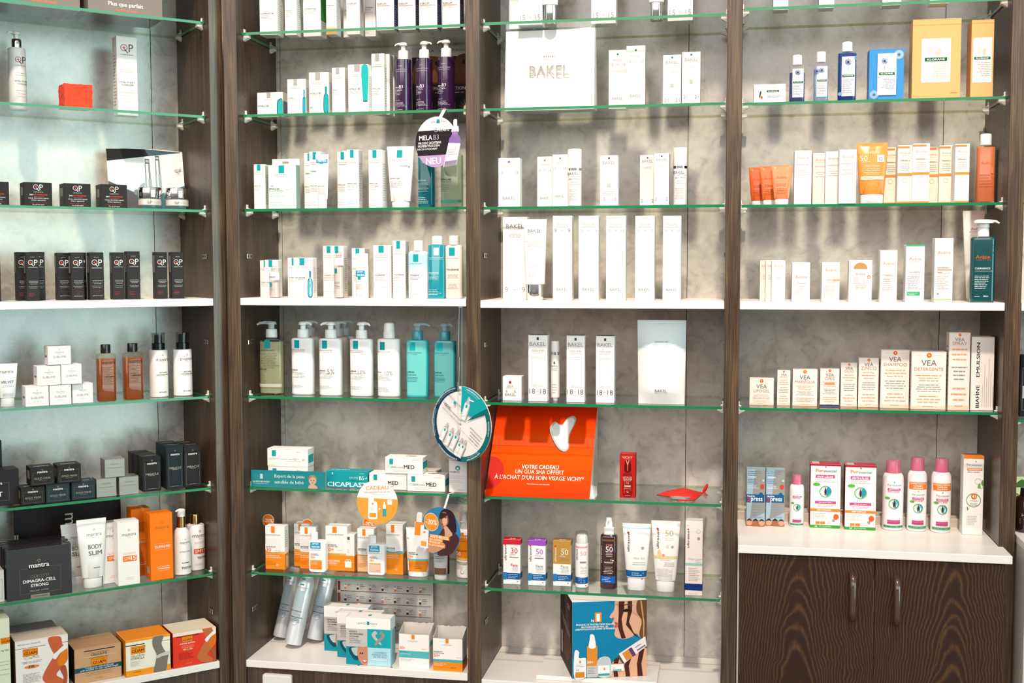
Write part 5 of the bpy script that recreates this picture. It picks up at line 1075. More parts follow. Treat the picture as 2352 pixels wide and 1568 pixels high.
pump_bottle(s, '', '#dfe2dc', [('r', 0.29, 0.635, 0.53, 0.745, TEAL), ('t', 'LA ROCHE-POSAY', 0.4, 0.605, 0.66, '#4a4a44'), ('m', 0.05, 0.36, 0.95, 0.58, 9, '#6a6a58'), ('t', 'LIPIKAR', 0.04, 0.345, 0.34, '#3a3a34', 'lb'), ('m', 0.04, 0.14, 0.4, 0.32, 9, '#6a6a5c'), ('r', 0.0, 0.1, 1.0, 0.145, '#d9d6c0')], 'clear pump bottle of yellowish gel at left, fourth shelf', hb=0.78, side=-1, ar=0.55, n=4, cw=0.48, group=GE, bodymat=clear('#eeefe6', 0.02), headmat=clear('#e6ecee', 0.08, 1.45, 'frosted', 0.6),
            liquid=(clear('#ecebd0', 0.04, 1.45, 'liquid', 0.5), 0.72), diptube=True, reach=0.58, headw=0.26)
a = lip(spot(2, 'E', 500, 692, 182, vb=822, rnd_=0.55), 'first white pump bottle from left, front row, fourth shelf', side=1)
k = spot(2, 'E', 556, 745, 172, vb=797, rnd_=0.55); k.d = max(k.d, a.d+0.034); lip(k, 'greyish pump bottle behind the first white one', col='#d9d2cb', capc='#d5d8d8', side=1)
b = lip(spot(2, 'E', 740, 933, 185, vb=830, rnd_=0.55), 'second white pump bottle from left, front row, fourth shelf', nm='LIPIKAR', pct='5%', side=-1)
k = spot(2, 'E', 801, 990, 178, vb=803, rnd_=0.55); k.d = max(k.d, b.d+0.034); lip(k, 'beige pump bottle right behind the second white one', col='#e2d5c8', capc='#dcdfdf', side=1)
k = spot(2, 'E', 862, 1050, 170, vb=790, rnd_=0.55); k.d = max(k.d, b.d+0.075); lip(k, 'rearmost pump bottle with teal patch in the cluster of three', col='#d9dadb', capc='#c9d6da', side=1)
lip(spot(2, 'E', 1008, 1200, 187, vb=836, rnd_=0.55), 'white bottle with hooked pump cap and percent number, fourth shelf', pct='10%', side=1, hb=0.778)
s = spot(2, 'E', 1247, 1441, 190, vb=839, rnd_=0.55)
D = [('r', 0.16, 0.63, 0.38, 0.74, TEAL), ('t', 'LA ROCHE-POSAY', 0.33, 0.605, 0.62, '#7a706c'), ('t', 'LIPIKAR', 0.02, 0.33, 0.22, '#5a4a48', 'lb'), ('t', '10%', 0.54, 0.32, 0.34, '#b5b0ac', 'n'), ('m', 0.04, 0.22, 0.75, 0.3, 5, '#a8a4a0'), ('m', 0.04, 0.06, 0.6, 0.13, 3, '#9ab0b4')]
cap_bottle(s, '#f3f0ee', '#f2f1ef', D, 'white bottle with smooth rounded dispenser cap, fourth shelf', hb=0.785, cw=0.5, ar=0.55, n=3.4, group=GE, shoulder=0.02, capprof=[(0.788, 0.5), (0.87, 0.5), (0.875, 0.47), (0.96, 0.45), (0.99, 0.38), (1.0, 0.2)])
TURQ = mat('#35bcc0', 0.2, 0, 0.5, 0.3, 'turquoise_gloss'); TURQ2 = clear('#4fb5bd', 0.1)
for x0, x1, yt, yb, bm, lab in ((1497, 1688, 193, 846, TURQ, 'left turquoise pump bottle, fourth shelf'), (1735, 1926, 197, 850, mat('#2a9aa3', 0.16, 0, 0.6, 0.5, 'turquoise_dark'), 'right turquoise pump bottle near the hanging disc')):
    s = spot(2, 'E', x0, x1, yt, vb=yb, rnd_=0.55)
    pump_bottle(s, '', '#7fc3cb', [('r', 0.08, 0.03, 0.92, 0.74, mat('#6fcdca' if x0 < 1600 else '#5fb0b0', 0.3, kind='label')), ('r', 0.2, 0.63, 0.46, 0.745, '#1aaab0'), ('t', 'LA ROCHE-POSAY', 0.42, 0.6, 0.66, '#20646c'), ('m', 0.1, 0.57, 0.75, 0.585, 1, '#2a727a'), ('t', 'LIPIKAR', 0.08, 0.34, 0.34, '#134a52', 'lb'), ('t', 'SURGRAS', 0.08, 0.305, 0.42, '#2a8088', 'l'), ('m', 0.08, 0.21, 0.62, 0.28, 4, '#2a727a')],
                lab, hb=0.775, ar=0.55, n=3.4, side=1, cw=0.48, group=GE, bodymat=bm, collar=mat('#3f9aa8', 0.2, kind='gloss'), headmat=clear('#c5e2e6', 0.08, 1.45, 'frosted', 0.6), headw=0.26, reach=0.6 if x0 < 1600 else 0.36)
# hanging wheel on a ball chain
def wheel():
    NAVY, TL, WT_ = '#1b4a66', '#0f7c80', '#efece8'
    def ring(a0, a1, c, r0=0.43, r1=0.5, n=24):
        P = [(0.5+r1*math.cos(math.radians(a0+(a1-a0)*i/n)), 0.5+r1*math.sin(math.radians(a0+(a1-a0)*i/n))) for i in range(n+1)]
        Q = [(0.5+r0*math.cos(math.radians(a0+(a1-a0)*i/n)), 0.5+r0*math.sin(math.radians(a0+(a1-a0)*i/n))) for i in range(n+1)]
        return [('p', [P[i], P[i+1], Q[i+1], Q[i]], c) for i in range(n)]
    D = ring(92, 270, NAVY, 0, 0.5, 1)[:0]
    D += ring(95, 272, NAVY) + ring(-90, 30, TL)
    D += [('p', [(0.515, 0.999)] + [(0.5+0.5*math.cos(math.radians(t)), 0.5+0.5*math.sin(math.radians(t))) for t in range(88, 26, -4)] + [(0.70, 0.60), (0.50, 0.665), (0.515, 0.90)], '#12a5ab'),
          ('p', [(0.94, 0.74), (0.90, 0.65), (0.72, 0.59), (0.60, 0.545), (0.72, 0.63)], TL)]
    def bottle(x, y, k, a=-0.35):
        ca, sa = math.cos(a), math.sin(a); R = lambda pts: [(x+(px*ca-py*sa)*k, y+(px*sa+py*ca)*k) for px, py in pts]
        return [('p', R([(-0.05, 0), (0.05, 0), (0.05, 0.24), (0.025, 0.27), (0.02, 0.34), (-0.02, 0.34), (-0.025, 0.27), (-0.05, 0.24)]), '#e2dedb'), ('p', R([(-0.042, 0.0), (0.03, 0.0), (0.03, 0.235), (-0.042, 0.235)]), '#f4f1ee'), ('p', R([(-0.022, 0.18), (0.012, 0.18), (0.012, 0.225), (-0.022, 0.225)]), '#12a5ab'), ('m', x-0.04*k, y+0.04*k, x+0.05*k, y+0.1*k, 2, '#b5b0ac')]
    D += bottle(0.535, 0.56, 0.95) + [('p', [(0.64, 0.84), (0.72, 0.82), (0.715, 0.805), (0.64, 0.82)], '#f4f1ee')]
    for i, (x, y) in enumerate(((0.15, 0.26), (0.24, 0.20), (0.33, 0.16), (0.40, 0.08), (0.46, 0.06))): D += bottle(x, y, 0.8+0.1*(i == 2), -0.5)
    t = -0.63
    D += [('t', 'LA ROCHE-POSAY', 0.40, 0.80, 0.28, '#6a6a6a', '', None, t), ('p', [(0.395, 0.80), (0.43, 0.78), (0.41, 0.745), (0.375, 0.77)], '#12a5ab'), ('t', 'LIPIKAR', 0.27, 0.735, 0.14, '#6a3a3a', 'b', None, t), ('t', 'WIRKSAME KÖRPERPFLEGE', 0.365, 0.645, 0.36, '#6a3a3a', 'b', 0.02, t), ('t', 'SOINS DU CORPS EFFICACES', 0.33, 0.60, 0.36, '#8a6a68', '', 0.02, t)]
    D += [('t', 'FINDE DIE RICHTIGE', 0.76, 0.40, 0.24, '#6a3a3a', 'b', 0.018, t), ('t', 'KÖRPERPFLEGE', 0.745, 0.355, 0.19, '#6a3a3a', 'b', 0.018, t), ('t', 'TROUVE LE BON', 0.73, 0.315, 0.19, '#8a5a58', 'b', 0.016, t), ('t', 'SOIN DU CORPS', 0.71, 0.28, 0.19, '#8a5a58', 'b', 0.016, t), ('t', 'POUR TON TYPE DE PEAU', 0.64, 0.33, 0.30, '#cfc6c2', '', 0.014, t)]
    for s_, a0, sp, o in (('ZU NEURODERMITIS NEIGENDE HAUT', 112+14, 52, 'b'), ('ZU NEURODERMITIS NEIGENDE HAUT', 178, 50, 'b'), ('ZU NEURODERMITIS NEIGENDE HAUT', 240, 46, 'b'), ('SEHR TROCKENE HAUT', 298, 30, 'b'), ('TROCKENE HAUT', 357, 24, 'b'), ('EMPFINDLICHE HAUT', 62, 30, 'b')):
        D.append(('arc', s_, 0.5, 0.5, 0.468, a0, sp, '#f2f4f4', o, 0.018))
    for s_, a0, sp in (("PEAU A TENDANCE ATOPIQUE", 126, 42), ("PEAU A TENDANCE ATOPIQUE", 178, 42), ('PEAUX SECHES', 357, 20), ('PEAUX TRES SECHES', 298, 26), ('PEAUX SENSIBLES', 62, 26)):
        D.append(('arc', s_, 0.5, 0.5, 0.442, a0, sp, '#a9cdd6', '', 0.014))
    D += [('c', 0.5, 0.5, 0.014, '#6a5a50'), ('c', 0.5, 0.5, 0.008, '#d9d2cc'), ('c', 0.497, 0.952, 0.016, '#6a5a50'), ('c', 0.497, 0.952, 0.009, '#e2dcd6')]
    return D
o, c, r = disc_sign(1060.5, 973.5, 76.5, 87.0, -0.014, wheel(), 'large round product wheel card hanging on a ball chain', base='#efece8')
o['category'] = 'sign'
mb = MB(); top = at(2, 1058, 707, d=0.010); zt = SHELF[2]['D']-WT
x, y, z = top.x, 0.010, zt
CH = mat('#cfcbc6', 0.25, 0.9, kind='ball_chain')
def ball(mb, p, r, mt):
    mb.loft([(p[2]-r, r*0.25, r*0.25), (p[2]-r*0.5, r*0.87, r*0.87), (p[2]+r*0.5, r*0.87, r*0.87), (p[2]+r, r*0.25, r*0.25)], mt, 6, p[0], p[1])
mb.loft([(zt-0.003, 0.006, 0.006), (zt-0.0005, 0.008, 0.008)], plastic('#e9e6e2'), 16, x, y)
za = c.z+r*0.90; xa = c.x-0.006
for k in range(62):
    t = k/61.0; ball(mb, (x-0.004+(xa-x)*t+(0.003 if t > .6 else 0), y-(y+0.017)*t, zt-0.006-(zt-0.006-za)*t), 0.0011, CH)
for k in range(62):
    t = k/61.0; ball(mb, (x+0.0035+(xa+0.004-x)*t, y-(y+0.017)*t, zt-0.006-(zt-0.006-za)*t), 0.0011, CH)
for k in range(40):
    t = k/39.0; ball(mb, (xa-0.003, -0.0195-0.002*t, za-0.0+0.02-t*0.135), 0.0010, CH)
tag(mb.build('ball_chain'), 'silver ball chain hanging from the white shelf, holding the disc', 'chain')
# second bay, fifth shelf
view(540, 980, 3.9207)
GF = 'flat cream cartons on the fifth shelf of the second bay'
def lrpbox(s, dep, lab, extra, group=GF, side=None, **kw):
    D = [('r', 0.115, 0.56, 0.215, 0.9, TEAL), ('t', 'LA ROCHE-POSAY', 0.17, 0.44, 0.27, '#8d8782'), ('m', 0.04, 0.34, 0.3, 0.39, 1, '#a8a29c')]
    return carton(s, dep, WC, D+extra, lab, group, side=side or [('r', 0.1, 0.2, 0.9, 0.65, '#1ba3a8')], **kw)
EX = [('t', 'CICAPLAST BAUME', 0.33, 0.42, 0.32, '#9a8d80', 'l'), ('t', 'B5+', 0.665, 0.42, 0.12, '#c5bfba', 'l'), ('t', '50', 0.89, 0.4, 0.06, '#f08a3a', 'b'), ('m', 0.72, 0.8, 0.9, 0.86, 1, '#8a8480'), ('m', 0.04, 0.06, 0.22, 0.1, 1, '#a8a29c'), ('m', 0.45, 0.28, 0.85, 0.34, 1, '#b8b0a8')]
lo = lrpbox(spot(2, 'F', 297, 655, 360, vb=522), 0.05, 'lower flat white carton of two stacked behind the baby sign', EX)
lrpbox(spot(2, 'F', 290, 655, 197, d=lo.d, on=lo.ztop), 0.05, 'upper flat white carton of two stacked behind the baby sign', EX)
s = spot(2, 'F', 144, 813, 397, d=0.0352)
mb = MB(); w, h = s.w, s.h; mb.box(-w/2, w/2, 0, 0.0015, 0, h, card('#149aa4'), 0.0002)
mb.box(-w/2, w/2, -0.001, -0.0003, 0, h+0.001, clear('#f2f6f6', 0.02)); mb.box(-w/2, w/2, -0.001, 0.006, -0.0001, 0.0006, clear('#f2f6f6', 0.02))
draw(mb, lambda x, z, o: (x, -0.0001-o*0.6, z), w, h, [('r', 0.125, 0.5, 0.16, 0.78, '#eef4f4'), ('t', 'LA ROCHE-POSAY', 0.14, 0.33, 0.23, '#eef4f4', 'b'), ('m', 0.03, 0.2, 0.25, 0.25, 1, '#d6eaec'), ('t', 'Expert de la peau', 0.32, 0.66, 0.4, '#f2f8f8', 'l'), ('t', 'sensible de bébé', 0.32, 0.34, 0.39, '#f2f8f8', 'l')] + baby_face(0.83, 0.5, 0.055, w/h))
tag(mb.build('shelf_label', None, to_world(2, (s.x, s.d, s.z+0.0002)), 0.0), 'long teal shelf label with a printed baby face', 'sign')
s = spot(2, 'F', 820, 1198, 402, vb=549)
carton(s, 0.05, '#109aa2', [('t', 'CICAPLAST', 0.03, 0.2, 0.93, '#f2f8f8', 'lb', 0.28), ('t', 'BAUME', 0.56, 0.62, 0.2, '#d9eef0', 'l'), ('t', 'B5+', 0.79, 0.62, 0.19, '#e6f4f4', 'l'), ('r', 0.14, 0.8, 0.17, 0.93, '#dfeaea'), ('m', 0.08, 0.7, 0.28, 0.78, 2, '#0b6a72'), ('m', 0.5, 0.42, 0.97, 0.48, 1, '#0b5a62'), ('m', 0.8, 0.86, 0.95, 0.92, 1, '#d6eaec')],
       'flat teal carton with large white lettering, fifth shelf', GF, side=[('m', 0.2, 0.1, 0.8, 0.6, 4, '#7fd0d4')], topd=[('m', 0.05, 0.35, 0.75, 0.7, 1, '#bfe6e8')])
def med(s, lab):
    return lrpbox(s, 0.05, lab, [('t', 'MED', 0.5, 0.42, 0.28, '#3a2a30', 'lb'), ('t', 'LIPIKAR ECZEMA', 0.155, 0.38, 0.33, '#6a5a5c', 'l'), ('m', 0.72, 0.8, 0.95, 0.87, 1, '#8a8480'), ('m', 0.35, 0.08, 0.7, 0.25, 2, '#c8c0ba')][:1] + [('t', 'LIPIKAR ECZEMA', 0.155, 0.38, 0.32, '#6a5a5c', 'l'), ('m', 0.72, 0.82, 0.95, 0.88, 1, '#8a8480'), ('m', 0.2, 0.1, 0.7, 0.25, 2, '#c8c0ba')],
                  side=[('r', 0.05, 0.3, 0.95, 0.72, '#1ba3a8')], topd=[('t', 'MED', 0.65, 0.5, 0.28, '#3a2a30', 'b')])
m1 = med(spot(2, 'F', 1207, 1545, 418, vb=566), 'lower left white eczema cream carton, partly behind the orange disc')
m2 = med(spot(2, 'F', 1549, 1890, 432, vb=582), 'lower right white eczema cream carton on the fifth shelf')
med(spot(2, 'F', 1351, 1690, 275, d=min(m1.d, m2.d)+0.003, on=max(m1.ztop, m2.ztop)), 'upper white eczema cream carton lying across the lower two')
k = spot(2, 'F', 1580, 1820, 395, d=0.12); carton(k, 0.05, '#d9d2ca', [], 'beige carton mostly hidden behind the eczema cream stack', GF)
s = spot(2, 'F', 1927, 2090, 290, vb=592)
carton(s, 0.045, WC, [('c', 0.48, 0.73, 0.13, '#1f8f96'), ('s', circ(0.48, 0.72, 0.07, s.w/s.h, 8), '#e6f0f0'), ('t', 'CICAPLAST', 0.04, 0.61, 0.56, '#3a3a3a', 'lb'), ('t', 'LA ROCHE-POSAY', 0.4, 0.96, 0.7, '#5a5654')] + microl(0.05, 0.9, (0.5, 0.46, 0.42, 0.35, 0.31), '#8a8480', 0.02) + microl(0.5, 0.92, (0.09, 0.06), '#8a8480', 0.018), 'upright white hand cream carton below the hanging disc')
# lowest glass shelf: sun care
GG = 'sun care products on the lowest glass shelf of the second bay'
OR = '#f08a1c'
def anth(s, dep, lab, num='50', nm2='UVMUNE 400', band='#dcae5a', low='#f08a1c', lh=0.36, txt='PROTEZIONE ALTA', txt2='ULTRA RESISTENTE', extra=(), top='#f3efea', **kw):
    D = [('r', 0, 0, 1, lh, low), ('r', 0, lh, 1, lh+0.055, band), ('s', [(0.04, lh+0.06), (0.02, 0.66), (0.1, 0.71), (0.7, 0.71), (0.78, 0.64), (0.78, lh+0.06)], '#e9e6e1'), ('r', 0.31, 0.84, 0.5, 0.995, '#e8822a'), ('t', 'LA ROCHE-POSAY', 0.42, 0.795, 0.78, '#6a6460'), ('m', 0.05, 0.765, 0.8, 0.775, 1, '#a8a29c'),
         ('t', 'ANTHELIOS', 0.04, 0.52, 0.5, '#4a3a34', 'lb'), ('t', num, 0.04, 0.455, 0.26, '#f08030', 'lb'), ('m', 0.5, 0.42, 0.9, 0.46, 2, '#f0b080'), ('t', 'FLUIDO INVISIBILE', 0.06, lh+0.028, 0.66, '#a8842a', 'l'),
         ('t', txt, 0.04, lh-0.045, 0.7, '#fbe9cf', 'lb'), ('t', txt2, 0.04, lh-0.085, 0.78, '#fbe9cf', 'lb'), ('m', 0.05, 0.1, 0.6, 0.2, 4, '#d86a10'), ('o', 0.62, 0.1, 0.06, 0.02, '#fbe9cf')]
    if nm2 and num != '30': D.append(('t', nm2, 0.04, 0.49, 0.5, '#6a5a54', 'l')); D[7] = ('t', 'ANTHELIOS', 0.04, 0.53, 0.5, '#4a3a34', 'lb')
    return carton(s, dep, top, D+list(extra), lab, GG, side=[('r', 0, 0, 1, lh, low), ('r', 0.35, 0.05, 0.75, 0.3, '#efe8e0'), ('m', 0.2, 0.5, 0.8, 0.9, 8, '#8a8480')], **kw)
anth(spot(2, 'G', 273, 445, 893, vb=1283), 0.032, 'orange and white sun fluid carton at far left, number 30', '30')
k = spot(2, 'G', 531, 668, 873, vb=1256); anth(k, 0.03, 'orange and white carton at the back behind the second discount tag')
anth(spot(2, 'G', 584, 727, 902, vb=1277), 0.032, 'orange and white carton directly behind the first flat tester')
def fluid(s, lab, lowc):
    w, h = s.w, s.h; dep = 0.024
    root = empty('tester_bottle', item_loc(s, dep))
    mb = MB(); hb = 0.80
    secs = []
    # flat rounded-rectangle body (outline extruded toward the viewer)
    n = 8; r = w*0.16; out = []
    for cx, cz, a0 in ((w/2-r, h*hb-r, 0), (-w/2+r, h*hb-r, 90), (-w/2+r, r, 180), (w/2-r, r, 270)):
        for i in range(n+1): a = math.radians(a0+90*i/n); out.append((cx+r*math.cos(a), cz+r*math.sin(a)))
    m_ = len(out); e = 0.003; P = plastic('#f3f0ee')
    rings = [[(x*0.95, -dep/2, (z-h*hb/2)*0.96+h*hb/2) for x, z in out], [(x, -dep/2+e, z) for x, z in out], [(x, dep/2-e, z) for x, z in out], [(x*0.95, dep/2, (z-h*hb/2)*0.96+h*hb/2) for x, z in out]]
    for k in range(3):
        for i in range(m_): j = (i+1) % m_; mb.add([rings[k][i], rings[k][j], rings[k+1][j], rings[k+1][i]], [(3, 2, 1, 0)], P, False)
    mb.add(rings[0], [tuple(reversed(range(m_)))], P); mb.add(rings[3], [tuple(range(m_))], P)
    draw(mb, lambda x, z, o: (x, -dep/2-o, z), w, h, JT(0.1, 0.6, 0.72, 0.76) + [('t', 'LA ROCHE-POSAY', 0.42, 0.57, 0.62, '#7a706c'), ('t', 'ANTHELIOS', 0.12, 0.465, 0.42, '#5a4a44', 'lb'), ('t', 'UVMUNE 400', 0.12, 0.435, 0.5, '#8a7a74', 'l'), ('t', '50+', 0.12, 0.38, 0.28, '#f0903a', 'lb'), ('r', 0.1, 0.29, 0.78, 0.315, '#dcae5a'), ('r', 0.1, 0.08, 0.78, 0.285, lowc), ('m', 0.5, 0.1, 0.75, 0.15, 2, '#b0521c'), ('m', 0.13, 0.2, 0.7, 0.27, 3, '#e6d6c4')])
    mb.build('bottle_body', root)
    mb = MB(); mb.loft([(h*hb+0.0002, w*0.22, 0.008), (h*0.985, w*0.22, 0.008), (h, w*0.19, 0.006)], plastic('#efefee'), 20, -w*0.25, 0); mb.build('cap', root)
    tag(root, lab, 'bottle', GG)
fluid(spot(2, 'G', 662, 814, 955, vb=1311), 'flat white tester bottle with blue sticker and orange foot', '#f08a2c')
s = spot(2, 'G', 812, 1008, 893, vb=1292)
anth(s, 0.035, 'wide gift carton with white present symbol behind, orange base', num='50+', extra=[], txt='', txt2='') if False else None
def gift():
    mb = MB(); w = s.w; h = s.h; big = spot(2, 'G', 812, 1072, 893, vb=1296); W2 = big.w; x0 = -W2/2; dep = 0.04; wt = s.w
    mb.box(x0, W2/2, -dep/2, dep/2, 0, h*0.34, card('#f28a1e'), 0.0006); mb.box(x0+0.0006, x0+wt, -dep/2+0.0012, dep/2-0.0012, h*0.34, h, card('#f3efea'), 0.0006); mb.box(x0+wt*0.86, W2/2-0.0006, -dep/2+0.003, dep/2-0.003, h*0.34, h*0.82, card('#efeae5'), 0.0006)
    D = [('r', 0.0, 0.345, 0.72, 0.39, '#dcae5a'), ('t', 'INVISIBLE FLUID', 0.05, 0.367, 0.44, '#a8842a', 'l'), ('r', 0.25, 0.85, 0.4, 0.99, '#e8822a'), ('t', 'LA ROCHE-POSAY', 0.35, 0.81, 0.6, '#6a6460'), ('m', 0.05, 0.78, 0.6, 0.79, 1, '#a8a29c'), ('t', 'ANTHELIOS', 0.04, 0.575, 0.34, '#4a3a34', 'lb'), ('t', 'UVMUNE 400', 0.04, 0.54, 0.38, '#6a5a54', 'l'), ('t', '50+', 0.04, 0.475, 0.25, '#f08030', 'lb'), ('m', 0.4, 0.45, 0.62, 0.48, 2, '#f0b080')]
    draw(mb, lambda x, z, o: (x, -dep/2+0.0012-o, z), W2, h, [('s', [(0.03, 0.4), (0.02, 0.68), (0.1, 0.72), (0.55, 0.72), (0.62, 0.66), (0.62, 0.4)], '#e9e6e1')] + D)
    draw(mb, lambda x, z, o: (x, -dep/2-o, z), W2, h, [('t', 'GESCHENK', 0.05, 0.22, 0.46, '#f9ecd9', 'lb'), ('t', 'CADEAU', 0.05, 0.165, 0.34, '#f9ecd9', 'lb'), ('m', 0.05, 0.11, 0.5, 0.135, 1, '#f9d9b4'), ('r', 0.68, 0.08, 0.9, 0.19, '#f9efe4'), ('r', 0.665, 0.19, 0.915, 0.215, '#f9efe4'), ('o', 0.75, 0.235, 0.05, 0.02, '#f9efe4'), ('o', 0.83, 0.235, 0.05, 0.02, '#f9efe4')])
    draw(mb, lambda x, z, o: (x, -dep/2+0.003-o, z), W2, h, [('r', 0.76, 0.7, 0.84, 0.77, '#8a6450'), ('m', 0.68, 0.64, 0.92, 0.67, 1, '#a8a29c'), ('m', 0.68, 0.4, 0.9, 0.5, 3, '#a8b4bc')])
    o = mb.build('gift_box', None, to_world(2, (big.x, big.d+dep/2, big.z))); tag(o, 'stepped gift carton with orange base and white present symbol', 'box', GG)
gift()
anth(spot(2, 'G', 1101, 1250, 918, vb=1305), 0.032, 'carton with pale peach foot behind the second flat tester', low='#ecba8a', band='#d8b87a', txt='', txt2='')
fluid(spot(2, 'G', 1190, 1345, 985, vb=1338), 'flat white tester bottle with blue sticker and beige foot', '#e6bfa8')
s = spot(2, 'G', 1359, 1510, 880, vb=1330)
anth(s, 0.045, 'orange and white carton with teal stripe right of centre', band='#4fa8ae', lh=0.42, txt='EMPFINDLICHE HAUT', txt2='LANGWELLIGER UVA-SCHUTZ')
def suntube(s, lab, body, low, D, capc='#f3efec'):
    return squeeze_tube(s, body, capc, D, lab, hc=0.1, wb=0.86, wc=0.8, group=GG, ar=0.5)
s = spot(2, 'G', 1540, 1766, 905, vb=1356, rnd_=0.6)
suntube(s, 'white and orange sun tube with teal stripe below the round sign', '#f1ede9', '', [('r', 0.08, 0.11, 0.92, 0.33, '#f08a1c'), ('r', 0.06, 0.33, 0.94, 0.365, '#5fc0c0'), ('t', 'ANTHELIOS', 0.12, 0.49, 0.3, '#4a3a34', 'lb'), ('t', 'UVMUNE 400', 0.12, 0.46, 0.4, '#6a5a54', 'lb'), ('t', '50+', 0.12, 0.41, 0.22, '#f08030', 'lb'), ('t', 'LA', 0.1, 0.78, 0.08, '#6a6460', 'b'), ('m', 0.14, 0.2, 0.85, 0.31, 4, '#d86a10'), ('m', 0.4, 0.16, 0.75, 0.2, 1, '#a8480c')])
k = spot(2, 'G', 1450, 1572, 980, vb=1290); k.d = max(k.d, 0.145); anth(k, 0.03, 'orange carton edge visible behind the white and orange tube')
s = spot(2, 'G', 1783, 1920, 985, vb=1380, rnd_=0.6)
suntube(s, 'grey and orange sun tube with brown foot below the round sign', '#c9c6c4', '', [('r', 0.06, 0.32, 0.94, 0.9, '#e8782a')][:0] + [('r', 0.02, 0.62, 0.98, 0.9, '#e07024'), ('r', 0.05, 0.585, 0.95, 0.62, '#6fb8bc'), ('r', 0.11, 0.12, 0.89, 0.27, '#8a6448'), ('t', 'UV PROTECTION', 0.14, 0.53, 0.6, '#3a3634', 'lb'), ('t', 'ULTRA RESISTANT', 0.14, 0.49, 0.64, '#3a3634', 'lb'), ('m', 0.14, 0.4, 0.85, 0.46, 3, '#5a5654')])
k = spot(2, 'G', 1812, 1930, 1000, vb=1330, rnd_=0.6); k.d = s.d+0.055
cap_bottle(k, '#5a3020', '#3a2018', [], 'dark brown bottle hidden behind the grey and orange tube', hb=0.85, group=GG)
s = spot(2, 'G', 1993, 2160, 760, d=0.069, rnd_=1.0)
vessel(s, [('bottle_body', [(0, 0.92), (0.01, 1), (0.64, 1), (0.70, 0.94), (0.74, 0.75)], plastic('#f1ede9')), ('spray_head', [(0.741, 0.62), (0.84, 0.6), (0.85, 0.42), (0.95, 0.4), (0.97, 0.3)], plastic('#f1ede9')), ('clear_cap', [(0.7415, 0.68), (0.99, 0.64), (1.0, 0.55)], clear('#eef0f0', 0.03))],
       [('r', 0.02, 0.31, 0.98, 0.66, '#f08a1c'), ('r', 0.02, 0.275, 0.98, 0.31, '#e6c26a'), ('r', 0.3, 0.6, 0.5, 0.7, '#e8822a'), ('t', 'ROCHE-POSAY', 0.35, 0.57, 0.6, '#b0561c'), ('t', 'ANTHELIOS', 0.06, 0.42, 0.6, '#7a3a1c', 'lb'), ('t', '50', 0.06, 0.37, 0.26, '#fbf0e4', 'lb'), ('t', 'EMPFINDLICH', 0.08, 0.24, 0.6, '#3a3634', 'lb'), ('t', 'EXTRA RESIST', 0.08, 0.215, 0.6, '#3a3634', 'lb'), ('m', 0.08, 0.13, 0.5, 0.2, 4, '#8a8480'), ('c', 0.4, 0.1, 0.1, '#e8822a'), ('c', 0.43, 0.1, 0.085, '#f1ede9')],
       'orange and white spray bottle half hidden by the middle post', 'bottle', 'spray_bottle', GG, 1)
# discount tags and round signs
def tagdisc(u, v, lab, d, anchor):
    u, v = U(u), V(v)
    o, c, r = disc_sign(u, v, 14.3, 14.6, d, [('c', 0.5, 0.5, 0.5, '#f7d9bd'), ('c', 0.5, 0.5, 0.465, '#ee7418'), ('t', '-20%', 0.5, 0.5, 0.8, '#fff6ee', 'b')], lab, name='discount_tag', cat='tag', group='small round orange discount tags', ang=-0.12)
    mb = MB(); mb.tube([(0, 0.0016, -r*0.2), (0, 0.0016, -(c.z-SHELF[2]['G']))], 0.0007, clear('#eef2f2', 0.05), 6); mb.build('stem', o)
tagdisc(300, 843, 'round orange discount tag at far left above the first carton', 0.105, None)
tagdisc(652, 887, 'round orange discount tag partly behind cartons, second from left', 0.13, None)
tagdisc(1206, 872, 'round orange discount tag partly covered by the large orange disc', 0.13, None)
CAD = [('p', seg(-196, 4+12)[:1] + seg(-190, 10), '#f4a23e'), ('p', seg(10, 170), '#f4f0ec'), ('t', 'CADEAU', 0.5, 0.83, 0.56, '#e89a4a', 'b', 0.09, 0.08), ('t', 'SERUM REPULPANT HYALU B5 10ML', 0.5, 0.73, 0.64, '#6a6460', '', 0.026, 0.08), ('m', 0.3, 0.66, 0.75, 0.7, 2, '#cfc8c0', 'c'),
       ('s', [(0.29, 0.12), (0.49, 0.12), (0.50, 0.18), (0.50, 0.46), (0.46, 0.52), (0.42, 0.52), (0.42, 0.62), (0.30, 0.62), (0.28, 0.3)], '#f7f3ef'), ('r', 0.31, 0.15, 0.47, 0.25, '#f0a03a'), ('r', 0.37, 0.44, 0.41, 0.48, '#e8822a'), ('m', 0.32, 0.3, 0.44, 0.38, 3, '#b0a8a0'),
       ('r', 0.53, 0.348, 0.59, 0.362, '#fff8f0'), ('r', 0.553, 0.325, 0.567, 0.385, '#fff8f0'), ('r', 0.63, 0.19, 0.72, 0.36, '#3aa3ae'), ('r', 0.64, 0.36, 0.71, 0.46, '#e9eeee'), ('r', 0.66, 0.46, 0.69, 0.52, '#f4f4f2'), ('r', 0.75, 0.46, 0.86, 0.54, '#f7f3ef'), ('r', 0.74, 0.54, 0.87, 0.56, '#f7f3ef'), ('o', 0.785, 0.59, 0.03, 0.012, '#f7f3ef'), ('o', 0.83, 0.59, 0.03, 0.012, '#f7f3ef'), ('m', 0.35, 0.045, 0.7, 0.06, 1, '#fbe0c0', 'c')]
CAD[0] = ('p', seg(-190, 10), '#f4a23e')
o, c, r = disc_sign(540+1281/3.9207, 980+678/3.9207, 212/3.9207, 197/3.9207, -0.010, CAD, 'large round orange and white gift sign hanging below the fifth shelf', base='#f4a23e', ang=-0.10)
strap(o, c, r, SHELF[2]['F'], 0.0, 0.008)
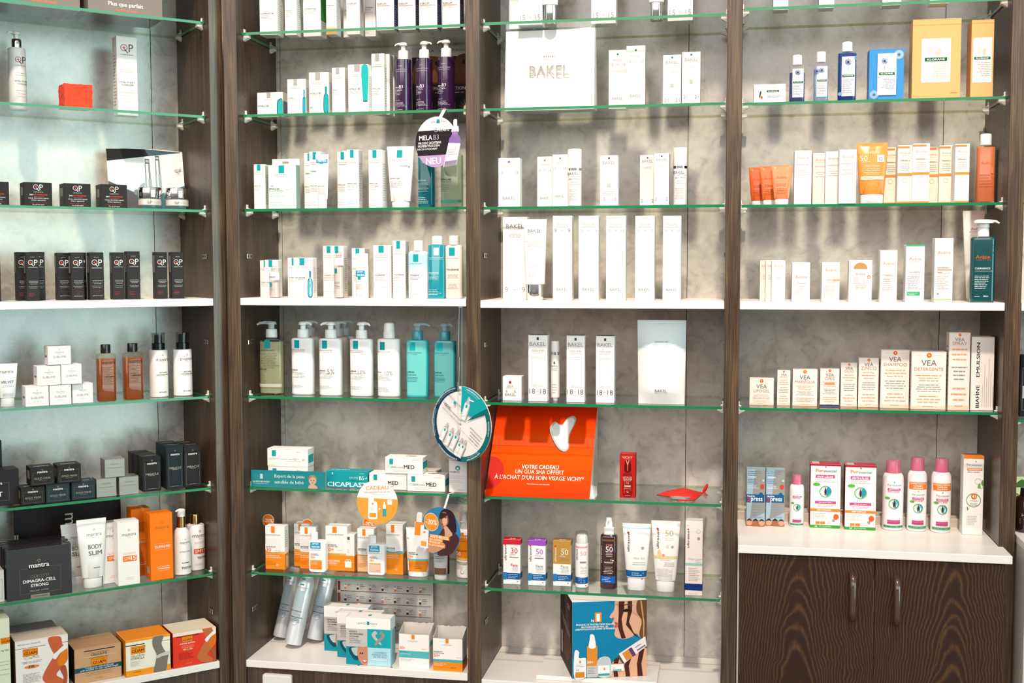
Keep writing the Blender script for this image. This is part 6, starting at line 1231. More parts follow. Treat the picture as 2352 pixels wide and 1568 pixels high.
PAR = [('c', 0.5, 0.5, 0.498, '#2f83b4'), ('s', [(0.55, 0.95), (0.46, 0.8), (0.5, 0.62), (0.55, 0.58), (0.62, 0.54), (0.88, 0.52), (0.90, 0.7), (0.84, 0.9), (0.7, 0.98)], '#3b2630'), ('s', [(0.50, 0.86), (0.475, 0.72), (0.53, 0.585), (0.60, 0.585), (0.68, 0.66), (0.70, 0.80), (0.62, 0.92)], '#a06a54'), ('s', [(0.56, 0.80), (0.55, 0.7), (0.58, 0.63), (0.66, 0.68), (0.66, 0.80)], '#e2b49a'), ('s', [(0.5, 0.88), (0.49, 0.76), (0.58, 0.79), (0.68, 0.88)], '#4a2c30'), ('s', circ(0.625, 0.80, 0.022, 0.5, 8), '#3a2226'), ('s', circ(0.545, 0.655, 0.03, 0.45, 8), '#a8504a'),
       ('s', [(0.60, 0.60), (0.68, 0.66), (0.74, 0.55), (0.90, 0.50), (0.97, 0.36), (0.80, 0.10), (0.62, 0.02), (0.42, 0.02), (0.5, 0.35), (0.46, 0.42)], '#5a3438'), ('s', [(0.60, 0.62), (0.66, 0.63), (0.76, 0.54), (0.8, 0.46), (0.62, 0.38), (0.56, 0.44)], '#dba98c'), ('s', [(0.52, 0.52), (0.6, 0.56), (0.58, 0.3), (0.34, 0.10), (0.24, 0.1), (0.42, 0.3)], '#6a3a34'), ('s', [(0.14, 0.12), (0.5, 0.28), (0.62, 0.2), (0.3, 0.03)], '#cf9a7c'),
       ('c', 0.265, 0.67, 0.19, '#f7e3cc'), ('c', 0.265, 0.67, 0.18, '#f49a34'), ('t', '-20%', 0.265, 0.67, 0.29, '#fff8f0', 'b'), ('r', 0.22, 0.34, 0.73, 0.42, '#f49a3c'), ('r', 0.2, 0.285, 0.56, 0.345, '#f49a3c'), ('r', 0.2, 0.23, 0.52, 0.29, '#f49a3c'), ('r', 0.19, 0.165, 0.62, 0.235, '#f49a3c'),
       ('t', 'ANTHELIOS', 0.24, 0.38, 0.46, '#fff8f0', 'lb'), ('t', 'NR.1 SONNEN-', 0.22, 0.315, 0.32, '#fff8f0', 'lb'), ('t', 'PFLEGELINIE', 0.22, 0.26, 0.28, '#fff8f0', 'lb'), ('t', 'IN APOTHEKEN*', 0.21, 0.2, 0.39, '#fff8f0', 'lb')]
def ant_extra(mb, r, th):
    def slab(pts, c, y=-0.0028):
        F_ = [(x*r, y, z*r) for x, z in pts]; B_ = [(x*r, y+0.0018, z*r) for x, z in pts]; k = len(pts); mb.add(F_, [tuple(range(k))], card(c))
        for i in range(k): j = (i+1) % k; mb.add([F_[i], B_[i], B_[j], F_[j]], [(0, 1, 2, 3)], card(c))
    slab([(-1.38, -0.75), (-0.92, -0.72), (-0.86, 0.25), (-1.32, 0.25)], '#f3efec'); slab([(-1.34, -0.3), (-0.9, -0.28), (-0.86, 0.27), (-1.28, 0.27)], '#f2922c', -0.0030); slab([(-1.24, 0.26), (-0.96, 0.27), (-0.94, 0.62), (-1.0, 0.68), (-1.16, 0.67), (-1.2, 0.6)], '#f1eeeb', -0.0031)
    slab([(-1.06, -0.78), (-0.64, -0.78), (-0.60, -0.06), (-0.66, 0.0), (-0.84, 0.0), (-0.84, 0.16), (-1.0, 0.16)], '#f6f3f0', -0.0034); slab([(-1.0, -0.7), (-0.72, -0.7), (-0.70, -0.5), (-0.98, -0.5)], '#f2a24a', -0.0036); slab([(-0.86, -0.16), (-0.76, -0.16), (-0.76, -0.08), (-0.86, -0.08)], '#ee8a34', -0.0036)
o, c, r = disc_sign(540+1852/3.9207, 980+942/3.9207, 197/3.9207, 218/3.9207, -0.012, PAR, 'round blue sign with printed dark-haired woman and orange badge', base='#2f83b4', extra=ant_extra)
strap(o, c, r, SHELF[2]['F'], 0.012, 0.006)
s = spot(2, 'F', 1905, 2110, 540, d=0.09)
mb = MB(); zs = SHELF[2]['F']-GT-0.0005; hgt = 0.032
mb.box(-s.w/2, s.w/2, 0, 0.0012, -hgt, 0, clear('#dfeeea', 0.03)); draw(mb, lambda x, z, o: (x, -o, z), s.w, hgt, [('t', "A L'ACHAT D'", 0.62, -0.2, 0.6, '#1f6a60', 'b', 0.2, -0.35), ('t', 'UN PRODUIT', 0.6, -0.45, 0.6, '#1f6a60', 'b', 0.2, -0.35), ('t', 'HYALU', 0.6, -0.72, 0.36, '#1f6a60', 'b', 0.2, -0.35)])
tag(mb.build('hanging_label', None, to_world(2, (s.x, 0.09, zs))), 'small clear label with green lettering hung under the fifth shelf', 'sign')
# bottom board
view(540, 1180, 4.0414)
SIL = lambda: mat('#dfe2e6', 0.22, 0.25, kind='spray_can')
def can(xt, yt, xb, yb, wpx, dbase, lab):
    base = at(2, U(xb), V(yb), z=SHELF[2]['H']); r = wpx/4.0414/2720*3.05/2*1.0
    L_ = 0.205; lx = math.radians(-13.0); ly = math.radians(9.5)
    k = Spot(); k.bay = 2; k.w = 2*r; k.h = L_; k.x = base.x; k.d = base.y; k.z = SHELF[2]['H']+r*(math.sin(-lx)+math.sin(ly))+0.0006
    if k.d < 0.03: k.d = 0.03
    sv = (k.x, k.d, k.z)
    s_ = vessel(k, [('can_body', [(0, 0.9), (0.004, 0.96), (0.015, 0.99), (0.03, 1), (0.84, 1), (0.88, 0.97), (0.93, 0.82), (0.945, 0.7)], SIL()), ('cap', [(0.946, 0.72), (0.985, 0.7), (1, 0.6)], plastic('#f1efee'))],
               [('r', 0.2, 0.33, 0.7, 0.76, '#c4d9e2'), ('s', [(0.2, 0.33), (0.7, 0.33), (0.45, 0.27)], '#c4d9e2'), ('r', 0.3, 0.835, 0.55, 0.93, TEAL), ('t', 'LA ROCHE-POSAY', 0.46, 0.8, 0.74, '#7a7470'), ('m', 0.1, 0.77, 0.8, 0.785, 1, '#8a8480'), ('t', 'EAU THERMALE', 0.06, 0.47, 0.7, '#6a6668', 'lb'), ('m', 0.06, 0.41, 0.8, 0.455, 2, '#8a8688'), ('t', 'THERMALWASSER', 0.06, 0.385, 0.8, '#5a5658', 'lb'), ('m', 0.06, 0.31, 0.8, 0.37, 3, '#8a8688'), ('m', 0.1, 0.05, 0.5, 0.065, 1, '#a8a4a2')],
               lab, 'spray can', 'spray_can', 'white thermal water spray cans leaning in the bottom left corner', 1.0, lean=(lx, ly))
can(472, 575, 392, 1185, 152, 0, 'left leaning white spray can, rear, in the bottom corner')
can(605, 585, 507, 1262, 176, 0, 'front leaning white spray can in the bottom corner')
can(780, 590, 711, 1212, 170, 0, 'right leaning white spray can beside the white and teal packs')
def effet(s, lab, full=True):
    D = [('r', 0, 0.76, 1, 1, '#f3f0ed'), ('t', 'LA ROCHE-POSAY', 0.48, 0.88, 0.45, '#6a6668', '', 0.045), ('r', 0.475, 0.855, 0.53, 0.925, TEAL), ('r', 0, 0.38, 0.48, 0.76, '#e2dcd8'), ('r', 0.48, 0.38, 1, 0.77, '#12a6ae'), ('r', 0, 0, 0.48, 0.38, '#1a8ea0'), ('r', 0.48, 0, 1, 0.38, '#b4dde6'),
         ('t', 'EFFETS', 0.08, 0.70, 0.17, '#4a3230', 'lb', 0.035), ('t', 'SECONDAIRES', 0.08, 0.65, 0.31, '#4a3230', 'lb', 0.035), ('t', 'CUTANÉS', 0.08, 0.60, 0.21, '#4a3230', 'lb', 0.038), ('t', 'DANS LE', 0.08, 0.55, 0.19, '#9a8f8c', 'l', 0.03), ('t', 'TRAITEMENT', 0.08, 0.51, 0.26, '#9a8f8c', 'l', 0.03), ('t', 'DU CANCER', 0.08, 0.47, 0.24, '#9a8f8c', 'l', 0.03),
         ('s', [(0.66, 0.74), (0.58, 0.66), (0.62, 0.58), (0.74, 0.47), (0.80, 0.44), (0.78, 0.50), (0.68, 0.61), (0.67, 0.66), (0.72, 0.66)], '#d9d6d4'), ('s', [(0.80, 0.74), (0.88, 0.66), (0.84, 0.58), (0.72, 0.47), (0.66, 0.42), (0.64, 0.47), (0.76, 0.60), (0.79, 0.66), (0.74, 0.66)], '#a9a6a6'), ('s', [(0.68, 0.66), (0.72, 0.67), (0.76, 0.66), (0.8, 0.68), (0.73, 0.58)], '#12a6ae'),
         ('t', 'COMMENT', 0.92, 0.28, 0.3, '#6aa4b0', 'r'), ('t', 'PRENDRE SOIN', 0.92, 0.235, 0.34, '#6aa4b0', 'r'), ('t', 'DE MA PEAU', 0.92, 0.19, 0.3, '#6aa4b0', 'r'), ('r', 0.58, 0.12, 0.9, 0.135, '#f0f6f8'),
         ('s', [(0.06, 0.34), (0.14, 0.16), (0.26, 0.1), (0.3, 0.3), (0.22, 0.38)], '#0e5a6c'), ('s', [(0.12, 0.34), (0.18, 0.22), (0.26, 0.2), (0.28, 0.36), (0.2, 0.37)], '#cfe2da'), ('s', [(0.28, 0.38), (0.26, 0.2), (0.34, 0.04), (0.42, 0.0), (0.48, 0.0), (0.48, 0.375), (0.4, 0.38)], '#c98a6c'), ('s', circ(0.35, 0.25, 0.04, 0.5, 8), '#3a1f1c'), ('c', 0.35, 0.25, 0.01, '#e9dcd4'), ('s', circ(0.42, 0.08, 0.045, 0.6, 8), '#a8483f'), ('s', [(0.38, 0.1), (0.46, 0.1), (0.42, 0.07)], '#f3ece8')]
    return carton(s, 0.045, '#9fd2de', D, lab, 'white and teal printed packs filed on the bottom board', side=[('r', 0, 0, 1, 0.76, '#a6d5e0'), ('r', 0, 0.76, 1, 1, '#e2eaec')], topc='#eeeae6', topd=[('r', 0.45, 0.4, 0.52, 0.7, TEAL)])
a = effet(spot(2, 'H', 1030, 1443, 965, vb=1405), 'frontmost white and teal pack with ribbon heart print')
b = spot(2, 'H', 948, 1350, 925, vb=1338); b.d = max(b.d, a.d+0.047); effet(b, 'middle white and teal pack in the file of three')
k = spot(2, 'H', 820, 1230, 870, vb=1285); k.d = max(k.d, b.d+0.047); effet(k, 'rear white and teal pack in the file of three')
def openbox(s, dep, D, lab, side, flap=0.16, seed=1):
    """carton torn open at the top, rear wall standing higher"""
    mb = MB(); w, h = s.w, s.h; t = 0.0006; r = random.Random(seed); c = card('#f1ece6'); inn = card('#d9d0c6')
    n = 16
    def wall(p0, p1, h0, jag, m1, nrm):
        for i in range(n):
            a, b_ = i/n, (i+1)/n; pa = [p0[j]+(p1[j]-p0[j])*a for j in (0, 1)]; pb = [p0[j]+(p1[j]-p0[j])*b_ for j in (0, 1)]
            ha, hb_ = jag[i], jag[i+1]; off = (nrm[0]*t, nrm[1]*t)
            mb.add([(pa[0], pa[1], 0), (pb[0], pb[1], 0), (pb[0], pb[1], hb_), (pa[0], pa[1], ha)], [(0, 1, 2, 3)], m1)
            mb.add([(pa[0]+off[0], pa[1]+off[1], 0), (pb[0]+off[0], pb[1]+off[1], 0), (pb[0]+off[0], pb[1]+off[1], hb_), (pa[0]+off[0], pa[1]+off[1], ha)], [(3, 2, 1, 0)], inn)
            mb.add([(pa[0], pa[1], ha), (pb[0], pb[1], hb_), (pb[0]+off[0], pb[1]+off[1], hb_), (pa[0]+off[0], pa[1]+off[1], ha)], [(0, 1, 2, 3)], c)
    J = lambda a, b_, q: [a+(b_-a)*i/n+r.uniform(-q, q) for i in range(n+1)]
    x, y = w/2, dep/2
    wall((-x, -y), (x, -y), h, [h-0.0015-(0.0008 if 3 < i < 12 else 0) for i in range(n+1)], c, (0, 1))
    wall((x, -y), (x, y), h, J(h, h*(1+flap), 0.002), c, (-1, 0)); wall((x, y), (-x, y), h, J(h*(1+flap), h*(1+flap*0.9), 0.002), c, (0, -1)); wall((-x, y), (-x, -y), h, J(h*(1+flap), h*1.02, 0.002), c, (1, 0))
    mb.box(-x+t, x-t, -y+t, y-t, 0, t, inn)
    draw(mb, lambda X, Z, o: (X, -y-o, Z), w, h, D); draw(mb, lambda X, Z, o: (x+o, X, Z), dep, h, side)
    o = mb.build('open_box', None, item_loc(s, dep)); tag(o, lab, 'box', 'torn-open sun cream boxes on the bottom board')
s = spot(2, 'H', 1522, 1800, 1112, vb=1432)
openbox(s, 0.055, [('r', 0.42, 0.84, 0.52, 0.97, '#e8822a'), ('t', 'LA ROCHE-POSAY', 0.46, 0.79, 0.34, '#8a8480'), ('m', 0.3, 0.75, 0.62, 0.77, 1, '#a8a29c'), ('t', '50+', 0.02, 0.58, 0.19, '#f08030', 'lb'), ('r', 0, 0.3, 1, 0.5, '#58b5ba'), ('t', 'ANTHELIOS', 0.02, 0.46, 0.28, '#1f6a72', 'lb'), ('m', 0.04, 0.38, 0.4, 0.43, 1, '#cfe8ea'), ('m', 0.05, 0.2, 0.6, 0.28, 2, '#c8c0ba'), ('m', 0.75, 0.55, 0.95, 0.6, 1, '#f0b080')], 'open white box with teal stripe on the bottom board', [('r', 0.2, 0.6, 0.9, 0.75, '#58b5ba'), ('m', 0.1, 0.1, 0.9, 0.55, 10, '#b0a8a2')], 0.16, 3)
s = spot(2, 'H', 1837, 2110, 1152, vb=1458)
openbox(s, 0.055, [('r', 0, 0, 1, 0.27, '#f08a1c'), ('r', 0, 0.27, 1, 0.35, '#4fa8ae'), ('r', 0.43, 0.84, 0.53, 0.98, '#e8822a'), ('t', 'LA ROCHE-POSAY', 0.47, 0.79, 0.34, '#8a8480'), ('t', 'ANTHELIOS', 0.02, 0.58, 0.3, '#4a3a34', 'lb'), ('t', 'UVMUNE 400', 0.02, 0.53, 0.36, '#6a5a54', 'l'), ('t', '50+', 0.02, 0.46, 0.22, '#f08030', 'lb'), ('m', 0.8, 0.4, 0.98, 0.45, 1, '#f0b080'), ('t', 'ULTRA LONG UVA', 0.03, 0.21, 0.42, '#fbe9cf', 'lb'), ('t', 'PROTECTION', 0.03, 0.165, 0.3, '#fbe9cf', 'lb'), ('m', 0.6, 0.08, 0.9, 0.14, 1, '#a8480c')], 'open white and orange box beside the middle post', [('r', 0, 0, 1, 0.27, '#e07a14'), ('r', 0, 0.27, 1, 0.35, '#3f989e'), ('m', 0.1, 0.4, 0.9, 0.9, 9, '#b0a8a2')], 0.2, 5)
s = spot(2, 'H', 946, 1838, 560, d=0.262)
mb = MB(); w, h = s.w, s.h; mb.box(-w/2, w/2, 0, 0.0015, 0, h, card('#cfcbc8'), 0.0003)
D = [('t', 'LA ROCHE-POSAY', 0.86, 0.95, 0.22, '#8a8486'), ('t', 'ANTHELIOS', 0.12, 0.95, 0.12, '#7a5a4c', 'b')]
for i, (y, c2) in enumerate(((0.80, '#8a4a34'), (0.62, '#a8522c'), (0.45, '#8a4a34'), (0.22, '#1f7f8c'))):
    D += [('r', 0.01, y-0.08, 0.035, y+0.06, c2), ('r', 0.04, y-0.095, 0.52, y-0.085, c2), ('r', 0.52, y-0.095, 0.98, y-0.085, '#9a8a7a')]
    for j in range(7):
        x = 0.09+j*0.13; kc = ('#e08a4a', '#7a3a24', '#c0603a', '#5a3a34')[(i+j) % 4]
        D += [('r', x-0.012, y-0.06, x+0.010, y+0.0, '#efebe7'), ('r', x-0.012, y-0.06, x+0.010, y-0.025, kc), ('r', x-0.006, y, x+0.004, y+0.025, '#b5b0ac'), ('m', x+0.02, y-0.02, x+0.08, y+0.03, 2, '#5a5052'), ('m', x+0.02, y-0.06, x+0.07, y-0.03, 3, '#a8a2a0')]
        if i: pass
draw(mb, lambda x, z, o: (x, -o, z), w, h, D)
tag(mb.build('poster', None, to_world(2, (s.x, s.d, s.z))), 'pale product chart poster standing against the rear panel, bottom', 'poster')
p0 = at(2, 603, 1546, d=-0.004); p1 = at(2, 669, 1556, d=-0.004)
mb = MB(); w = p1.x-p0.x; hh = 0.075; r = 0.006; P = mat('#e6e2de', 0.3, kind='plastic')
out = []
for cx, cz, a0 in ((w/2-r, -r, 0), (-w/2+r, -r, 90), (-w/2+r, -hh+r, 180), (w/2-r, -hh+r, 270)):
    for i in range(7): a = math.radians(a0+15*i); out.append((cx+r*math.cos(a), cz+r*math.sin(a)))
for y0_, y1_, k_ in ((0.0, 0.0093, 1.0), (-0.0015, 0.0, 0.86)):
    F_ = [(x*k_, y0_, (z+hh/2)*k_-hh/2) for x, z in out]; B_ = [(x, y1_, z) for x, _, z in F_]; n = len(out)
    mb.add(F_, [tuple(reversed(range(n)))], P); mb.add(B_, [tuple(range(n))], P)
    for i in range(n): j = (i+1) % n; mb.add([F_[i], F_[j], B_[j], B_[i]], [(0, 1, 2, 3)], P)
tag(mb.build('wall_socket', None, (( p0.x+p1.x)/2, -0.0042, p0.z-0.001)), 'pale rounded plastic plate fixed on dark panel at the lower edge', 'plate')
# ================================================================ third bay
PK = '#b9a198'
def bk(s, dep, lab, group, sq='#6f7f7a', num=None, name_top=True, name_bot=False, ny=0.85, by=0.13, sub_=None, numy=0.12, numw=0.8, col='#f5f2ee', tint=None, topc=None, extra=(), sqy=0.95, side=None):
    asp = s.w/s.h; D = [('r', 0.45, sqy-0.06*asp, 0.55, sqy+0.04*asp, sq)]
    c = tint or '#b3aaa2'
    if name_top: D += [('t', 'BAKEL', 0.5, ny, 0.72, c), ('m', 0.18, ny-0.05, 0.82, ny-0.035, 1, '#cfc8c1', 'c')]
    if name_bot: D += [('t', 'BAKEL', 0.5, by, 0.6, '#a39a92'), ('m', 0.25, by-0.035, 0.75, by-0.022, 1, '#cfc8c1', 'c')]
    if sub_: D += [('m', 0.15, sub_-0.05, 0.85, sub_, 3, '#b5aca5', 'c')]
    if num: D += [('t', num[0], 0.08, numy, 0.22*numw/0.8, '#b09f97', 'ln'), ('r', 0.44, numy-0.003, 0.56, numy+0.003, '#d9a9a0'), ('t', num[1], 0.92, numy, 0.22*numw/0.8, '#b09f97', 'rn')]
    return carton(s, dep, col, D+list(extra), lab, group, side=side if side is not None else [('m', 0.3, 0.05, 0.7, 0.3, 8, '#cfc8c1')], topc=topc)
view(1080, 0, 3.675)
G3A = 'white products on the topmost shelf of the third bay'
bk(spot(3, 'A', 403, 608, -380, vb=212), 0.05, 'white carton with faint numbers, left on topmost shelf of third bay', G3A, num=('15', '15'), numy=0.11, numw=0.8)
k = spot(3, 'A', 300, 500, -380, vb=214); k.d = 0.135; bk(k, 0.04, 'white carton hidden behind the left one on the topmost shelf', G3A)
def chrome_tube(s, lab, grp, hc=0.3, D=()):
    return squeeze_tube(s, '#f5f2ee', '', list(D), lab, hc=hc, wb=0.84, wc=0.68, group=grp, capmat=CHROME, ar=0.62)
chrome_tube(spot(3, 'A', 600, 752, -330, vb=200, rnd_=0.7), 'white tube on chrome cap, left on the topmost shelf', G3A)
bk(spot(3, 'A', 1022, 1230, -380, vb=200), 0.05, 'white carton with faint numbers, middle of topmost shelf', G3A, num=('15', '15'), numy=0.125)
chrome_tube(spot(3, 'A', 1497, 1648, -330, vb=168, rnd_=0.7), 'white tube on chrome cap, right on the topmost shelf', G3A)
bk(spot(3, 'A', 1668, 1882, -380, vb=176), 0.05, 'white carton with faint numbers, right on topmost shelf of third bay', G3A, num=('15', '15'), numy=0.13)
s = spot(3, 'B', 291, 1049, 246, vb=930)
def paper_bag():
    mb = MB(); w, h = s.w, s.h; dep = 0.07; c = mat('#f6f3ef', 0.4, kind='bag_paper')
    nz = 12; rows = []
    for i in range(nz+1):
        z = h*i/nz; b = dep*(1-0.55*(i/nz)**1.5)
        q = 0.0015*math.sin(i*2.1)
        rows.append([(-w/2+0.002*(i/nz), -dep/2+q*0.5+0.012*(i/nz)**2, z), (-w*0.17, -dep/2-0.0015+q+0.012*(i/nz)**2, z), (w*0.2, -dep/2-0.001-q+0.012*(i/nz)**2, z), (w/2-0.001, -dep/2+0.012*(i/nz)**2, z+0.004*(i/nz)), (w/2+0.002, -dep/2+b*0.5, z), (w/2, -dep/2+b, z+0.002), (-w/2, -dep/2+b, z), (-w/2-0.001, -dep/2+b*0.5, z)])
    vs = [p for r in rows for p in r]; n = 8
    mb.add(vs, [(k*n+i, k*n+(i+1) % n, (k+1)*n+(i+1) % n, (k+1)*n+i) for k in range(nz) for i in range(n)] + [tuple(reversed(range(n)))], c, True)
    # folded-over band at the top
    mb.add([(-w/2+0.002, -dep/2+0.0093, h*0.815), (-w*0.1, -dep/2+0.0065, h*0.80), (w*0.2, -dep/2+0.0065, h*0.806), (w/2-0.001, -dep/2+0.009, h*0.835), (w/2-0.001, -dep/2+0.009, h*0.825), (w*0.2, -dep/2+0.0065, h*0.797), (-w*0.1, -dep/2+0.0065, h*0.792), (-w/2+0.002, -dep/2+0.0093, h*0.807)], [(0, 7, 6, 1), (1, 6, 5, 2), (2, 5, 4, 3)], mat('#d3cfca', 0.5, kind='crease'))
    S = lambda x, z, o: (x, -dep/2-0.0055-o+0.012*(z/h)**2, z)
    D = [('r', 0.435+0.024*i, 0.652, 0.449+0.024*i, 0.672, c_) for i, c_ in enumerate(('#d9806a', '#c9a0a8', '#b3aeb8', '#b8b8b8', '#9a9ab0', '#c9c9c9'))] + [('t', 'BAKEL', 0.5, 0.49, 0.44, '#c5bdb3'), ('t', 'ADVANCED CLEAN BEAUTY', 0.5, 0.405, 0.44, '#cfc9c1'), ('m', 0.42, 0.11, 0.57, 0.125, 1, '#d3cdc6', 'c')]
    draw(mb, S, w, h, D)
    mb.build('x') if False else None
    o = mb.build('paper_bag', None, item_loc(s, dep)); tag(o, 'wide white paper bag with pale lettering, second shelf', 'bag')
paper_bag()
G3B = 'slim white cartons on the second shelf of the third bay'
a = bk(spot(3, 'B', 1318, 1476, 385, vb=903), 0.04, 'taller slim white carton right of the paper bag, in front', G3B, '#2f8a8a', ('10', '10'), False, True, by=0.18, sub_=0.86, numy=0.745, numw=0.6, sqy=0.93)
k = spot(3, 'B', 1178, 1330, 415, vb=915); k.d = a.d+0.03; k.x -= 0.004
bk(k, 0.04, 'slim white carton right beside the paper bag, slightly behind', G3B, '#2f8a8a', ('10', '10'), False, True, by=0.18, sub_=0.86, numy=0.755, numw=0.6, sqy=0.93)
bk(spot(3, 'B', 1628, 1781, 463, d=0.065), 0.04, 'left of the pair of white cartons with small numbers, second shelf', G3B, '#2f8a8a', ('21', '21'), sub_=0.7, numy=0.1, ny=0.85, extra=[('r', 0.4, 0.36, 0.6, 0.43, '#dcd6d0')])
bk(spot(3, 'B', 1788, 1944, 438, d=0.055), 0.04, 'right of the pair of white cartons with small numbers, second shelf', G3B, '#2f8a8a', ('21', '21'), sub_=0.72, numy=0.14, ny=0.85, extra=[('r', 0.4, 0.4, 0.6, 0.47, '#dcd6d0')])
view(1080, 320, 3.675)
G3C = 'white serum products on the third shelf of the third bay'
bk(spot(3, 'C', 237, 418, 158, d=0.05), 0.035, 'white carton at the left end of the third shelf, third bay', G3C, '#8a8f7a', ('13', '13'), False, True, by=0.18, sub_=0.87, numy=0.70, numw=0.5, sqy=0.93)
k = spot(3, 'C', 565, 693, 146, d=0.078); bk(k, 0.035, 'left one of two white cartons behind the first capped bottle', G3C, '#8a8f5a', ('10', '10'), False, True, by=0.18, sub_=0.87, numy=0.73, numw=0.6, col='#f2ece4', sqy=0.93)
bk(spot(3, 'C', 694, 823, 128, d=0.055), 0.035, 'right one of two white cartons behind the first capped bottle', G3C, '#7a7f4a', ('10', '10'), False, True, by=0.2, sub_=0.87, numy=0.735, numw=0.6, col='#f4efe8', sqy=0.93)
BD = [('t', 'BAKEL', 0.42, 0.565, 0.8, '#8a7f78'), ('m', 0.05, 0.5, 0.9, 0.54, 1, '#b5aca5', 'c'), ('t', 'JALU-TECH', 0.5, 0.47, 0.7, '#7a706a'), ('m', 0.2, 0.36, 0.9, 0.44, 2, '#c5beb8', 'c'), ('m', 0.15, 0.1, 0.8, 0.3, 7, '#c5beb8', 'c')]
airless(spot(3, 'C', 822, 941, 84, d=0.035, rnd_=1), BD, 'left white cylinder bottle with chrome ring, third shelf', hb=0.62, group=G3C)
bk(spot(3, 'C', 1097, 1246, 135, d=0.04), 0.04, 'single white carton with maroon square in the middle of the third shelf', G3C, '#7a3a4a', ('10', '10'), True, sub_=0.72, numy=0.13, ny=0.85, sqy=0.95, extra=[('r', 0.38, 0.37, 0.62, 0.45, '#e2dcd8'), ('m', 0.1, 0.2, 0.9, 0.3, 3, '#c5beb8', 'c')])
bk(spot(3, 'C', 1433, 1560, 132, d=0.075), 0.03, 'left rear white carton before the second capped bottle', G3C, '#8a3a4a', ('2', '2'), True, sub_=0.78, numy=0.1, numw=0.5, ny=0.88, col='#f1e9e0', sqy=0.95)
bk(spot(3, 'C', 1551, 1682, 118, d=0.04), 0.032, 'white carton directly left of the second capped bottle', G3C, '#7a4a6a', ('2', '2'), True, sub_=0.78, numy=0.12, numw=0.5, ny=0.88, sqy=0.95, side=[('r', 0, 0, 1, 1, '#8a6a50')])
airless(spot(3, 'C', 1714, 1834, 72, d=0.035, rnd_=1), BD, 'right white cylinder bottle with chrome ring, third shelf', hb=0.635, group=G3C)
G3D = 'tall white cartons and tube on the white shelf of the third bay'
bk(spot(3, 'D', 275, 480, 655, d=0.065), 0.045, 'wide tall white carton behind the chrome-capped tube', G3D, '#f5f2ee', ('9', '9'), True, sub_=0.8, numy=0.12, numw=0.5, ny=0.89, tint='#9a918b')
chrome_tube(spot(3, 'D', 444, 641, 672, d=0.018, rnd_=0.35), 'white tube standing on its chrome cap, white shelf', G3D, hc=0.19, D=[('t', 'BAKEL', 0.48, 0.855, 0.6, '#7a706a'), ('m', 0.2, 0.82, 0.8, 0.835, 1, '#b5aca5', 'c'), ('t', 'HIGH TOLERANCE GEL', 0.48, 0.725, 0.76, '#9a918b'), ('m', 0.15, 0.66, 0.85, 0.71, 3, '#b5aca5', 'c'), ('m', 0.2, 0.4, 0.75, 0.45, 3, '#c5beb8', 'c'), ('m', 0.25, 0.29, 0.72, 0.36, 4, '#c5beb8')])
for i, (x0, x1, n, lab) in enumerate(((697, 858, '9', 'first of five matching tall white cartons from left'), (915, 1083, '15', 'second of five matching tall white cartons from left'), (1148, 1312, '15', 'middle one of five matching tall white cartons'), (1393, 1556, '10', 'fourth of five matching tall white cartons from left'), (1627, 1780, '10', 'rightmost of five matching tall white cartons'))):
    bk(spot(3, 'D', x0, x1, 644, d=0.02), 0.04, lab, G3D, '#f5f2ee', (n, n), False, True, by=0.13, sub_=0.91, numy=0.825, numw=0.5, side=[])
view(1080, 700, 3.3359)
G3E = 'white products on the fourth shelf of the third bay'
s = spot(3, 'E', 248, 392, 548, vb=734)
carton(s, 0.045, '#f3eeea', [('r', 0.34, 0.7, 0.46, 0.81, '#9a1f2c'), ('t', 'THIO-C', 0.4, 0.63, 0.36, '#9a8580'), ('t', 'SERUM', 0.4, 0.57, 0.34, '#9a8580'), ('m', 0.15, 0.47, 0.85, 0.54, 2, '#b5a8a2', 'c'), ('t', '6', 0.22, 0.4, 0.09, '#8d7f78', 'n'), ('t', '6', 0.66, 0.4, 0.09, '#8d7f78', 'n'), ('m', 0.1, 0.32, 0.85, 0.35, 1, '#c5beb8', 'c'), ('t', 'BAKEL', 0.42, 0.25, 0.58, '#8d827b'), ('m', 0.2, 0.17, 0.8, 0.2, 1, '#c5beb8', 'c'), ('m', 0.25, 0.05, 0.7, 0.08, 1, '#c5beb8', 'c')], 'small white cube-like box with dark red square, fourth shelf', G3E, side=[('m', 0.2, 0.2, 0.8, 0.4, 3, '#b5aca5')])
for x0, x1, yt, yb, lab in ((445, 590, 230, 740, 'left of three tall white cartons with dark tops'), (738, 876, 235, 746, 'middle of three tall white cartons with dark tops'), (963, 1103, 238, 752, 'right of three tall white cartons with dark tops')):
    s = spot(3, 'E', x0, x1, yt, vb=yb)
    carton(s, 0.04, '#f3efec', [('r', 0.44, 0.925, 0.56, 0.965, '#4a4654'), ('t', 'BAKEL', 0.5, 0.865, 0.84, '#a39a94'), ('m', 0.05, 0.825, 0.9, 0.838, 1, '#b5aca5', 'c'), ('t', 'COOL-EYES', 0.5, 0.765, 0.66, '#8a827c'), ('m', 0.15, 0.72, 0.85, 0.75, 2, '#b5aca5', 'c'), ('m', 0.1, 0.64, 0.9, 0.68, 2, '#c5beb8', 'c'), ('m', 0.1, 0.22, 0.9, 0.26, 2, '#c5beb8', 'c'), ('t', '18', 0.06, 0.155, 0.3, '#7d746d', 'ln'), ('r', 0.44, 0.153, 0.56, 0.158, '#b5a8a2'), ('t', '18', 0.94, 0.155, 0.3, '#7d746d', 'rn'), ('m', 0.06, 0.1, 0.9, 0.115, 1, '#b5aca5', 'c'), ('m', 0.2, 0.05, 0.8, 0.06, 1, '#b5aca5', 'c')],
           lab, G3E, side=[('m', 0.15, 0.1, 0.85, 0.85, 30, '#8a8a94')], topc='#4a3a42')
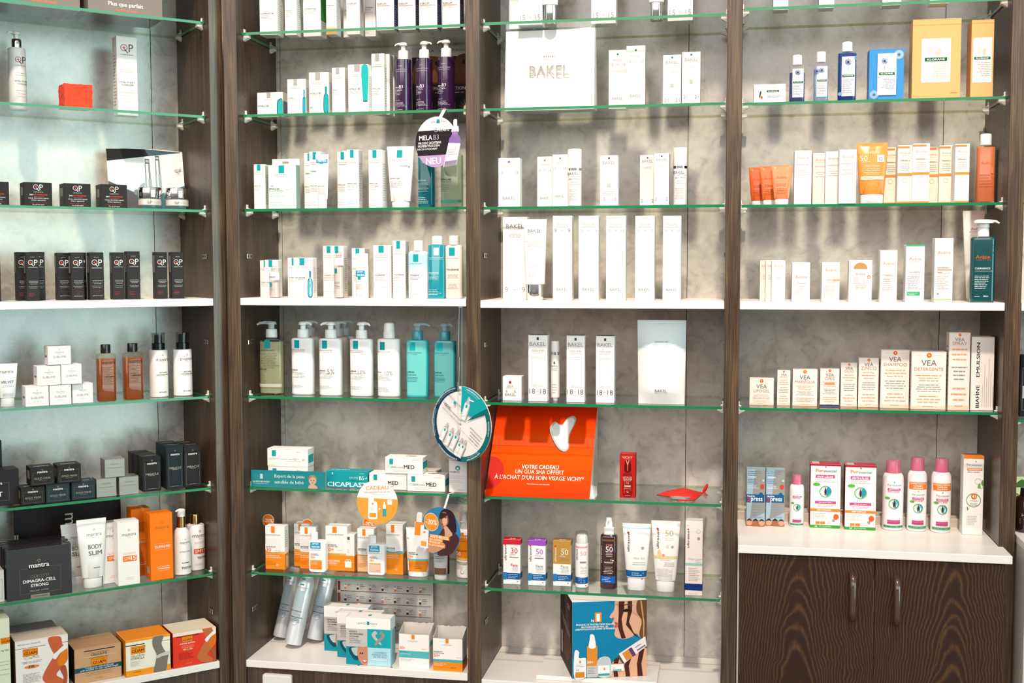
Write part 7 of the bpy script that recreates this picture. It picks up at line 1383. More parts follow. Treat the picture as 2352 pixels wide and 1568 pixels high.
s = spot(3, 'E', 619, 687, 277, vb=737, rnd_=1)
vessel(s, [('bottle_body', [(0, 0.5), (0.05, 0.55), (0.055, 0.95), (0.07, 1), (0.77, 0.98)], plastic('#f2eeea')), ('ring', [(0.7705, 0.9), (0.82, 0.9)], CHROME, {'label': 'chrome ring'}), ('cap', [(0.8205, 0.96), (0.985, 0.94), (1, 0.86)], plastic('#f4f0ed'))], [('r', 0.35, 0.62, 0.55, 0.66, '#6a6a74'), ('t', 'BAKEL', 0.46, 0.585, 0.8, '#9a918b'), ('m', 0.1, 0.5, 0.9, 0.56, 2, '#8a827c', 'c'), ('m', 0.2, 0.12, 0.8, 0.3, 4, '#b5aca5')],
       'slim white pen-shaped dispenser between two tall cartons', 'dispenser', 'dispenser_pen', G3E, 1)
s = spot(3, 'E', 1275, 1652, 120, vb=766)
def pouch():
    mb = MB(); w, h = s.w, s.h; nx, nz = 16, 24; c = mat('#f1efec', 0.38, kind='pouch_film'); bl = mat('#d3dfe2', 0.38, kind='pouch_film')
    def dpt(x, z):
        a = max(0, 1-(2*abs(x))**2.4); b = min(1, (1-z)*3.2)*1.0 if z > 0.72 else 1; k = (0.3+0.7*min(1, z*6))
        return 0.024*a*max(0, b)*(1-0.5*z)*k + 0.0004 + 0.0006*math.sin(x*40+z*23)*a
    F_ = []; B_ = []
    for j in range(nz+1):
        z = j/nz
        for i in range(nx+1):
            x = i/nx-0.5; ww = w*(0.945+0.055*z)
            F_.append((x*ww, -dpt(x, z), z*h)); B_.append((x*ww, dpt(x, z)*0.9, z*h))
    n = nx+1
    for lo_, hi_, m_ in ((0, int(nz*0.68), c), (int(nz*0.68), nz, bl)):
        mb.add(F_, [(j*n+i, j*n+i+1, (j+1)*n+i+1, (j+1)*n+i) for j in range(lo_, hi_) for i in range(nx)], m_, True)
    mb.add(B_, [(j*n+i, (j+1)*n+i, (j+1)*n+i+1, j*n+i+1) for j in range(nz) for i in range(nx)], c, True)
    e = [(i) for i in range(n)]
    mb.add(F_[:n]+B_[:n], [(i, n+i, n+i+1, i+1) for i in range(nx)], c); mb.add(F_[-n:]+B_[-n:], [(i, i+1, n+i+1, n+i) for i in range(nx)], c)
    sf = lambda x, z, o: (x, -dpt(max(-0.49, min(0.49, x/w)), min(1, z/h))-0.0006-o, z)
    draw(mb, sf, w, h, [('m', 0.4, 0.95, 0.6, 0.96, 1, '#9ab0b4', 'c'), ('t', 'CLEANSING WIPE', 0.5, 0.745, 0.28, '#8aa0a4'), ('m', 0.3, 0.705, 0.7, 0.73, 2, '#a5b5b8', 'c'), ('t', 'BAKEL', 0.5, 0.165, 0.25, '#8a8a88'), ('m', 0.35, 0.13, 0.65, 0.14, 1, '#b5b0ac', 'c')], False)
    o = mb.build('refill_pouch', None, to_world(3, (s.x, s.d+0.024, s.z))); o.data.materials
    tag(o, 'large white and pale blue upright pouch, right on fourth shelf', 'pouch')
pouch()
# orange curved display, small red box, drawstring pouch and stone
def orange_display():
    z0 = SHELF[3]['F']+0.0004; a = at(3, U(112), V(1462), z=z0); d0 = max(a.y, INS+0.002); xl = at(3, U(112), V(1462), d=d0).x; xr = at(3, U(914), V(1497), d=d0).x
    best = min((abs(at(3, U(212), V(775), d=q/200).x-xl), q/200) for q in range(8, 55))[1]
    d1 = min(best, 0.235); h = at(3, U(600), V(779), d=d1).z-z0; h = min(h, SHELF[3]['E']-GT-z0-0.002); w = xr-xl
    mt, N, L, p = nodes_of('orange_print_shaded'); tc = N.new('ShaderNodeTexCoord'); sp = N.new('ShaderNodeSeparateXYZ'); L.new(tc.outputs['Object'], sp.inputs[0])
    mr = N.new('ShaderNodeMapRange'); L.new(sp.outputs['Z'], mr.inputs[0]); mr.inputs[2].default_value = h
    L.new(ramp(N, L, mr.outputs[0], [(0.0, lin('#e03000')), (0.45, lin('#ea4a00')), (1.0, lin('#d02400'))]), p.inputs['Base Color']); p.inputs['Roughness'].default_value = 0.6; p.inputs['Specular IOR Level'].default_value = 0.05  # redder top puts the shade below the upper shelf into the colour
    n = 16; mb = MB(); w2 = w/2
    prof = lambda t: d0+(d1-d0)*t
    F_ = [(x, prof(j/n), h*j/n) for j in range(n+1) for x in (-w2, w2)]; B_ = [(x, y+0.0018, z) for x, y, z in F_]
    mb.add(F_, [(2*j, 2*j+1, 2*j+3, 2*j+2) for j in range(n)], mt, True); mb.add(B_, [(2*j, 2*j+2, 2*j+3, 2*j+1) for j in range(n)], card('#e9e4df'), True)
    for k in (0, 1): mb.add([q for j in range(n+1) for q in (F_[2*j+k], B_[2*j+k])], [(2*j, 2*j+2, 2*j+3, 2*j+1) if k else (2*j, 2*j+1, 2*j+3, 2*j+2) for j in range(n)], card('#e9e4df'))
    mb.add([F_[-2], F_[-1], B_[-1], B_[-2]], [(0, 1, 2, 3)], card('#e9e4df'))
    S = lambda x, z, o: (x, prof(max(0, min(1, z/h)))-o*1.3, z)
    D = []
    cp = [(max(0.0, 0.02+0.135*math.cos(a)), 0.25+0.175*math.sin(a)) for a in [math.radians(-90+180*i/20) for i in range(21)]]
    D.append(('p', [(0, 0.075)] + cp + [(0, 0.425)], '#c41c06'))
    D.append(('r', 0, 0.548, 1, 0.553, '#b8300e')); D.append(('r', 0, 0.553, 1, 0.66, '#e84800'))
    gs = [(0.59, 0.83), (0.55, 0.76), (0.57, 0.68), (0.61, 0.60), (0.66, 0.53), (0.72, 0.50), (0.755, 0.54), (0.75, 0.62), (0.755, 0.70), (0.79, 0.80), (0.80, 0.87), (0.765, 0.90), (0.71, 0.87), (0.67, 0.80), (0.63, 0.81)]
    D += [('s', [(x-0.006, y-0.008) for x, y in gs], '#8a3a1c'), ('s', gs, '#d6d2d0'), ('s', [((x-0.68)*0.86+0.682, (y-0.7)*0.88+0.702) for x, y in gs], '#f1efed')]
    D += [('t', 'VOTRE CADEAU', 0.5, 0.325, 0.36, '#fff4ea', 'b'), ('t', 'UN GUA SHA OFFERT', 0.5, 0.272, 0.47, '#fff4ea'), ('t', "À L'ACHAT D'UN SOIN VISAGE VICHY*", 0.5, 0.215, 0.86, '#fff4ea'), ('t', '*Dans la limite des stocks disponibles', 0.5, 0.14, 0.22, '#fff0e0')]
    draw(mb, S, w, h, D, False)
    root = empty('display_stand', (xl+w2, 0, z0)); tag(root, 'large backward-tilted orange display board with white lettering and stone print', 'display')
    mb.build('printed_board', root)
    mb = MB(); pts = [(w2-0.0004, prof(j/n)+0.002, h*j/n) for j in range(n+1)]; bk_ = [(w2-0.0004, max(prof(j/n)+0.006, d1+0.02-0.01*math.sin(math.pi*j/n)), h*j/n) for j in range(n+1)]
    m1 = card('#e6e3e0')
    mb.add([q for j in range(n+1) for q in (pts[j], bk_[j])], [(2*j, 2*j+1, 2*j+3, 2*j+2) for j in range(n)], m1)
    mb.add([(x-0.001, y, z) for j in range(n+1) for x, y, z in (pts[j], bk_[j])], [(2*j, 2*j+2, 2*j+3, 2*j+1) for j in range(n)], m1)
    mb.add([(w2-0.0005, d0+0.004, 0.0004), (w2+0.012, d0+0.012, 0.0004), (w2+0.014, d0+0.06, 0.0004), (w2-0.0005, d1, 0.0004), (w2-0.0005, d0+0.05, 0.03)], [(0, 1, 2, 3), (0, 4, 1), (1, 4, 2), (2, 4, 3)], m1)
    mb.build('strut', root)
orange_display()
s = spot(3, 'F', 1147, 1265, 1143, vb=1478)
carton(s, 0.035, '#b81a14', [('t', 'VICHY', 0.48, 0.925, 0.68, '#f6e4da'), ('m', 0.2, 0.875, 0.8, 0.885, 1, '#e89a88', 'c'), ('s', [(0.3, 0.6), (0.32, 0.82), (0.38, 0.86), (0.62, 0.86), (0.68, 0.82), (0.7, 0.6)], '#6a0c0a'), ('p', [(0.38, 0.86), (0.5, 0.72), (0.62, 0.86), (0.56, 0.86), (0.5, 0.79), (0.44, 0.86)], '#e88a7a'), ('r', 0.47, 0.62, 0.53, 0.74, '#d8584a'), ('s', [(0.22, 0.05), (0.2, 0.5), (0.3, 0.56), (0.7, 0.56), (0.8, 0.5), (0.78, 0.05)], '#8c100e'), ('r', 0.27, 0.1, 0.32, 0.48, '#cf4438'),
       ('t', 'LIFTACTIV', 0.5, 0.47, 0.6, '#f2cfc4'), ('t', 'COLLAGEN', 0.5, 0.43, 0.58, '#f2cfc4', 'b'), ('t', 'SPECIALIST', 0.5, 0.395, 0.54, '#e8b0a4'), ('t', '16', 0.5, 0.345, 0.18, '#e8b0a4', 'n'), ('r', 0.3, 0.255, 0.7, 0.285, '#e9c4ba'), ('m', 0.25, 0.2, 0.75, 0.24, 2, '#e8b0a4', 'c'), ('o', 0.5, 0.14, 0.06, 0.015, '#f0d0c4'), ('m', 0.25, 0.04, 0.75, 0.06, 1, '#f0d0c4', 'c')],
       'small upright red serum box beside the orange display', side=[('r', 0, 0, 1, 1, '#a5140f')], topd=[('m', 0.1, 0.3, 0.6, 0.6, 1, '#f0d0c4')])
def pouch_red():
    z0 = SHELF[3]['F']+0.0006; P = lambda u, v, dz=0.0: (lambda q: (q.x, q.y, z0+dz))(at(3, U(u), V(v), z=z0))
    c = mat('#d5281c', 0.75, kind='suede')
    # soft flat bag as a lofted cushion between four corners
    A, B_, C_, D_ = Vector(P(1425, 1455)), Vector(P(1720, 1497)), Vector(P(1790, 1440)), Vector(P(1570, 1420))
    mb = MB(); n = 12; vs = []
    for j in range(n+1):
        for i in range(n+1):
            u, v = i/n, j/n; p = A*(1-u)*(1-v)+B_*u*(1-v)+C_*u*v+D_*(1-u)*v
            e = math.sin(math.pi*u)**0.6*math.sin(math.pi*v)**0.6 if 0 < u < 1 and 0 < v < 1 else 0
            vs.append((p.x, p.y, z0+0.001+e*(0.014+0.002*math.sin(u*9+v*5))))
    m_ = n+1
    mb.add(vs, [(j*m_+i, j*m_+i+1, (j+1)*m_+i+1, (j+1)*m_+i) for j in range(n) for i in range(n)], c, True)
    mb.add([(x, y, z0) for x, y, z in vs], [(j*m_+i, (j+1)*m_+i, (j+1)*m_+i+1, j*m_+i+1) for j in range(n) for i in range(n)], c)
    e1 = Vector(P(1790, 1440)); e2 = Vector(P(1815, 1418)); q = Vector(P(1720, 1497)); q2 = Vector(P(1590, 1508))
    root = empty('drawstring_pouch', ((A+C_)/2)); Mi = Matrix.Translation(-root.location); mb.xform(Mi)
    mb.build('bag_body', root)
    mb = MB(); mb.tube([e1+Vector((0, 0, 0.004)), (e1+e2)/2+Vector((0, 0, 0.009)), e2+Vector((0, 0, 0.014))], [0.004, 0.005, 0.0035], c, 8); mb.xform(Mi); mb.build('bag_neck', root)
    mb = MB(); mb.tube([q+Vector((0, 0, 0.003)), (q+q2)/2+Vector((0, -0.004, 0.003)), q2+Vector((0, 0, 0.003))], 0.0022, c, 8)
    f = Vector(P(1812, 1470)); mb.tube([e1+Vector((0, 0, 0.004)), f+Vector((0, 0, 0.0035))], 0.0022, c, 8); mb.xform(Mi); mb.build('drawstring', root)
    tag(root, 'red fabric drawstring pouch lying on the fifth shelf', 'pouch')
    s0, s1 = Vector(P(1535, 1478)), Vector(P(1700, 1484)); cx = (s0+s1)/2; L_ = (s1-s0).length
    mb = MB(); k = 22; out = []
    for i in range(k):
        a = 2*math.pi*i/k; rr = 1+0.16*math.cos(2*a)-0.10*math.cos(3*a); out.append((0.5*L_*rr*math.cos(a)*0.86, 0.014*rr*math.sin(a)))
    st = mat('#a9a39c', 0.08, 0.6, kind='polished_stone')
    R_ = [[(x*q_, y*q_, z) for x, y in out] for z, q_ in ((0.0, 0.9), (0.0018, 1.0), (0.0042, 1.0), (0.006, 0.88))]
    for t in range(3): mb.add(R_[t]+R_[t+1], [(i, (i+1) % k, k+(i+1) % k, k+i) for i in range(k)], st, True)
    mb.add(R_[0], [tuple(reversed(range(k)))], st); mb.add(R_[3], [tuple(range(k))], st, True)
    tag(mb.build('massage_stone', None, (cx.x, max(cx.y-0.012, INS+0.016), z0+0.0002)), 'flat polished stone lying in front of the red pouch', 'stone')
pouch_red()
# lowest glass shelf: sun care row
view(1080, 1130, 3.5797)
G3G = 'sun care products on the lowest glass shelf of the third bay'
BL = '#145a94'
def ults(s, lab, topcol, col, num, numc, namec, face, band=True, upper=None, dep=0.034):
    D = ([('r', 0, 0.49, 1, 1, upper)] if upper else []) + [('r', 0, 0.89, 1, 1, topcol), ('t', 'ultrasun', 0.13, 0.69, 0.32, namec, 'vb', 0.13), ('c', 0.13, 0.88, 0.055, '#e0301c'), ('m', 0.45, 0.82, 0.85, 0.84, 1, numc), ('t', num, 0.66, 0.755, 0.4, numc), ('m', 0.38, 0.645, 0.85, 0.685, 2, numc), ('r', 0.38, 0.6, 0.9, 0.618, '#9a9490'), ('t', 'Face', 0.66, 0.435, 0.4, face, 'b' if face == '#d8284a' else ''), ('m', 0.4, 0.29, 0.9, 0.4, 4, '#a8a2a0', 'r'), ('r', 0, 0.115, 1, 0.255, BL), ('s', [(0, 0.115), (0, 0.25), (0.1, 0.27), (0.25, 0.25), (0.2, 0.12)], '#2a78b4'), ('m', 0.3, 0.13, 0.9, 0.24, 3, '#bfd6ea'), ('c', 0.85, 0.07, 0.035, '#e0503c'), ('m', 0.5, 0.02, 0.9, 0.04, 1, '#b5b0ac')]
    return carton(s, dep, col, D, lab, G3G, side=[('r', 0, 0.89, 1, 1, topcol), ('r', 0, 0.115, 1, 0.255, BL), ('m', 0.2, 0.3, 0.8, 0.8, 8, '#b5b0ac')], topc=topcol, topd=[('t', num, 0.5, 0.4, 0.35, '#f6e4e4')])
ults(spot(3, 'G', 271, 410, 352+38, vb=757), 'white carton with red top and red number, third bay', '#cf1f34', '#f1edea', '30', '#c92a48', '#3a3232', '#d8284a')
ults(spot(3, 'G', 476, 618, 398, vb=767), 'white carton with purple top, third bay', '#9a4fc0', '#f1edea', '50', '#9a5fb8', '#3a3232', '#8a7f8a')
ults(spot(3, 'G', 681, 826, 400, vb=773), 'golden brown and white carton, third bay', '#b98a3c', '#ece9e4', '50', '#f6efe2', '#f3ece0', '#8fb8a4', upper='#b98a3c')
s = spot(3, 'G', 865, 972, 322, vb=788, rnd_=1)
vessel(s, [('can_body', [(0, 0.9), (0.01, 1), (0.78, 1), (0.80, 0.96)], plastic('#efeae8')), ('cap', [(0.801, 0.92), (0.9, 0.9), (0.94, 0.78), (0.955, 0.5)], plastic('#f3efee')), ('clear_cap', [(0.8012, 0.98), (0.985, 0.97), (1.0, 0.94)], clear('#f0f2f2', 0.03))],
       [('r', 0, 0.72, 1, 0.75, '#eaa49a'), ('t', 'ultrasun', 0.16, 0.6, 0.2, '#4a4444', 'vb', 0.12), ('c', 0.16, 0.69, 0.04, '#e0301c'), ('t', '50', 0.66, 0.625, 0.42, '#eaa49a'), ('r', 0.4, 0.45, 0.85, 0.48, '#a8a4a2'), ('t', 'Face', 0.68, 0.37, 0.4, '#e89a90'), ('m', 0.35, 0.25, 0.9, 0.34, 3, '#c5beb8', 'r'), ('r', 0, 0.075, 1, 0.19, BL), ('m', 0.3, 0.09, 0.9, 0.18, 3, '#bfd6ea'), ('c', 0.85, 0.04, 0.04, '#e0503c')], 'white spray can with pink stripe under a clear cap', 'spray can', 'spray_can', G3G, 1)
s = spot(3, 'G', 1072, 1211, 207, vb=800, rnd_=0.8)
BR = mat('#35120c', 0.1, 0, 0.6, 0.5, 'brown_gloss')
vessel(s, [('bottle_body', [(0, 0.9), (0.008, 0.97), (0.02, 1), (0.73, 1), (0.755, 0.95), (0.768, 0.78)], BR, {'n': 3.2}), ('collar', [(0.769, 0.62), (0.86, 0.62), (0.865, 0.5)], plastic('#f2efec'), {'ar': 0.62}), ('spray_head', [(0.866, 0.42), (0.93, 0.4), (0.95, 0.34), (1.0, 0.3)], plastic('#f2efec'), {'ar': 0.42, 'extra': [lambda mb, w, h: mb.tube([(0, -w*0.1, h*0.965), (-w*0.05, -w*0.24, h*0.965)], w*0.05, plastic('#f2efec'), 8)]})],
       [('r', 0.1, 0.68, 0.9, 0.71, '#8a5c3c'), ('t', 'SPF', 0.56, 0.62, 0.42, '#c98a7a'), ('t', '50', 0.55, 0.57, 0.42, '#f6ece6'), ('m', 0.3, 0.46, 0.8, 0.53, 3, '#e2c8bc', 'c'), ('t', 'ultrasun', 0.06, 0.49, 0.24, '#e8dcd6', 'vb', 0.1), ('t', 'Tan', 0.72, 0.415, 0.22, '#f6ece6', 'b'), ('t', 'Activator', 0.52, 0.385, 0.54, '#f6ece6', 'b'), ('m', 0.2, 0.22, 0.8, 0.33, 5, '#e2c8bc', 'c'), ('r', 0.0, 0.09, 0.9, 0.19, '#1a5fae'), ('m', 0.15, 0.105, 0.7, 0.175, 3, '#cfe0f0')], 'dark brown spray bottle with blue label and white sprayer', 'bottle', 'spray_bottle', G3G, 0.72, n=3.2)
s = spot(3, 'G', 1250, 1486, 256, vb=816, rnd_=0.6)
squeeze_tube(s, '#efedea', '#f1eeec', [('r', 0.02, 0.925, 0.98, 0.95, '#8fd0cc'), ('t', 'ultrasun', 0.22, 0.71, 0.26, '#3a3434', 'vb', 0.08), ('c', 0.215, 0.86, 0.04, '#e0301c'), ('c', 0.72, 0.64, 0.05, '#a8c0a0'), ('t', 'After Sun', 0.6, 0.49, 0.4, '#c5d0cc'), ('m', 0.35, 0.38, 0.85, 0.44, 2, '#b5b0ac', 'c'), ('r', 0.1, 0.205, 0.9, 0.3, BL), ('m', 0.35, 0.22, 0.8, 0.28, 2, '#bfd6ea'), ('c', 0.7, 0.175, 0.025, '#e0503c')], 'white tube with turquoise stripe and blue band', hc=0.18, wb=0.70, wc=0.62, group=G3G)
s = spot(3, 'G', 1487, 1728, 234, vb=829, rnd_=0.6)
squeeze_tube(s, '#f1eeea', '#f2efec', [('t', 'ultrasun', 0.23, 0.74, 0.26, '#3a3434', 'vb', 0.08), ('c', 0.225, 0.885, 0.04, '#e0301c'), ('t', '50', 0.62, 0.83, 0.28, '#d9c08a'), ('m', 0.45, 0.72, 0.8, 0.77, 2, '#dcc89a', 'c'), ('o', 0.56, 0.64, 0.045, 0.01, '#b5b0a0'), ('c', 0.73, 0.64, 0.045, '#b0c8a8'), ('r', 0.06, 0.475, 0.94, 0.51, '#e8cf98'), ('s', [(0.27, 0.5), (0.22, 0.56), (0.3, 0.6), (0.36, 0.52)], '#e8c898'), ('s', circ(0.43, 0.52, 0.045, 0.4, 8), '#e8925a'), ('m', 0.3, 0.445, 0.7, 0.465, 1, '#c5b9a0', 'c'), ('m', 0.4, 0.36, 0.8, 0.43, 3, '#a8a298', 'r'), ('m', 0.2, 0.22, 0.75, 0.34, 6, '#c5beb2')], 'white children sun tube with golden stripe and little animal print', hc=0.15, wb=0.70, wc=0.62, group=G3G)
s = spot(3, 'G', 1768, 1910, 235, vb=850)
carton(s, 0.034, '#efe4dc', [('r', 0, 0.86, 1, 1, '#f1e9e2'), ('t', 'ultrasun', 0.16, 0.76, 0.25, '#3a3434', 'vb', 0.12), ('c', 0.16, 0.885, 0.05, '#e0301c'), ('o', 0.75, 0.86, 0.12, 0.015, '#a8b0a0'), ('c', 0.77, 0.765, 0.09, '#a8c0a0'), ('c', 0.14, 0.935, 0.03, '#e0503c'), ('t', 'Post Laser', 0.6, 0.49, 0.78, '#b8d6d8'), ('t', 'Care', 0.75, 0.455, 0.3, '#b8d6d8'), ('r', 0, 0.405, 1, 0.435, '#8fd0c4'), ('m', 0.2, 0.19, 0.9, 0.38, 8, '#b5aca2'), ('r', 0, 0.07, 1, 0.16, '#173a86'), ('m', 0.2, 0.02, 0.9, 0.035, 1, '#b5aca2')], 'tall pinkish carton with dark blue band at the right end', G3G, side=[('r', 0, 0.07, 1, 0.16, '#173a86')])
# bottom: cube display on a white board
z0 = SHELF[3]['H']; bt = 0.0125
pl = at(3, U(541), V(1502), z=z0+bt); pb = at(3, U(617), V(1342), z=z0+bt); prr = at(3, U(1545), V(1502), z=z0+bt)
mb = MB(); mb.box(0, prr.x-pl.x, 0, min(pb.y, 0.27)-max(pl.y, 0.003), 0, bt-0.0006, WHITE, 0.001)
tag(mb.build('riser_board', None, (pl.x, max(pl.y, 0.003), z0+0.0003)), 'loose white board under the cube-shaped sun care display', 'board')
def cube_display():
    zb = z0+bt+0.0003; A = at(3, U(838), V(1532), z=zb); B_ = at(3, U(1449), V(1506), z=zb); C_ = at(3, U(699), V(1340), z=zb)
    A.y = max(A.y, 0.005)
    ang = math.atan2(B_.y-A.y, B_.x-A.x); ang = max(0.0, min(0.35, ang)); w = (B_-A).length; dl = (C_-A).length; dl = min(dl, (0.275-A.y-w*math.sin(ang)*0)/math.cos(ang)-0.0)
    h = at(3, U(845), V(905), d=A.y).z-zb
    h = min(h, SHELF[3]['G']-GT-zb-0.003)
    left = math.atan2(C_.y-A.y, C_.x-A.x)-math.pi/2
    ang = min(ang, 0.30)
    dl = min(w*0.97, (0.284-A.y-w*math.sin(ang))/math.cos(ang)) if (A.y+w*math.sin(ang)+w*0.97*math.cos(ang)) > 0.284 else w*0.97
    mb = MB(); S = lambda x, z, o: (x+w/2, -o, z)
    mb.box(0, w, 0, dl, 0, h, card('#efebe8'), 0.0008)
    SK, SK2, HR = '#dfab8c', '#58281e', '#7a5236'
    D = [('r', 0, 0, 1, 1, '#0f7fa8')]
    D += [('s', [(0.60, 1.0), (0.57, 0.93), (0.555, 0.875), (0.50, 0.80), (0.515, 0.775), (0.555, 0.765), (0.545, 0.735), (0.53, 0.70), (0.555, 0.685), (0.55, 0.66), (0.575, 0.62), (0.565, 0.565), (0.60, 0.515), (0.70, 0.495), (0.80, 0.52), (0.86, 0.56), (0.93, 0.48), (1.0, 0.4), (1.0, 1.0)], SK),
          ('p', [(0.62, 0.99), (0.70, 0.99), (0.69, 0.86), (0.66, 0.76), (0.68, 0.62), (0.72, 0.505), (0.66, 0.50), (0.61, 0.66), (0.62, 0.82)], SK2), ('p', [(0.74, 0.99), (0.80, 0.99), (0.80, 0.86), (0.76, 0.72), (0.82, 0.58), (0.90, 0.5), (0.84, 0.53), (0.72, 0.68), (0.74, 0.82)], SK2),
          ('s', [(0.88, 1.0), (0.86, 0.86), (0.93, 0.72), (0.90, 0.55), (0.96, 0.42), (1.0, 0.38), (1.0, 1.0)], HR), ('p', [(0.91, 0.99), (0.93, 0.99), (0.97, 0.7), (0.965, 0.5), (0.95, 0.5), (0.95, 0.7)], '#c59a66'),
          ('s', [(0.555, 0.70), (0.57, 0.72), (0.62, 0.705), (0.61, 0.685)], '#b8524a'), ('s', [(0.555, 0.665), (0.58, 0.685), (0.62, 0.68), (0.59, 0.645)], '#c9655c'), ('s', [(0.67, 0.865), (0.72, 0.89), (0.78, 0.87), (0.72, 0.85)], '#2a1a18'), ('s', [(0.655, 0.93), (0.74, 0.955), (0.82, 0.93), (0.74, 0.94)], '#6a4030'), ('s', [(0.53, 0.775), (0.55, 0.785), (0.565, 0.77)], '#a86a50')]
    D += [('s', [(0.50, 0.0), (0.52, 0.16), (0.62, 0.26), (0.76, 0.30), (1.0, 0.36), (1.0, 0.0)], SK), ('p', [(0.56, 0.23), (0.64, 0.27), (0.60, 0.12), (0.62, 0.0), (0.56, 0.0), (0.55, 0.1)], SK2), ('p', [(0.74, 0.3), (0.82, 0.32), (0.76, 0.14), (0.78, 0.0), (0.72, 0.0), (0.70, 0.14)], SK2), ('p', [(0.90, 0.34), (0.97, 0.36), (0.93, 0.16), (0.95, 0.0), (0.88, 0.0), (0.87, 0.16)], SK2)]
    q = lambda x, y: (0.84+(x*math.cos(0.55)-y*math.sin(0.55)), 0.33+(x*math.sin(0.55)+y*math.cos(0.55)))
    D += [('p', [q(-0.2, -0.06), q(0.22, -0.06), q(0.22, 0.09), q(-0.2, 0.09)], '#e9e5e2'), ('p', [q(-0.16, -0.05), q(-0.02, -0.05), q(-0.02, 0.07), q(-0.16, 0.07)], '#d98a3a'), ('p', [q(-0.06, -0.05), q(-0.01, -0.05), q(-0.01, 0.07), q(-0.06, 0.07)], '#6a4a7a'), ('p', [q(0.03, -0.02), q(0.16, -0.02), q(0.16, 0.0), q(0.03, 0.0)], '#8a8480'), ('p', [q(0.03, 0.03), q(0.12, 0.03), q(0.12, 0.045), q(0.03, 0.045)], '#b5b0ac'), ('p', [q(-0.22, -0.09), q(-0.2, -0.06), q(-0.2, 0.09), q(-0.23, 0.05)], '#5a5452')]
    D = [(d_[0], [(min(1, max(0, x)), min(1, max(0, y))) for x, y in (spline(d_[1]) if d_[0] == 's' else d_[1])], d_[2]) if d_[0] in 'ps' else d_ for d_ in D]
    D = [('p', d_[1], d_[2]) if d_[0] == 's' else d_ for d_ in D]
    D += [('r', 0.30, 0.73, 0.39, 0.855, '#e88a2a'), ('t', '1', 0.345, 0.79, 0.045, '#fff6ec', 'b', 0.1), ('t', 'N', 0.27, 0.75, 0.035, '#f6f6f4', 'b'), ('m', 0.29, 0.77, 0.3, 0.78, 1, '#f6f6f4'),
          ('t', 'MARQUE DE PROTECTION SOLAIRE', 0.05, 0.70, 0.52, '#eef6f8', 'lb'), ('t', 'RECOMMANDÉE PAR LES', 0.12, 0.672, 0.36, '#eef6f8', 'lb'), ('t', 'DERMATOLOGUES DANS LE MONDE', 0.04, 0.642, 0.52, '#eef6f8', 'lb'),
          ('s', [(0.03, 0.01), (0.17, 0.01), (0.185, 0.05), (0.185, 0.24), (0.16, 0.27), (0.09, 0.27), (0.09, 0.35), (0.03, 0.35)], '#efecea'), ('r', 0.04, 0.01, 0.165, 0.085, '#d9822a'), ('r', 0.095, 0.2, 0.115, 0.235, '#e8822a'), ('t', '50', 0.05, 0.11, 0.04, '#e8822a', 'lb'), ('m', 0.05, 0.15, 0.16, 0.19, 2, '#8a8480'),
          ('r', 0.195, 0.01, 0.335, 0.16, '#e2e0de'), ('r', 0.195, 0.16, 0.335, 0.42, '#e08a2c'), ('r', 0.23, 0.42, 0.30, 0.47, '#efecea'), ('s', [(0.22, 0.4), (0.31, 0.4), (0.30, 0.52), (0.28, 0.57), (0.24, 0.57), (0.23, 0.5)], '#f1efed'), ('t', '50+', 0.2, 0.21, 0.08, '#fbf3e8', 'lb'), ('m', 0.21, 0.05, 0.32, 0.14, 4, '#8a8480'),
          ('s', [(0.34, 0.02), (0.33, 0.2), (0.38, 0.27), (0.48, 0.27), (0.52, 0.2), (0.52, 0.02)], '#dfe4e6'), ('r', 0.345, 0.02, 0.5, 0.16, '#f1efed'), ('r', 0.345, 0.025, 0.5, 0.055, '#3a9a9a'), ('r', 0.42, 0.1, 0.44, 0.13, '#e8822a'), ('r', 0.52, 0.08, 0.69, 0.17, '#f1efed'), ('r', 0.52, 0.17, 0.69, 0.18, '#c07a50'), ('r', 0.54, 0.085, 0.66, 0.1, '#3a9a9a'), ('t', '50+', 0.54, 0.12, 0.04, '#e8822a', 'lb')]
    draw(mb, S, w, h, D)
    sd_ = [('r', 0, 0, 1, 1, '#2c1c1a'), ('s', [(0.02, 0.3), (0.2, 0.6), (0.35, 0.95), (0.6, 0.98), (0.8, 0.6), (0.9, 0.3), (0.5, 0.1)], '#6a3f30'), ('s', [(0.3, 0.95), (0.45, 0.7), (0.4, 0.45), (0.2, 0.2), (0.1, 0.5)], '#3a2018'), ('s', [(0.55, 0.96), (0.7, 0.7), (0.85, 0.4), (0.95, 0.7), (0.9, 0.97)], '#4a2c3a'), ('p', [(0.08, 0.66), (0.85, 0.52), (0.85, 0.50), (0.08, 0.64)], '#b5a8a2'), ('p', [(0.2, 0.59), (0.8, 0.48), (0.8, 0.46), (0.2, 0.57)], '#b5a8a2'), ('r', 0.1, 0.1, 0.22, 0.4, '#cfc8c2'), ('m', 0.6, 0.82, 0.9, 0.9, 2, '#cfc8c2')]
    draw(mb, lambda x, z, o: (-o, -x+dl/2, z), dl, h, sd_)
    o = mb.build('display_cube', None, (A.x, A.y, zb), ang); tag(o, 'large cube display box printed with a woman’s profile in striped shade'.replace('’', "'"), 'display box')
cube_display()
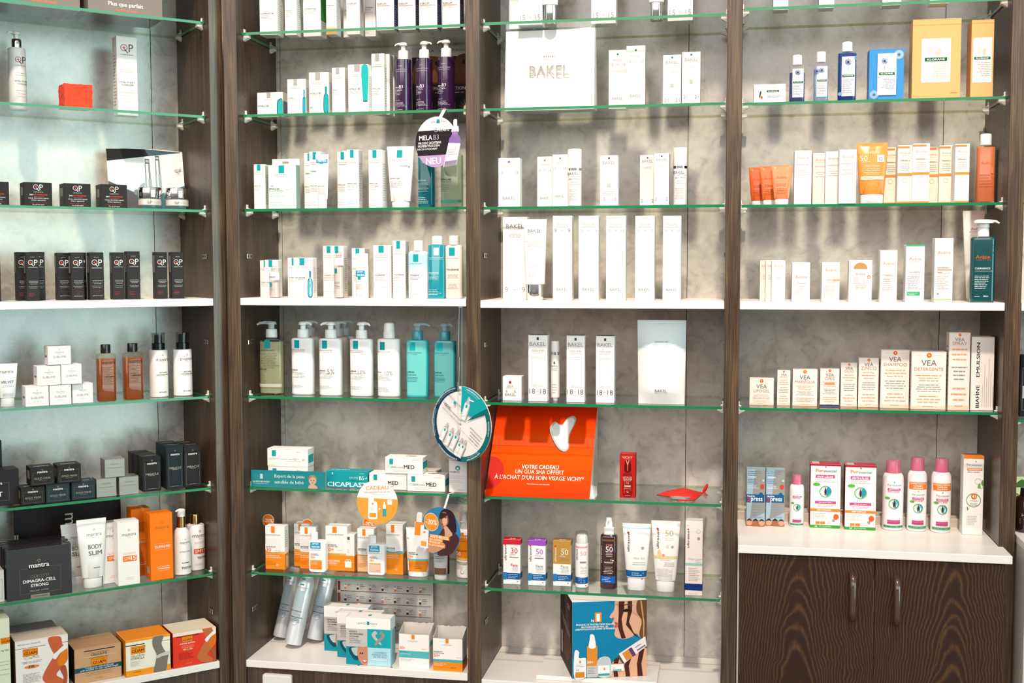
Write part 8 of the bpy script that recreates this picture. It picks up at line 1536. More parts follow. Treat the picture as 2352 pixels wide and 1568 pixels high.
# ================================================================ rightmost bay
view(1680, 0, 3.5)
G4A = 'small white cartons on the topmost shelf of the rightmost bay'
for x0, x1, vb, lab in ((340, 460, 88, 'first white carton from left, topmost shelf of rightmost bay'), (708, 830, 80, 'second white carton from left, topmost shelf of rightmost bay'), (1218, 1370, 62, 'third white carton from left, topmost shelf of rightmost bay'), (1600, 1755, 54, 'fourth white carton from left, topmost shelf of rightmost bay')):
    s = spot(4, 'A', x0, x1, -330, d=0.075)
    carton(s, 0.045, WC, microl(0.15, 0.85, (0.08, 0.12), '#a8a29c', 0.02, 'c'), lab, G4A)
def kl(x, y, w, asp, c='#1f6a3c'): return [('r', x-w/2, y-w*0.085*asp, x+w/2, y+w*0.085*asp, c), ('t', 'KLORANE', x, y, w*0.78, '#f2f2ec', 'b', w*0.09*asp)]
def flower(x, y, r, asp, c='#3a5a9a', n=14):
    q = []
    for i in range(n):
        a = 2*math.pi*i/n; q.append(('p', [(x+r*0.25*math.cos(a-0.1), y+r*0.25*asp*math.sin(a-0.1)), (x+r*math.cos(a-0.12), y+r*asp*math.sin(a-0.12)), (x+r*0.8*math.cos(a), y+r*0.8*asp*math.sin(a)), (x+r*math.cos(a+0.12), y+r*asp*math.sin(a+0.12)), (x+r*0.25*math.cos(a+0.1), y+r*0.25*asp*math.sin(a+0.1))], c))
    return q + [('c', x, y, r*0.28, lighten(c, 0.6))]
G4B = 'botanical care products on the second shelf of the rightmost bay'
s = spot(4, 'B', 178, 436, 676, d=0.05); asp = s.w/s.h
carton(s, 0.05, '#f1ece2', kl(0.6, 0.62, 0.38, asp) + [('s', circ(0.25, 0.3, 0.035, asp*1.4, 8), '#c0522c'), ('s', [(0.17, 0.3), (0.2, 0.6), (0.24, 0.62), (0.21, 0.35)], '#3a3a34'), ('m', 0.42, 0.25, 0.95, 0.45, 3, '#a8a296')], 'flat white soap box at left of the second shelf, rightmost bay', G4B, side=[])
def blab(s, x0, y0, x1, y1, asp, fy, fr, ky):
    xc = (x0+x1)/2
    return [('r', x0, y0, x1, y1, '#eceaf0')] + flower(xc-0.02, fy, fr, asp) + [('r', xc-0.015, fy-fr*asp*2.2, xc+0.0, fy-fr*asp, '#4a6a8a')] + kl(xc, ky, (x1-x0)*0.92, asp) + [('m', x0+0.03, y0+0.04, x1-0.04, ky-0.05, 7, '#8a8a98')]
for x0, x1, yt, hb, body, liq, lev, lab, sc in ((465, 592, 445, 0.79, '#f0f0fa', '#5f62a8', 0.62, 'smallest clear bottle with blue liquid, second shelf', 1), (660, 782, 418, 0.79, '#dfe8ee', '#bcd3ea', 0.66, 'middle clear bottle with flower label, second shelf', 1), (854, 1006, 340, 0.835, '#d0dcf4', '#3858b0', 0.8, 'tallest deep blue bottle with flower label, second shelf', 1)):
    s = spot(4, 'B', x0, x1, yt, d=0.05, rnd_=0.8); asp = s.w/s.h
    big = x0 > 800
    cap_bottle(s, '', '#f3f0ec', blab(s, 0.2, 0.1 if not big else 0.08, 0.9, 0.70 if not big else 0.74, asp, 0.62 if not big else 0.65, 0.2, 0.42) + ([('s', circ(0.95, 0.72, 0.1, asp, 8), '#8fb0e0'), ('s', circ(0.12, 0.12, 0.1, asp, 8), '#8fb0e0')] if big else flower(0.2, 0.6, 0.22, asp, '#5a6ab0') if x0 > 600 else []), lab, hb=hb, cw=0.62 if not big else 0.56, ar=0.8, n=3.5, group=G4B, bodymat=clear(lighten(body, 1.15), 0.02), liquid=(clear(liq, 0.05, 1.45, 'liquid', 0.5), lev), shoulder=0.02)
s = spot(4, 'B', 1108, 1388, 393, d=0.045); asp = s.w/s.h
carton(s, 0.045, '#3f8fcf', flower(0.85, 0.88, 0.15, asp, '#b5d4ee', 20) + flower(0.15, 0.1, 0.14, asp, '#a5c8ea', 20) + [('r', 0.24, 0.09, 0.78, 0.91, '#efedec')] + flower(0.44, 0.76, 0.1, asp, '#2f6aa8') + [('r', 0.435, 0.58, 0.445, 0.68, '#5a8a6a')] + kl(0.51, 0.51, 0.45, asp) + [('m', 0.35, 0.2, 0.74, 0.44, 8, '#8a8a98', 'r')], 'blue carton with white flower label, second shelf', G4B, side=[('m', 0.2, 0.1, 0.8, 0.8, 10, '#a8c8e6')])
s = spot(4, 'B', 1458, 1849, 152, d=0.04); asp = s.w/s.h
carton(s, 0.055, '#efb072', [('r', 0.0, 0.925, 1, 0.93, '#d9983f'), ('r', 0.19, 0.2, 0.79, 0.755, '#f2ede3')] + [('s', [(0.32, 0.62), (0.38, 0.64), (0.44, 0.6), (0.38, 0.56)], '#eee0c0'), ('s', [(0.46, 0.56), (0.54, 0.64), (0.6, 0.6), (0.54, 0.52)], '#f0e0cf')] + kl(0.49, 0.49, 0.46, asp) + [('m', 0.4, 0.24, 0.73, 0.44, 7, '#cfc0a0', 'r'), ('m', 0.8, 0.05, 0.95, 0.08, 1, '#a8803c')], 'large orange-yellow gift carton with white label, second shelf', G4B, side=[])
s = spot(4, 'B', 1931, 2113, 158, d=0.045); asp = s.w/s.h
carton(s, 0.055, '#efb072', [('r', 0.0, 0.955, 1, 0.96, '#d9983f'), ('r', 0.08, 0.19, 0.92, 0.77, '#efeae2'), ('s', [(0.25, 0.62), (0.35, 0.66), (0.45, 0.62), (0.35, 0.58)], '#eee0c0'), ('s', [(0.5, 0.6), (0.62, 0.64), (0.66, 0.57), (0.55, 0.54)], '#f0e4cf')] + kl(0.5, 0.505, 0.72, asp) + [('m', 0.25, 0.27, 0.86, 0.46, 8, '#b5a890', 'r')], 'narrow orange-yellow carton with white label near the side panel', G4B, side=[])
view(1680, 290, 3.5)
AV = '#e89a6a'
G4C = 'cleansing and care products on the third shelf of the rightmost bay'
def avb(s, dep, lab, l1='', orange=False, group=G4C, col='#f5f2ee', ay=0.87, rings=True, side=None, extra=(), aw=0.66, ac='#e2a080'):
    asp = s.w/s.h
    D = [('t', 'Avène', 0.5, ay, aw, ac), ('r', 0.18, ay-0.05, 0.82, ay-0.046, '#f0c0a0')]
    if l1: D.append(('t', l1, 0.5, ay-0.13, 0.68, '#b5ada6'))
    if orange: D += [('r', 0, 0.95, 0.8, 0.98, '#ec8a3c'), ('r', 0, 0.475, 1, 0.52, '#ec9440'), ('o', 0.5, 0.4, 0.18, 0.02, '#e0b08a'), ('r', 0.2, 0.735, 0.7, 0.745, '#ec9440'), ('m', 0.15, 0.56, 0.85, 0.7, 4, '#c0b8b0', 'c'), ('r', 0, 0, 1, 0.03, '#ec9440')]
    else: D += [('m', 0.2, ay-0.34, 0.85, ay-0.22, 3, '#c5bdb6', 'c')]
    if rings: D += [('o', 0.5, 0.17, 0.42, 0.006, '#e9e2da'), ('o', 0.5, 0.12, 0.33, 0.006, '#e9e2da')]
    return carton(s, dep, col, D+list(extra), lab, group, side=side if side is not None else [('m', 0.3, 0.05, 0.7, 0.5, 14, '#c5bdb6')])
OT = clear('#f29a6a', 0.1)
for i, (x0, x1, yt, d, lab) in enumerate(((138, 298, 330, 0.115, 'rear left small orange gel tube, third shelf'), (226, 392, 320, 0.082, 'middle small orange gel tube, third shelf'), (321, 490, 311, 0.04, 'front right small orange gel tube, third shelf'))):
    s = spot(4, 'C', x0, x1, yt, d=d, rnd_=0.3)
    squeeze_tube(s, '', '#f3f0ec', [('t', 'Avène', 0.48, 0.69, 0.5, '#e0662c'), ('m', 0.25, 0.46, 0.8, 0.54, 2, '#c0401c'), ('m', 0.25, 0.26, 0.8, 0.42, 4, '#d0582c')], lab, hc=0.14, wb=0.72, wc=0.64, group='small orange gel tubes on the third shelf', bodymat=mat(('#e8662c', '#ec7636', '#f08c5c')[i], 0.2, kind='gel_tube'), ar=0.35)
avb(spot(4, 'C', 507, 645, 195, d=0.045), 0.04, 'first white carton right of the small orange tubes', 'Hydrance')
avb(spot(4, 'C', 654, 772, 215, d=0.10), 0.035, 'rear white carton, second right of the small orange tubes', 'Hydrance', col='#f2ebe2')
avb(spot(4, 'C', 756, 880, 202, d=0.075), 0.035 if False else 0.022, 'partly covered white carton left of the large orange tube', 'Hydrance', col='#f3ede5')
avb(spot(4, 'C', 867, 1005, 188, d=0.03), 0.04, 'white carton directly left of the large orange tube', 'Hydrance')
s = spot(4, 'C', 1010, 1262, 131, d=0.03, rnd_=0.35)
squeeze_tube(s, '#ee8f36', '#f1eeea', [('t', 'Avène', 0.5, 0.85, 0.46, '#fbe6cc'), ('m', 0.22, 0.9, 0.78, 0.92, 1, '#fbd9ac', 'c'), ('t', '50', 0.22, 0.745, 0.24, '#fdf0dc', 'n'), ('r', 0.65, 0.68, 0.88, 0.8, '#f3f0ea'), ('o', 0.765, 0.73, 0.06, 0.015, '#3a3a3a'), ('m', 0.18, 0.67, 0.5, 0.7, 1, '#fbe0bc'), ('t', 'Intense Protect', 0.5, 0.62, 0.46, '#fdf0dc'), ('m', 0.2, 0.47, 0.82, 0.58, 4, '#fbe0bc', 'c'), ('r', 0.13, 0.39, 0.87, 0.45, '#f6e9d9'), ('m', 0.2, 0.4, 0.8, 0.44, 2, '#e8a860', 'c'), ('o', 0.5, 0.27, 0.3, 0.006, '#f8b868'), ('o', 0.5, 0.22, 0.2, 0.006, '#f8b868')],
             'large orange sun tube with white cap on the third shelf', hc=0.15, wb=0.78, wc=0.72, group=G4C)
avb(spot(4, 'C', 1225, 1336, 170, d=0.085), 0.035, 'orange-banded carton just behind the large orange tube', 'Tolerance', True, col='#f3e8d8')
avb(spot(4, 'C', 1337, 1455, 152, d=0.045), 0.035, 'orange-banded carton second right of the large orange tube', 'Tolerance', True, col='#f4ebde')
avb(spot(4, 'C', 1456, 1594, 138, d=0.02 if False else 0.036), 0.04, 'whiter orange-banded carton in the middle of the row', 'Tolerance', True) if False else avb(spot(4, 'C', 1458, 1594, 138, d=0.038), 0.04, 'whiter orange-banded carton in the middle of the row', 'Tolerance', True)
avb(spot(4, 'C', 1560, 1668, 165, d=0.105), 0.03, 'rearmost orange-banded carton seen in the gap', 'Tolerance', True, col='#f1e4d2')
avb(spot(4, 'C', 1672, 1782, 153, d=0.09), 0.035, 'orange-banded carton behind the last one, second from right', 'Tolerance', True, col='#f3e8d8')
avb(spot(4, 'C', 1800, 1916, 140, d=0.036), 0.05, 'last orange-banded carton next to the clear orange bottle', 'Tolerance', True)
s = spot(4, 'C', 1967, 2122, 62, d=0.04, rnd_=0.8)
cap_bottle(s, '', '#f3f0ec', [('t', 'Avène', 0.5, 0.575, 0.62, '#e8743c'), ('m', 0.15, 0.22, 0.85, 0.42, 5, '#d0683a'), ('r', 0.7, 0.42, 0.85, 0.5, '#e8844c')], 'clear orange bottle with white cap at the right end', hb=0.835, cw=0.6, ar=0.8, n=3.5, group=G4C, bodymat=clear('#fff2e8', 0.02), liquid=(clear('#f3ab7c', 0.06, 1.45, 'liquid', 0.6), 0.8), shoulder=0.02)
k = spot(4, 'C', 2040, 2132, 178, d=0.125); k.x -= 0.004; carton(k, 0.03, '#efe6da', [], 'cream carton edge behind the clear orange bottle', G4C)
G4D = 'white care cartons on the white shelf of the rightmost bay'
avb(spot(4, 'D', 229, 300, 1077, d=0.085), 0.028, 'rear left of three thin white cartons, white shelf', '', group=G4D, col='#f1e8dd')
avb(spot(4, 'D', 276, 350, 1077, d=0.055), 0.028, 'middle of three thin white cartons, white shelf', '', group=G4D, col='#f2eae0')
avb(spot(4, 'D', 324, 433, 1077, d=0.022), 0.03, 'front right of three thin white cartons, white shelf', '', group=G4D)
avb(spot(4, 'D', 488, 631, 1093, d=0.02), 0.04, 'white carton with faint dropper outline, white shelf', '', group=G4D, ay=0.63, ac='#e28a60', rings=False, extra=[('t', 'CLEANANCE', 0.5, 0.47, 0.6, '#9a938c'), ('m', 0.15, 0.15, 0.8, 0.3, 5, '#b5aea6')])
avb(spot(4, 'D', 728, 870, 1093, d=0.02), 0.04, 'white carton with orange tab on its right, white shelf', '', group=G4D, ay=0.81, ac='#dc8f6c', rings=False, extra=[('t', 'VITAMIN', 0.35, 0.55, 0.42, '#e0a080'), ('r', 0.62, 0.53, 1, 0.57, '#f0a860'), ('m', 0.15, 0.1, 0.85, 0.42, 9, '#c9b8a8')])
s = spot(4, 'D', 945, 1131, 1076, d=0.02); asp = s.w/s.h
avb(s, 0.04, 'wider white carton with brown half disc, white shelf', '', group=G4D, ay=0.67, ac='#e8844c', rings=False, aw=0.44, extra=[('p', [(0.5+0.3*math.cos(math.radians(180*i/16)), 0.79+0.3*asp*math.sin(math.radians(180*i/16))*0.95) for i in range(17)], '#c79058'), ('t', '50', 0.72, 0.48, 0.26, '#ecc09a', 'n'), ('m', 0.2, 0.43, 0.5, 0.6, 6, '#e8a070'), ('o', 0.86, 0.6, 0.07, 0.025, '#e8642c'), ('m', 0.2, 0.3, 0.85, 0.4, 3, '#e0b090', 'c'), ('o', 0.5, 0.16, 0.36, 0.006, '#e9e2da')])
avb(spot(4, 'D', 1196, 1334, 994, d=0.015), 0.04, 'white carton slightly taller, fifth group on the white shelf', '', group=G4D, ay=0.74, ac='#dc8f6c', rings=False, extra=[('t', 'HYDRANCE', 0.13, 0.52, 0.62, '#8a837c', 'l'), ('m', 0.14, 0.22, 0.8, 0.46, 6, '#b5aea6')])
avb(spot(4, 'D', 1403, 1554, 951, d=0.015), 0.042, 'white carton with green top edge and green tab', '', group=G4D, ay=0.755, ac='#dc8f6c', rings=False, extra=[('r', 0, 0.975, 1, 1, '#3fae74'), ('t', 'Cicalfate+', 0.5, 0.535, 0.68, '#b8b8b4', 'n'), ('m', 0.1, 0.22, 0.9, 0.46, 8, '#a8a29c'), ('r', 0.08, 0.115, 0.78, 0.18, '#3fae74'), ('m', 0.12, 0.125, 0.7, 0.17, 2, '#dff0e6')])
avb(spot(4, 'D', 1636, 1784, 898, d=0.015), 0.042, 'tallest white carton with thin orange lines, white shelf', '', group=G4D, ay=0.775, ac='#e8844c', rings=False, aw=0.7, extra=[('t', 'SUNSIMED', 0.15, 0.54, 0.6, '#8a837c', 'l'), ('r', 0.15, 0.5, 0.95, 0.515, '#f0a050'), ('t', 'VERDE', 0.15, 0.465, 0.28, '#6a645e', 'lb'), ('m', 0.14, 0.2, 0.85, 0.42, 8, '#d0a890'), ('r', 0, 0.035, 0.95, 0.05, '#f0b060'), ('c', 0.2, 0.13, 0.04, '#4a4a44')])
s = spot(4, 'D', 1926, 2122, 750, d=0.012, rnd_=0.55)
GRN2 = mat('#0a4a4c', 0.1, 0, 0.6, 0.5, 'dark_teal_gloss')
pump_bottle(s, '', '#f2efec', [('t', 'Avène', 0.46, 0.55, 0.58, '#e8622c'), ('r', 0.17, 0.51, 0.78, 0.514, '#c0562c'), ('t', 'CLEANANCE', 0.15, 0.41, 0.62, '#f0f4f2', 'lb'), ('r', 0.14, 0.375, 0.9, 0.379, '#dfe8e6'), ('m', 0.14, 0.16, 0.75, 0.33, 8, '#d6e4e2'), ('t', '400ml', 0.6, 0.075, 0.2, '#e6eeec', 'b'), ('m', 0.14, 0.065, 0.4, 0.08, 1, '#d6e4e2'), ('o', 0.76, 0.64, 0.22, 0.01, '#2a6a6c'), ('o', 0.8, 0.63, 0.14, 0.01, '#2a6a6c')], 'dark green pump bottle with white pump, white shelf right end', hb=0.795, side=1, ar=0.55, n=3.8, cw=0.5, group=G4D, bodymat=GRN2, headw=0.5, reach=0.62)
k = spot(4, 'D', 1862, 2040, 678, d=0.12, rnd_=0.3)
squeeze_tube(k, '#efe9e2', '#efebe6', [('t', 'Avène', 0.62, 0.80, 0.5, '#c0502c'), ('r', 0.3, 0.765, 0.9, 0.768, '#c0502c')], 'very large white tube standing behind the dark green pump bottle', hc=0.02, wb=0.5, wc=0.45, group=G4D, ar=0.5)
view(1680, 700, 2.6131)
G4E = 'row of cream-coloured cartons on the fourth shelf'
def vea(x0, x1, yt, yb, n1, n2, lab, dep=0.04, n3=None, extra=(), tw=0.66):
    s = spot(4, 'E', x0, x1, yt, vb=yb); asp = s.w/s.h; R_ = 0.075
    y = 1-(R_*1.5)*asp
    D = [('r', 0, 0, 1, 0.06, '#f3cdb4'), ('c', 0.5, y, R_, '#ee6c1c'), ('t', 'v', 0.5, y, 0.05, '#fbe6d6', 'b'), ('m', 0.14, y-0.02*asp, 0.36, y+0.02*asp, 1, '#cfc5be'), ('m', 0.64, y-0.02*asp, 0.86, y+0.02*asp, 1, '#cfc5be'), ('t', n1, 0.5, y-0.23*asp, 0.44, '#8a7a78'), ('t', n2, 0.5, y-0.42*asp, tw, '#c08a78')]
    t = y-0.55*asp
    D += [('m', 0.12, t-(t-0.1)*0.28, 0.88, t-0.01, 3, '#f0a070', 'c'), ('m', 0.12, t-(t-0.1)*0.62, 0.88, t-(t-0.1)*0.34, 4, '#9a908a', 'c'), ('m', 0.12, 0.1, 0.88, t-(t-0.1)*0.7, 3, '#f0a070', 'c'), ('m', 0.3, 0.04, 0.7, 0.07, 1, '#c9806a', 'c')]
    return carton(s, dep, '#f5e4d8', D+list(extra), lab, G4E, side=[('m', 0.2, 0.1, 0.8, 0.85, 12, '#9a908a')])
vea(108, 254, 440, 602, 'VEA', 'LIPOGEL', 'lowest cream carton at the left end, fourth shelf')
vea(275, 353, 392, 604, 'VEA', 'LIPSTICK', 'thin narrow cream carton, second from left, fourth shelf', 0.03)
vea(367, 515, 385, 607, 'VEA', 'MARSIGLIA', 'wide cream carton, third from left, fourth shelf', tw=0.82)
vea(532, 647, 382, 609, 'VEA', 'ORIS', 'cream carton with blue foot line, fourth shelf', extra=[('r', 0, 0.0, 1, 0.045, '#2f4f8a'), ('r', 0.25, 0.58, 0.75, 0.62, '#f08030')], tw=0.5)
vea(656, 755, 347, 611, 'VEA', 'OLIO', 'slim cream carton, fifth from left, fourth shelf', tw=0.56)
vea(763, 883, 318, 615, 'VEA', 'ZINCO', 'cream carton, sixth from left, fourth shelf', tw=0.78)
vea(896, 1067, 270, 620, 'VEA', 'SHAMPOO', 'larger cream carton, seventh from left, fourth shelf', tw=0.82)
vea(1080, 1288, 280, 628, 'VEA', 'DETERGENTE', 'widest cream carton, eighth from left, fourth shelf', tw=0.84, dep=0.05)
vea(1303, 1431, 166, 632, 'VEA', 'SPRAY', 'tallest cream carton, second from right, fourth shelf', tw=0.68)
s = spot(4, 'E', 1438, 1576, 193, vb=634)
carton(s, 0.06, '#efe4d9', [('r', 0, 0, 0.38, 1, '#efeae4'), ('t', 'BIAFINE', 0.3, 0.19, 0.31, '#1c1a1a', 'vb', 0.15), ('t', 'EMULSION', 0.3, 0.69, 0.47, '#1c1a1a', 'vb', 0.15)] + [('m', 0.5+0.09*i, 0.04, 0.505+0.09*i, 0.5, 60, '#b5aaa0') for i in range(6)] + [('r', 0.5+0.09*i, 0.05, 0.515+0.09*i, 0.35+0.09*((i*3) % 5), '#c5bab0') for i in range(6)], 'beige carton with black upward lettering at the right end', G4E, side=[])
# counter row
G4F = 'lice treatment products on the white countertop'
PE = '#2f8f8a'
for x0, x1, yt, lab in ((90, 202, 987, 'left of the twin grey-blue boxes with children faces'), (207, 320, 990, 'right of the twin grey-blue boxes with children faces')):
    s = spot(4, 'H', x0, x1, yt, vb=1328)
    carton(s, 0.04, '#9fb6c4', [('p', [(0.45, 1), (1, 1), (1, 0.25), (0.2, 0.12), (0.3, 0.4)], '#a9a6a2'), ('m', 0.06, 0.88, 0.8, 0.98, 3, '#4a7a98'), ('t', '2 minutes', 0.08, 0.87, 0.42, '#f2f4f4', 'lb'), ('m', 0.06, 0.75, 0.6, 0.84, 3, '#4a7a98'), ('m', 0.06, 0.66, 0.7, 0.72, 3, '#e8eeee'), ('s', circ(0.84, 0.70, 0.11, 0.4, 8), '#c8452c'), ('c', 0.9, 0.81, 0.06, '#a8d8dc'), ('r', 0, 0.42, 0.96, 0.56, '#15568c'), ('c', 0.78, 0.565, 0.1, '#15568c'), ('t', 'Hedrin', 0.05, 0.53, 0.4, '#f2f4f4', 'lb'), ('t', 'X', 0.04, 0.465, 0.18, '#d8283c', 'lb', 0.09), ('t', 'press', 0.24, 0.46, 0.62, '#f2f4f4', 'lb', 0.085), ('m', 0.3, 0.14, 0.9, 0.38, 5, '#8aa0b0'), ('r', 0, 0, 1, 0.05, '#b8604a'), ('s', circ(0.17, 0.06, 0.16, 0.32, 10), '#d9a080'), ('s', circ(0.5, 0.06, 0.16, 0.32, 10), '#a8684a'), ('s', circ(0.83, 0.06, 0.15, 0.32, 10), '#d9a080'), ('s', [(0.02, 0.09), (0.17, 0.135), (0.32, 0.09), (0.17, 0.1)], '#4a2c20'), ('s', [(0.35, 0.09), (0.5, 0.135), (0.65, 0.09), (0.5, 0.1)], '#2a1812'), ('s', [(0.68, 0.09), (0.83, 0.13), (0.98, 0.09), (0.83, 0.1)], '#4a2c20')], lab, G4F, side=[])
def lice_emblem(x, y, r, asp): return [('c', x, y, r, '#cfe0d4'), ('s', circ(x-r*0.1, y-r*0.1*asp, r*0.75, asp, 10), '#e9efe9'), ('o', x, y, r, r*0.14, '#5fae6a'), ('s', [(x+r*0.2, y-r*asp*0.8), (x+r*0.95, y), (x+r*0.5, y+r*asp*0.9), (x+r*0.1, y+r*asp*0.2)], '#2f8fa0'), ('s', [(x-r*0.05, y-r*asp*0.75), (x+r*0.15, y), (x, y+r*asp*0.75), (x-r*0.2, y)], '#4a2a20')]
def pur_box(x0, x1, yt, yb, lab):
    s = spot(4, 'H', x0, x1, yt, vb=yb); asp = s.w/s.h
    carton(s, 0.045, '#f3efe9', [('r', 0, 0.97, 1, 1, '#b51f3c'), ('c', 0.5, 0.955, 0.03, '#5fa89a'), ('t', 'Pur', 0.17, 0.9, 0.25, '#e07a2c', 'lb', 0.05), ('t', 'essentiel', 0.43, 0.895, 0.42, '#2f7f7a', 'l', 0.042), ('r', 0.17, 0.78, 0.8, 0.83, '#c94a84'), ('t', 'ANTI-LÄUSE', 0.48, 0.805, 0.54, '#fbeef4', 'b'), ('t', 'SHAMPOO UND KUR', 0.18, 0.755, 0.5, '#5a9a96', 'l'), ('t', 'RADIKALE BEHANDLUNG 2 in 1', 0.18, 0.725, 0.74, '#5a9a96', 'l'), ('s', circ(0.2, 0.68, 0.12, asp*0.5, 10), '#5fae4a')] + lice_emblem(0.5, 0.57, 0.2, asp) +
           [('r', 0.15, 0.38, 0.85, 0.42, '#c94a84'), ('m', 0.2, 0.385, 0.8, 0.415, 1, '#fbe0ee', 'c'), ('m', 0.2, 0.33, 0.8, 0.365, 2, '#c0405c', 'c'), ('r', 0, 0.26, 1, 0.3, '#e8802c'), ('t', '100% WIRKSAM', 0.45, 0.28, 0.46, '#fff4e8', 'b'), ('m', 0.05, 0.14, 0.65, 0.24, 4, '#a8a29c'), ('s', circ(0.86, 0.18, 0.09, asp*1.1, 8), '#d0602c'), ('c', 0.78, 0.12, 0.05, '#b5a8a0'), ('r', 0.18, 0.06, 0.32, 0.1, '#e8802c'), ('r', 0.34, 0.06, 0.5, 0.1, '#e8802c'), ('m', 0.55, 0.06, 0.75, 0.1, 2, '#e0a070'), ('r', 0, 0, 1, 0.045, '#3f9a3c'), ('t', '0%', 0.2, 0.022, 0.08, '#f0f6ee', 'b'), ('m', 0.3, 0.01, 0.9, 0.035, 2, '#dff0dc')], lab, G4F, side=[('r', 0, 0, 1, 1, '#a5203a')], topc='#b51f3c', topd=[('r', 0.05, 0.1, 0.3, 0.9, '#e6ded4'), ('m', 0.35, 0.3, 0.95, 0.7, 2, '#e8a0b0')])
pur_box(474, 655, 955, 1338, 'left white and pink treatment box on the countertop')
pur_box(682, 868, 963, 1350, 'right white and pink treatment box on the countertop')
PINK = clear('#ef9db6', 0.05, 1.45, 'tinted', 0.55)
def pspray(x0, x1, yt, yb, lab, kind):
    s = spot(4, 'H', x0, x1, yt, vb=yb, rnd_=1); asp = s.w/s.h
    D = []
    o_ = 0.0
    if kind == 2: D += [('r', 0, 0.575, 1, 0.675, '#e8802c'), ('t', 'FORMAT FAMILIAL', 0.5, 0.655, 0.8, '#fff4e8', 'b'), ('t', 'FAMILIEN-', 0.5, 0.625, 0.5, '#fff4e8', 'b'), ('t', 'PACKUNG', 0.5, 0.595, 0.5, '#fff4e8', 'b')]; o_ = -0.15
    D += [('c', 0.5, 0.70+o_ if kind != 3 else 0.63, 0.035, '#5fa89a'), ('t', 'Pur', 0.2, (0.66 if kind != 3 else 0.6)+o_, 0.18, '#e07a2c', 'lb'), ('t', 'essentiel', 0.4, (0.658 if kind != 3 else 0.598)+o_, 0.42, '#2f7f7a', 'l'), ('r', 0.2, 0.58+o_*0.95, 0.8, 0.61+o_*0.95, '#c94a84'), ('t', 'ANTI-POUX', 0.5, 0.595+o_*0.95, 0.5, '#fbeef4', 'b'), ('t', 'ANTI-LÄUSE', 0.2, 0.565+o_*0.95, 0.54, '#c94a84', 'lb'), ('s', circ(0.2, 0.47+o_*0.4, 0.11, asp*0.55, 10), '#5fae4a')] + lice_emblem(0.5, 0.39+o_*0.45, 0.25, asp) + [('r', 0.2, 0.13, 0.8, 0.155, '#c94a84'), ('r', 0.2, 0.1, 0.8, 0.125, '#b03a74'), ('r', 0.05, 0.045, 0.95, 0.075, '#3f9a6a'), ('m', 0.15, 0.05, 0.85, 0.07, 1, '#dff0dc')]
    vessel(s, [('bottle_body', [(0, 0.92), (0.01, 1), (0.70, 1), (0.765, 0.97), (0.80, 0.86), (0.82, 0.70)], plastic('#f3efec')), ('cap', [(0.821, 0.72), (0.9, 0.70), (0.985, 0.66), (1, 0.6)], PINK, {'label': 'translucent pink cap'}), ('spray_head', [(0.822, 0.5), (0.88, 0.48), (0.94, 0.3)], plastic('#f3c8d4'))], D, lab, 'bottle', 'spray_bottle', G4F, 1)
pspray(348, 436, 1018, 1336, 'small white spray bottle with pink cap on the countertop', 3)
pspray(905, 1033, 930, 1356, 'large white pink-capped bottle without orange band', 1)
pspray(1055, 1172, 913, 1362, 'left large pink-capped bottle with orange band', 2)
pspray(1197, 1318, 920, 1370, 'right large pink-capped bottle with orange band', 2)
s = spot(4, 'H', 1390, 1512, 906, vb=1380); asp = s.w/s.h
carton(s, 0.042, '#f3efe9', [('r', 0, 0.965, 1, 1, '#e8802c'), ('c', 0.6, 0.93, 0.035, '#5fa89a'), ('t', 'Pur', 0.14, 0.89, 0.22, '#e07a2c', 'lb', 0.03), ('t', 'essentiel', 0.38, 0.888, 0.5, '#2f7f7a', 'l', 0.026), ('r', 0.18, 0.815, 0.92, 0.845, '#e8802c'), ('t', 'ASSAINISSANT', 0.55, 0.83, 0.66, '#fff4e8', 'b'), ('t', 'SPRAY AERIEN', 0.18, 0.795, 0.62, '#4a8a86', 'l'), ('o', 0.72, 0.68, 0.16, 0.02, '#d9e0d4'), ('o', 0.86, 0.62, 0.12, 0.02, '#9ac08a'), ('s', [(0.88, 0.66), (0.96, 0.7), (0.98, 0.62)], '#5f9a3c'), ('s', [(0.7, 0.6), (0.78, 0.66), (0.86, 0.6)], '#6fae4a'), ('o', 0.52, 0.44, 0.36, 0.03, '#5f9a3c'), ('c', 0.54, 0.49, 0.15, '#e8702c'), ('t', '41', 0.54, 0.49, 0.2, '#fff4e8', 'b'), ('m', 0.25, 0.42, 0.8, 0.45, 1, '#e0a070', 'c'), ('m', 0.3, 0.37, 0.75, 0.41, 2, '#5fa89a', 'c'), ('s', [(0.2, 0.36), (0.28, 0.33), (0.22, 0.31)], '#5f9a3c'), ('f', 0.18, 0.1, 0.9, 0.27, 0.006, '#d9d4cc'), ('m', 0.22, 0.12, 0.8, 0.25, 6, '#b5aea6')], 'tall white box with orange top and green vine circle', G4F, side=[('m', 0.2, 0.1, 0.8, 0.5, 10, '#c5beb6')], topc='#e8802c')
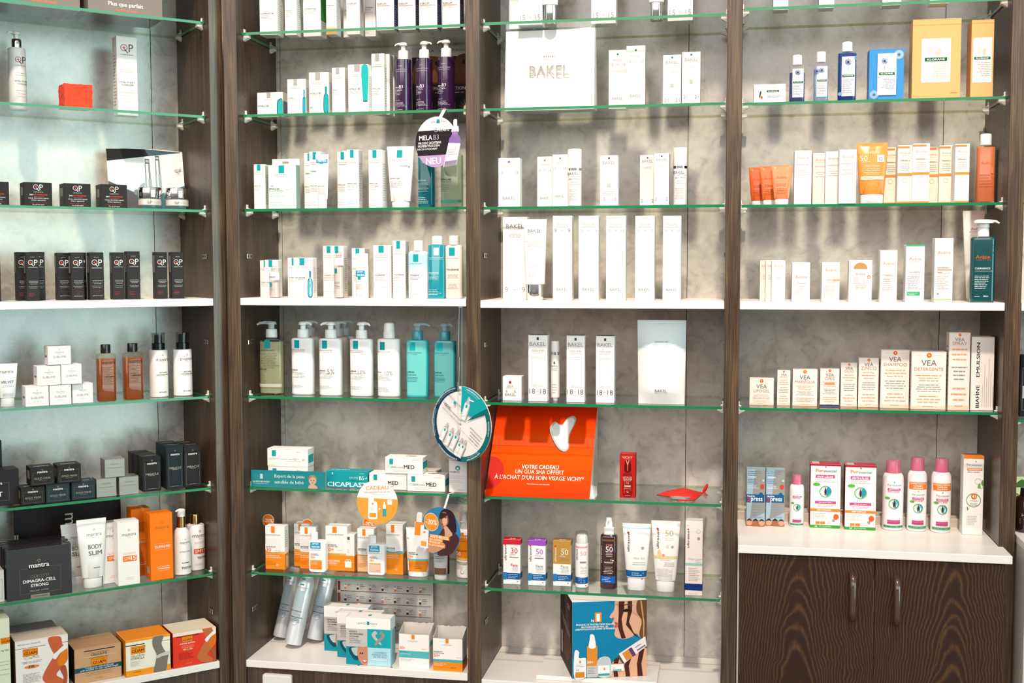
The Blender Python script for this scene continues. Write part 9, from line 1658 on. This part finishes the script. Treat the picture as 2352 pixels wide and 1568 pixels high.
# ================================================================ sliver of the next bay
def next_bay():
    X0 = 3*W+T+0.0008; X1 = X0+0.6
    root = empty('shelving_unit', (X0, 0, 0)); tag(root, 'dark wood shelving unit cut off by the right photo edge', 'shelving', 'wall shelving units of dark stained wood')
    mb = MB(); mb.box(0, 0.6, DEPTH-0.004, DEPTH+0.012, 0, ZTOP, PLASTER, 0.0004); mb.build('back_panel', root)
    mb = MB(); mb.box(0.6, 0.6+T, 0, DEPTH, 0, ZTOP, WOOD, 0.001, {'front': WOOD_EDGE}); mb.build('side_panel', root)
    mb = MB(); mb.box(0.0, 0.5995, 0, DEPTH-0.0045, 1.2556, 1.2756, WHITE, 0.001); mb.build('fixed_shelf', root)
    mb = MB(); mb.box(0.0, 0.5995, 0, DEPTH-0.0045, 2.285, 2.305, WHITE, 0.001); mb.build('fixed_shelf', root)
    for z, nth in ((2.0184, 'topmost'), (1.7808, 'second'), (1.5224, 'third'), (0.985, 'lowest')):
        mb = MB(); mb.box(X0+0.0032, X1-0.0032, INS, INS+GD, z-GT, z, GLASS_TOP, 0.0, {'front': GLASS_EDGE, 'left': GLASS_EDGE, 'right': GLASS_EDGE, 'back': GLASS_BACK})
        tag(mb.build('glass_shelf'), '%s clear glass shelf in the bay cut off by the right photo edge' % nth, 'glass shelf', 'clear glass shelves of the bay beyond the last post')
    support(root, 0.0, 1, 0.055, 0.985); support(root, 0.0, 1, 0.245, 0.985)
    c = empty('base_cabinet', (X0, 0, 0)); tag(c, 'white-topped base cabinet cut off at the lower right edge', 'cabinet')
    yf = -0.10; zc = 0.70
    mb = MB(); mb.box(0.0035, 0.59, yf, 0.284, zc-WT, zc, WHITE, 0.001); mb.build('countertop', c)
    mb = MB(); mb.box(0.0045, 0.59, yf+0.012, 0.28, 0.0, zc-WT-0.0006, mat('#cfc6bf', 0.5, kind='laminate')); mb.build('carcass', c)
    s = Spot(); s.bay = 4; s.w = 0.055; s.h = 0.11; s.x = X0+0.005+s.w/2+0.004; s.d = 0.03; s.z = zc+0.0004
    vessel(s, [('bottle_body', [(0, 0.9), (0.01, 0.98), (0.03, 1), (0.70, 1), (0.78, 0.85), (0.82, 0.6)], mat('#2c1412', 0.1, 0, 0.6, 0.5, 'brown_gloss')), ('cap', [(0.821, 0.55), (0.99, 0.52), (1, 0.45)], mat('#161312', 0.2, kind='gloss'))], [('t', 'Ha', 0.22, 0.4, 0.2, '#d9d0c8', 'l'), ('m', 0.15, 0.2, 0.9, 0.33, 3, '#b5a8a0')], 'dark brown bottle at the lower right photo edge', 'bottle', 'bottle', None, 1)
    s = Spot(); s.bay = 4; s.w = 0.12; s.h = 0.115; s.x = X0+0.03+s.w/2; s.d = 0.16; s.z = zc+0.0004
    carton(s, 0.03, '#cfd9a8', [('t', 'nior', 0.14, 0.36, 0.22, '#2a3428', 'b'), ('t', 'n', 0.06, 0.62, 0.06, '#4a6a3a', 'b'), ('s', [(0.0, 0.8), (0.15, 0.98), (0.3, 0.85)], '#4a7a3a')], 'pale green pack behind the brown bottle at the right edge', side=[])
    s = Spot(); s.bay = 4; s.w = 0.1; s.h = 0.155; s.x = X0+0.022+s.w/2; s.d = 0.09; s.z = 0.985+0.0004
    carton(s, 0.05, '#17201f', [('f', 0.05, 0.1, 0.95, 0.8, 0.01, '#8a8a84'), ('r', 0.06, 0.3, 0.3, 0.5, '#cfd2cc')], 'black framed carton on glass at the right photo edge', side=[])
next_bay()
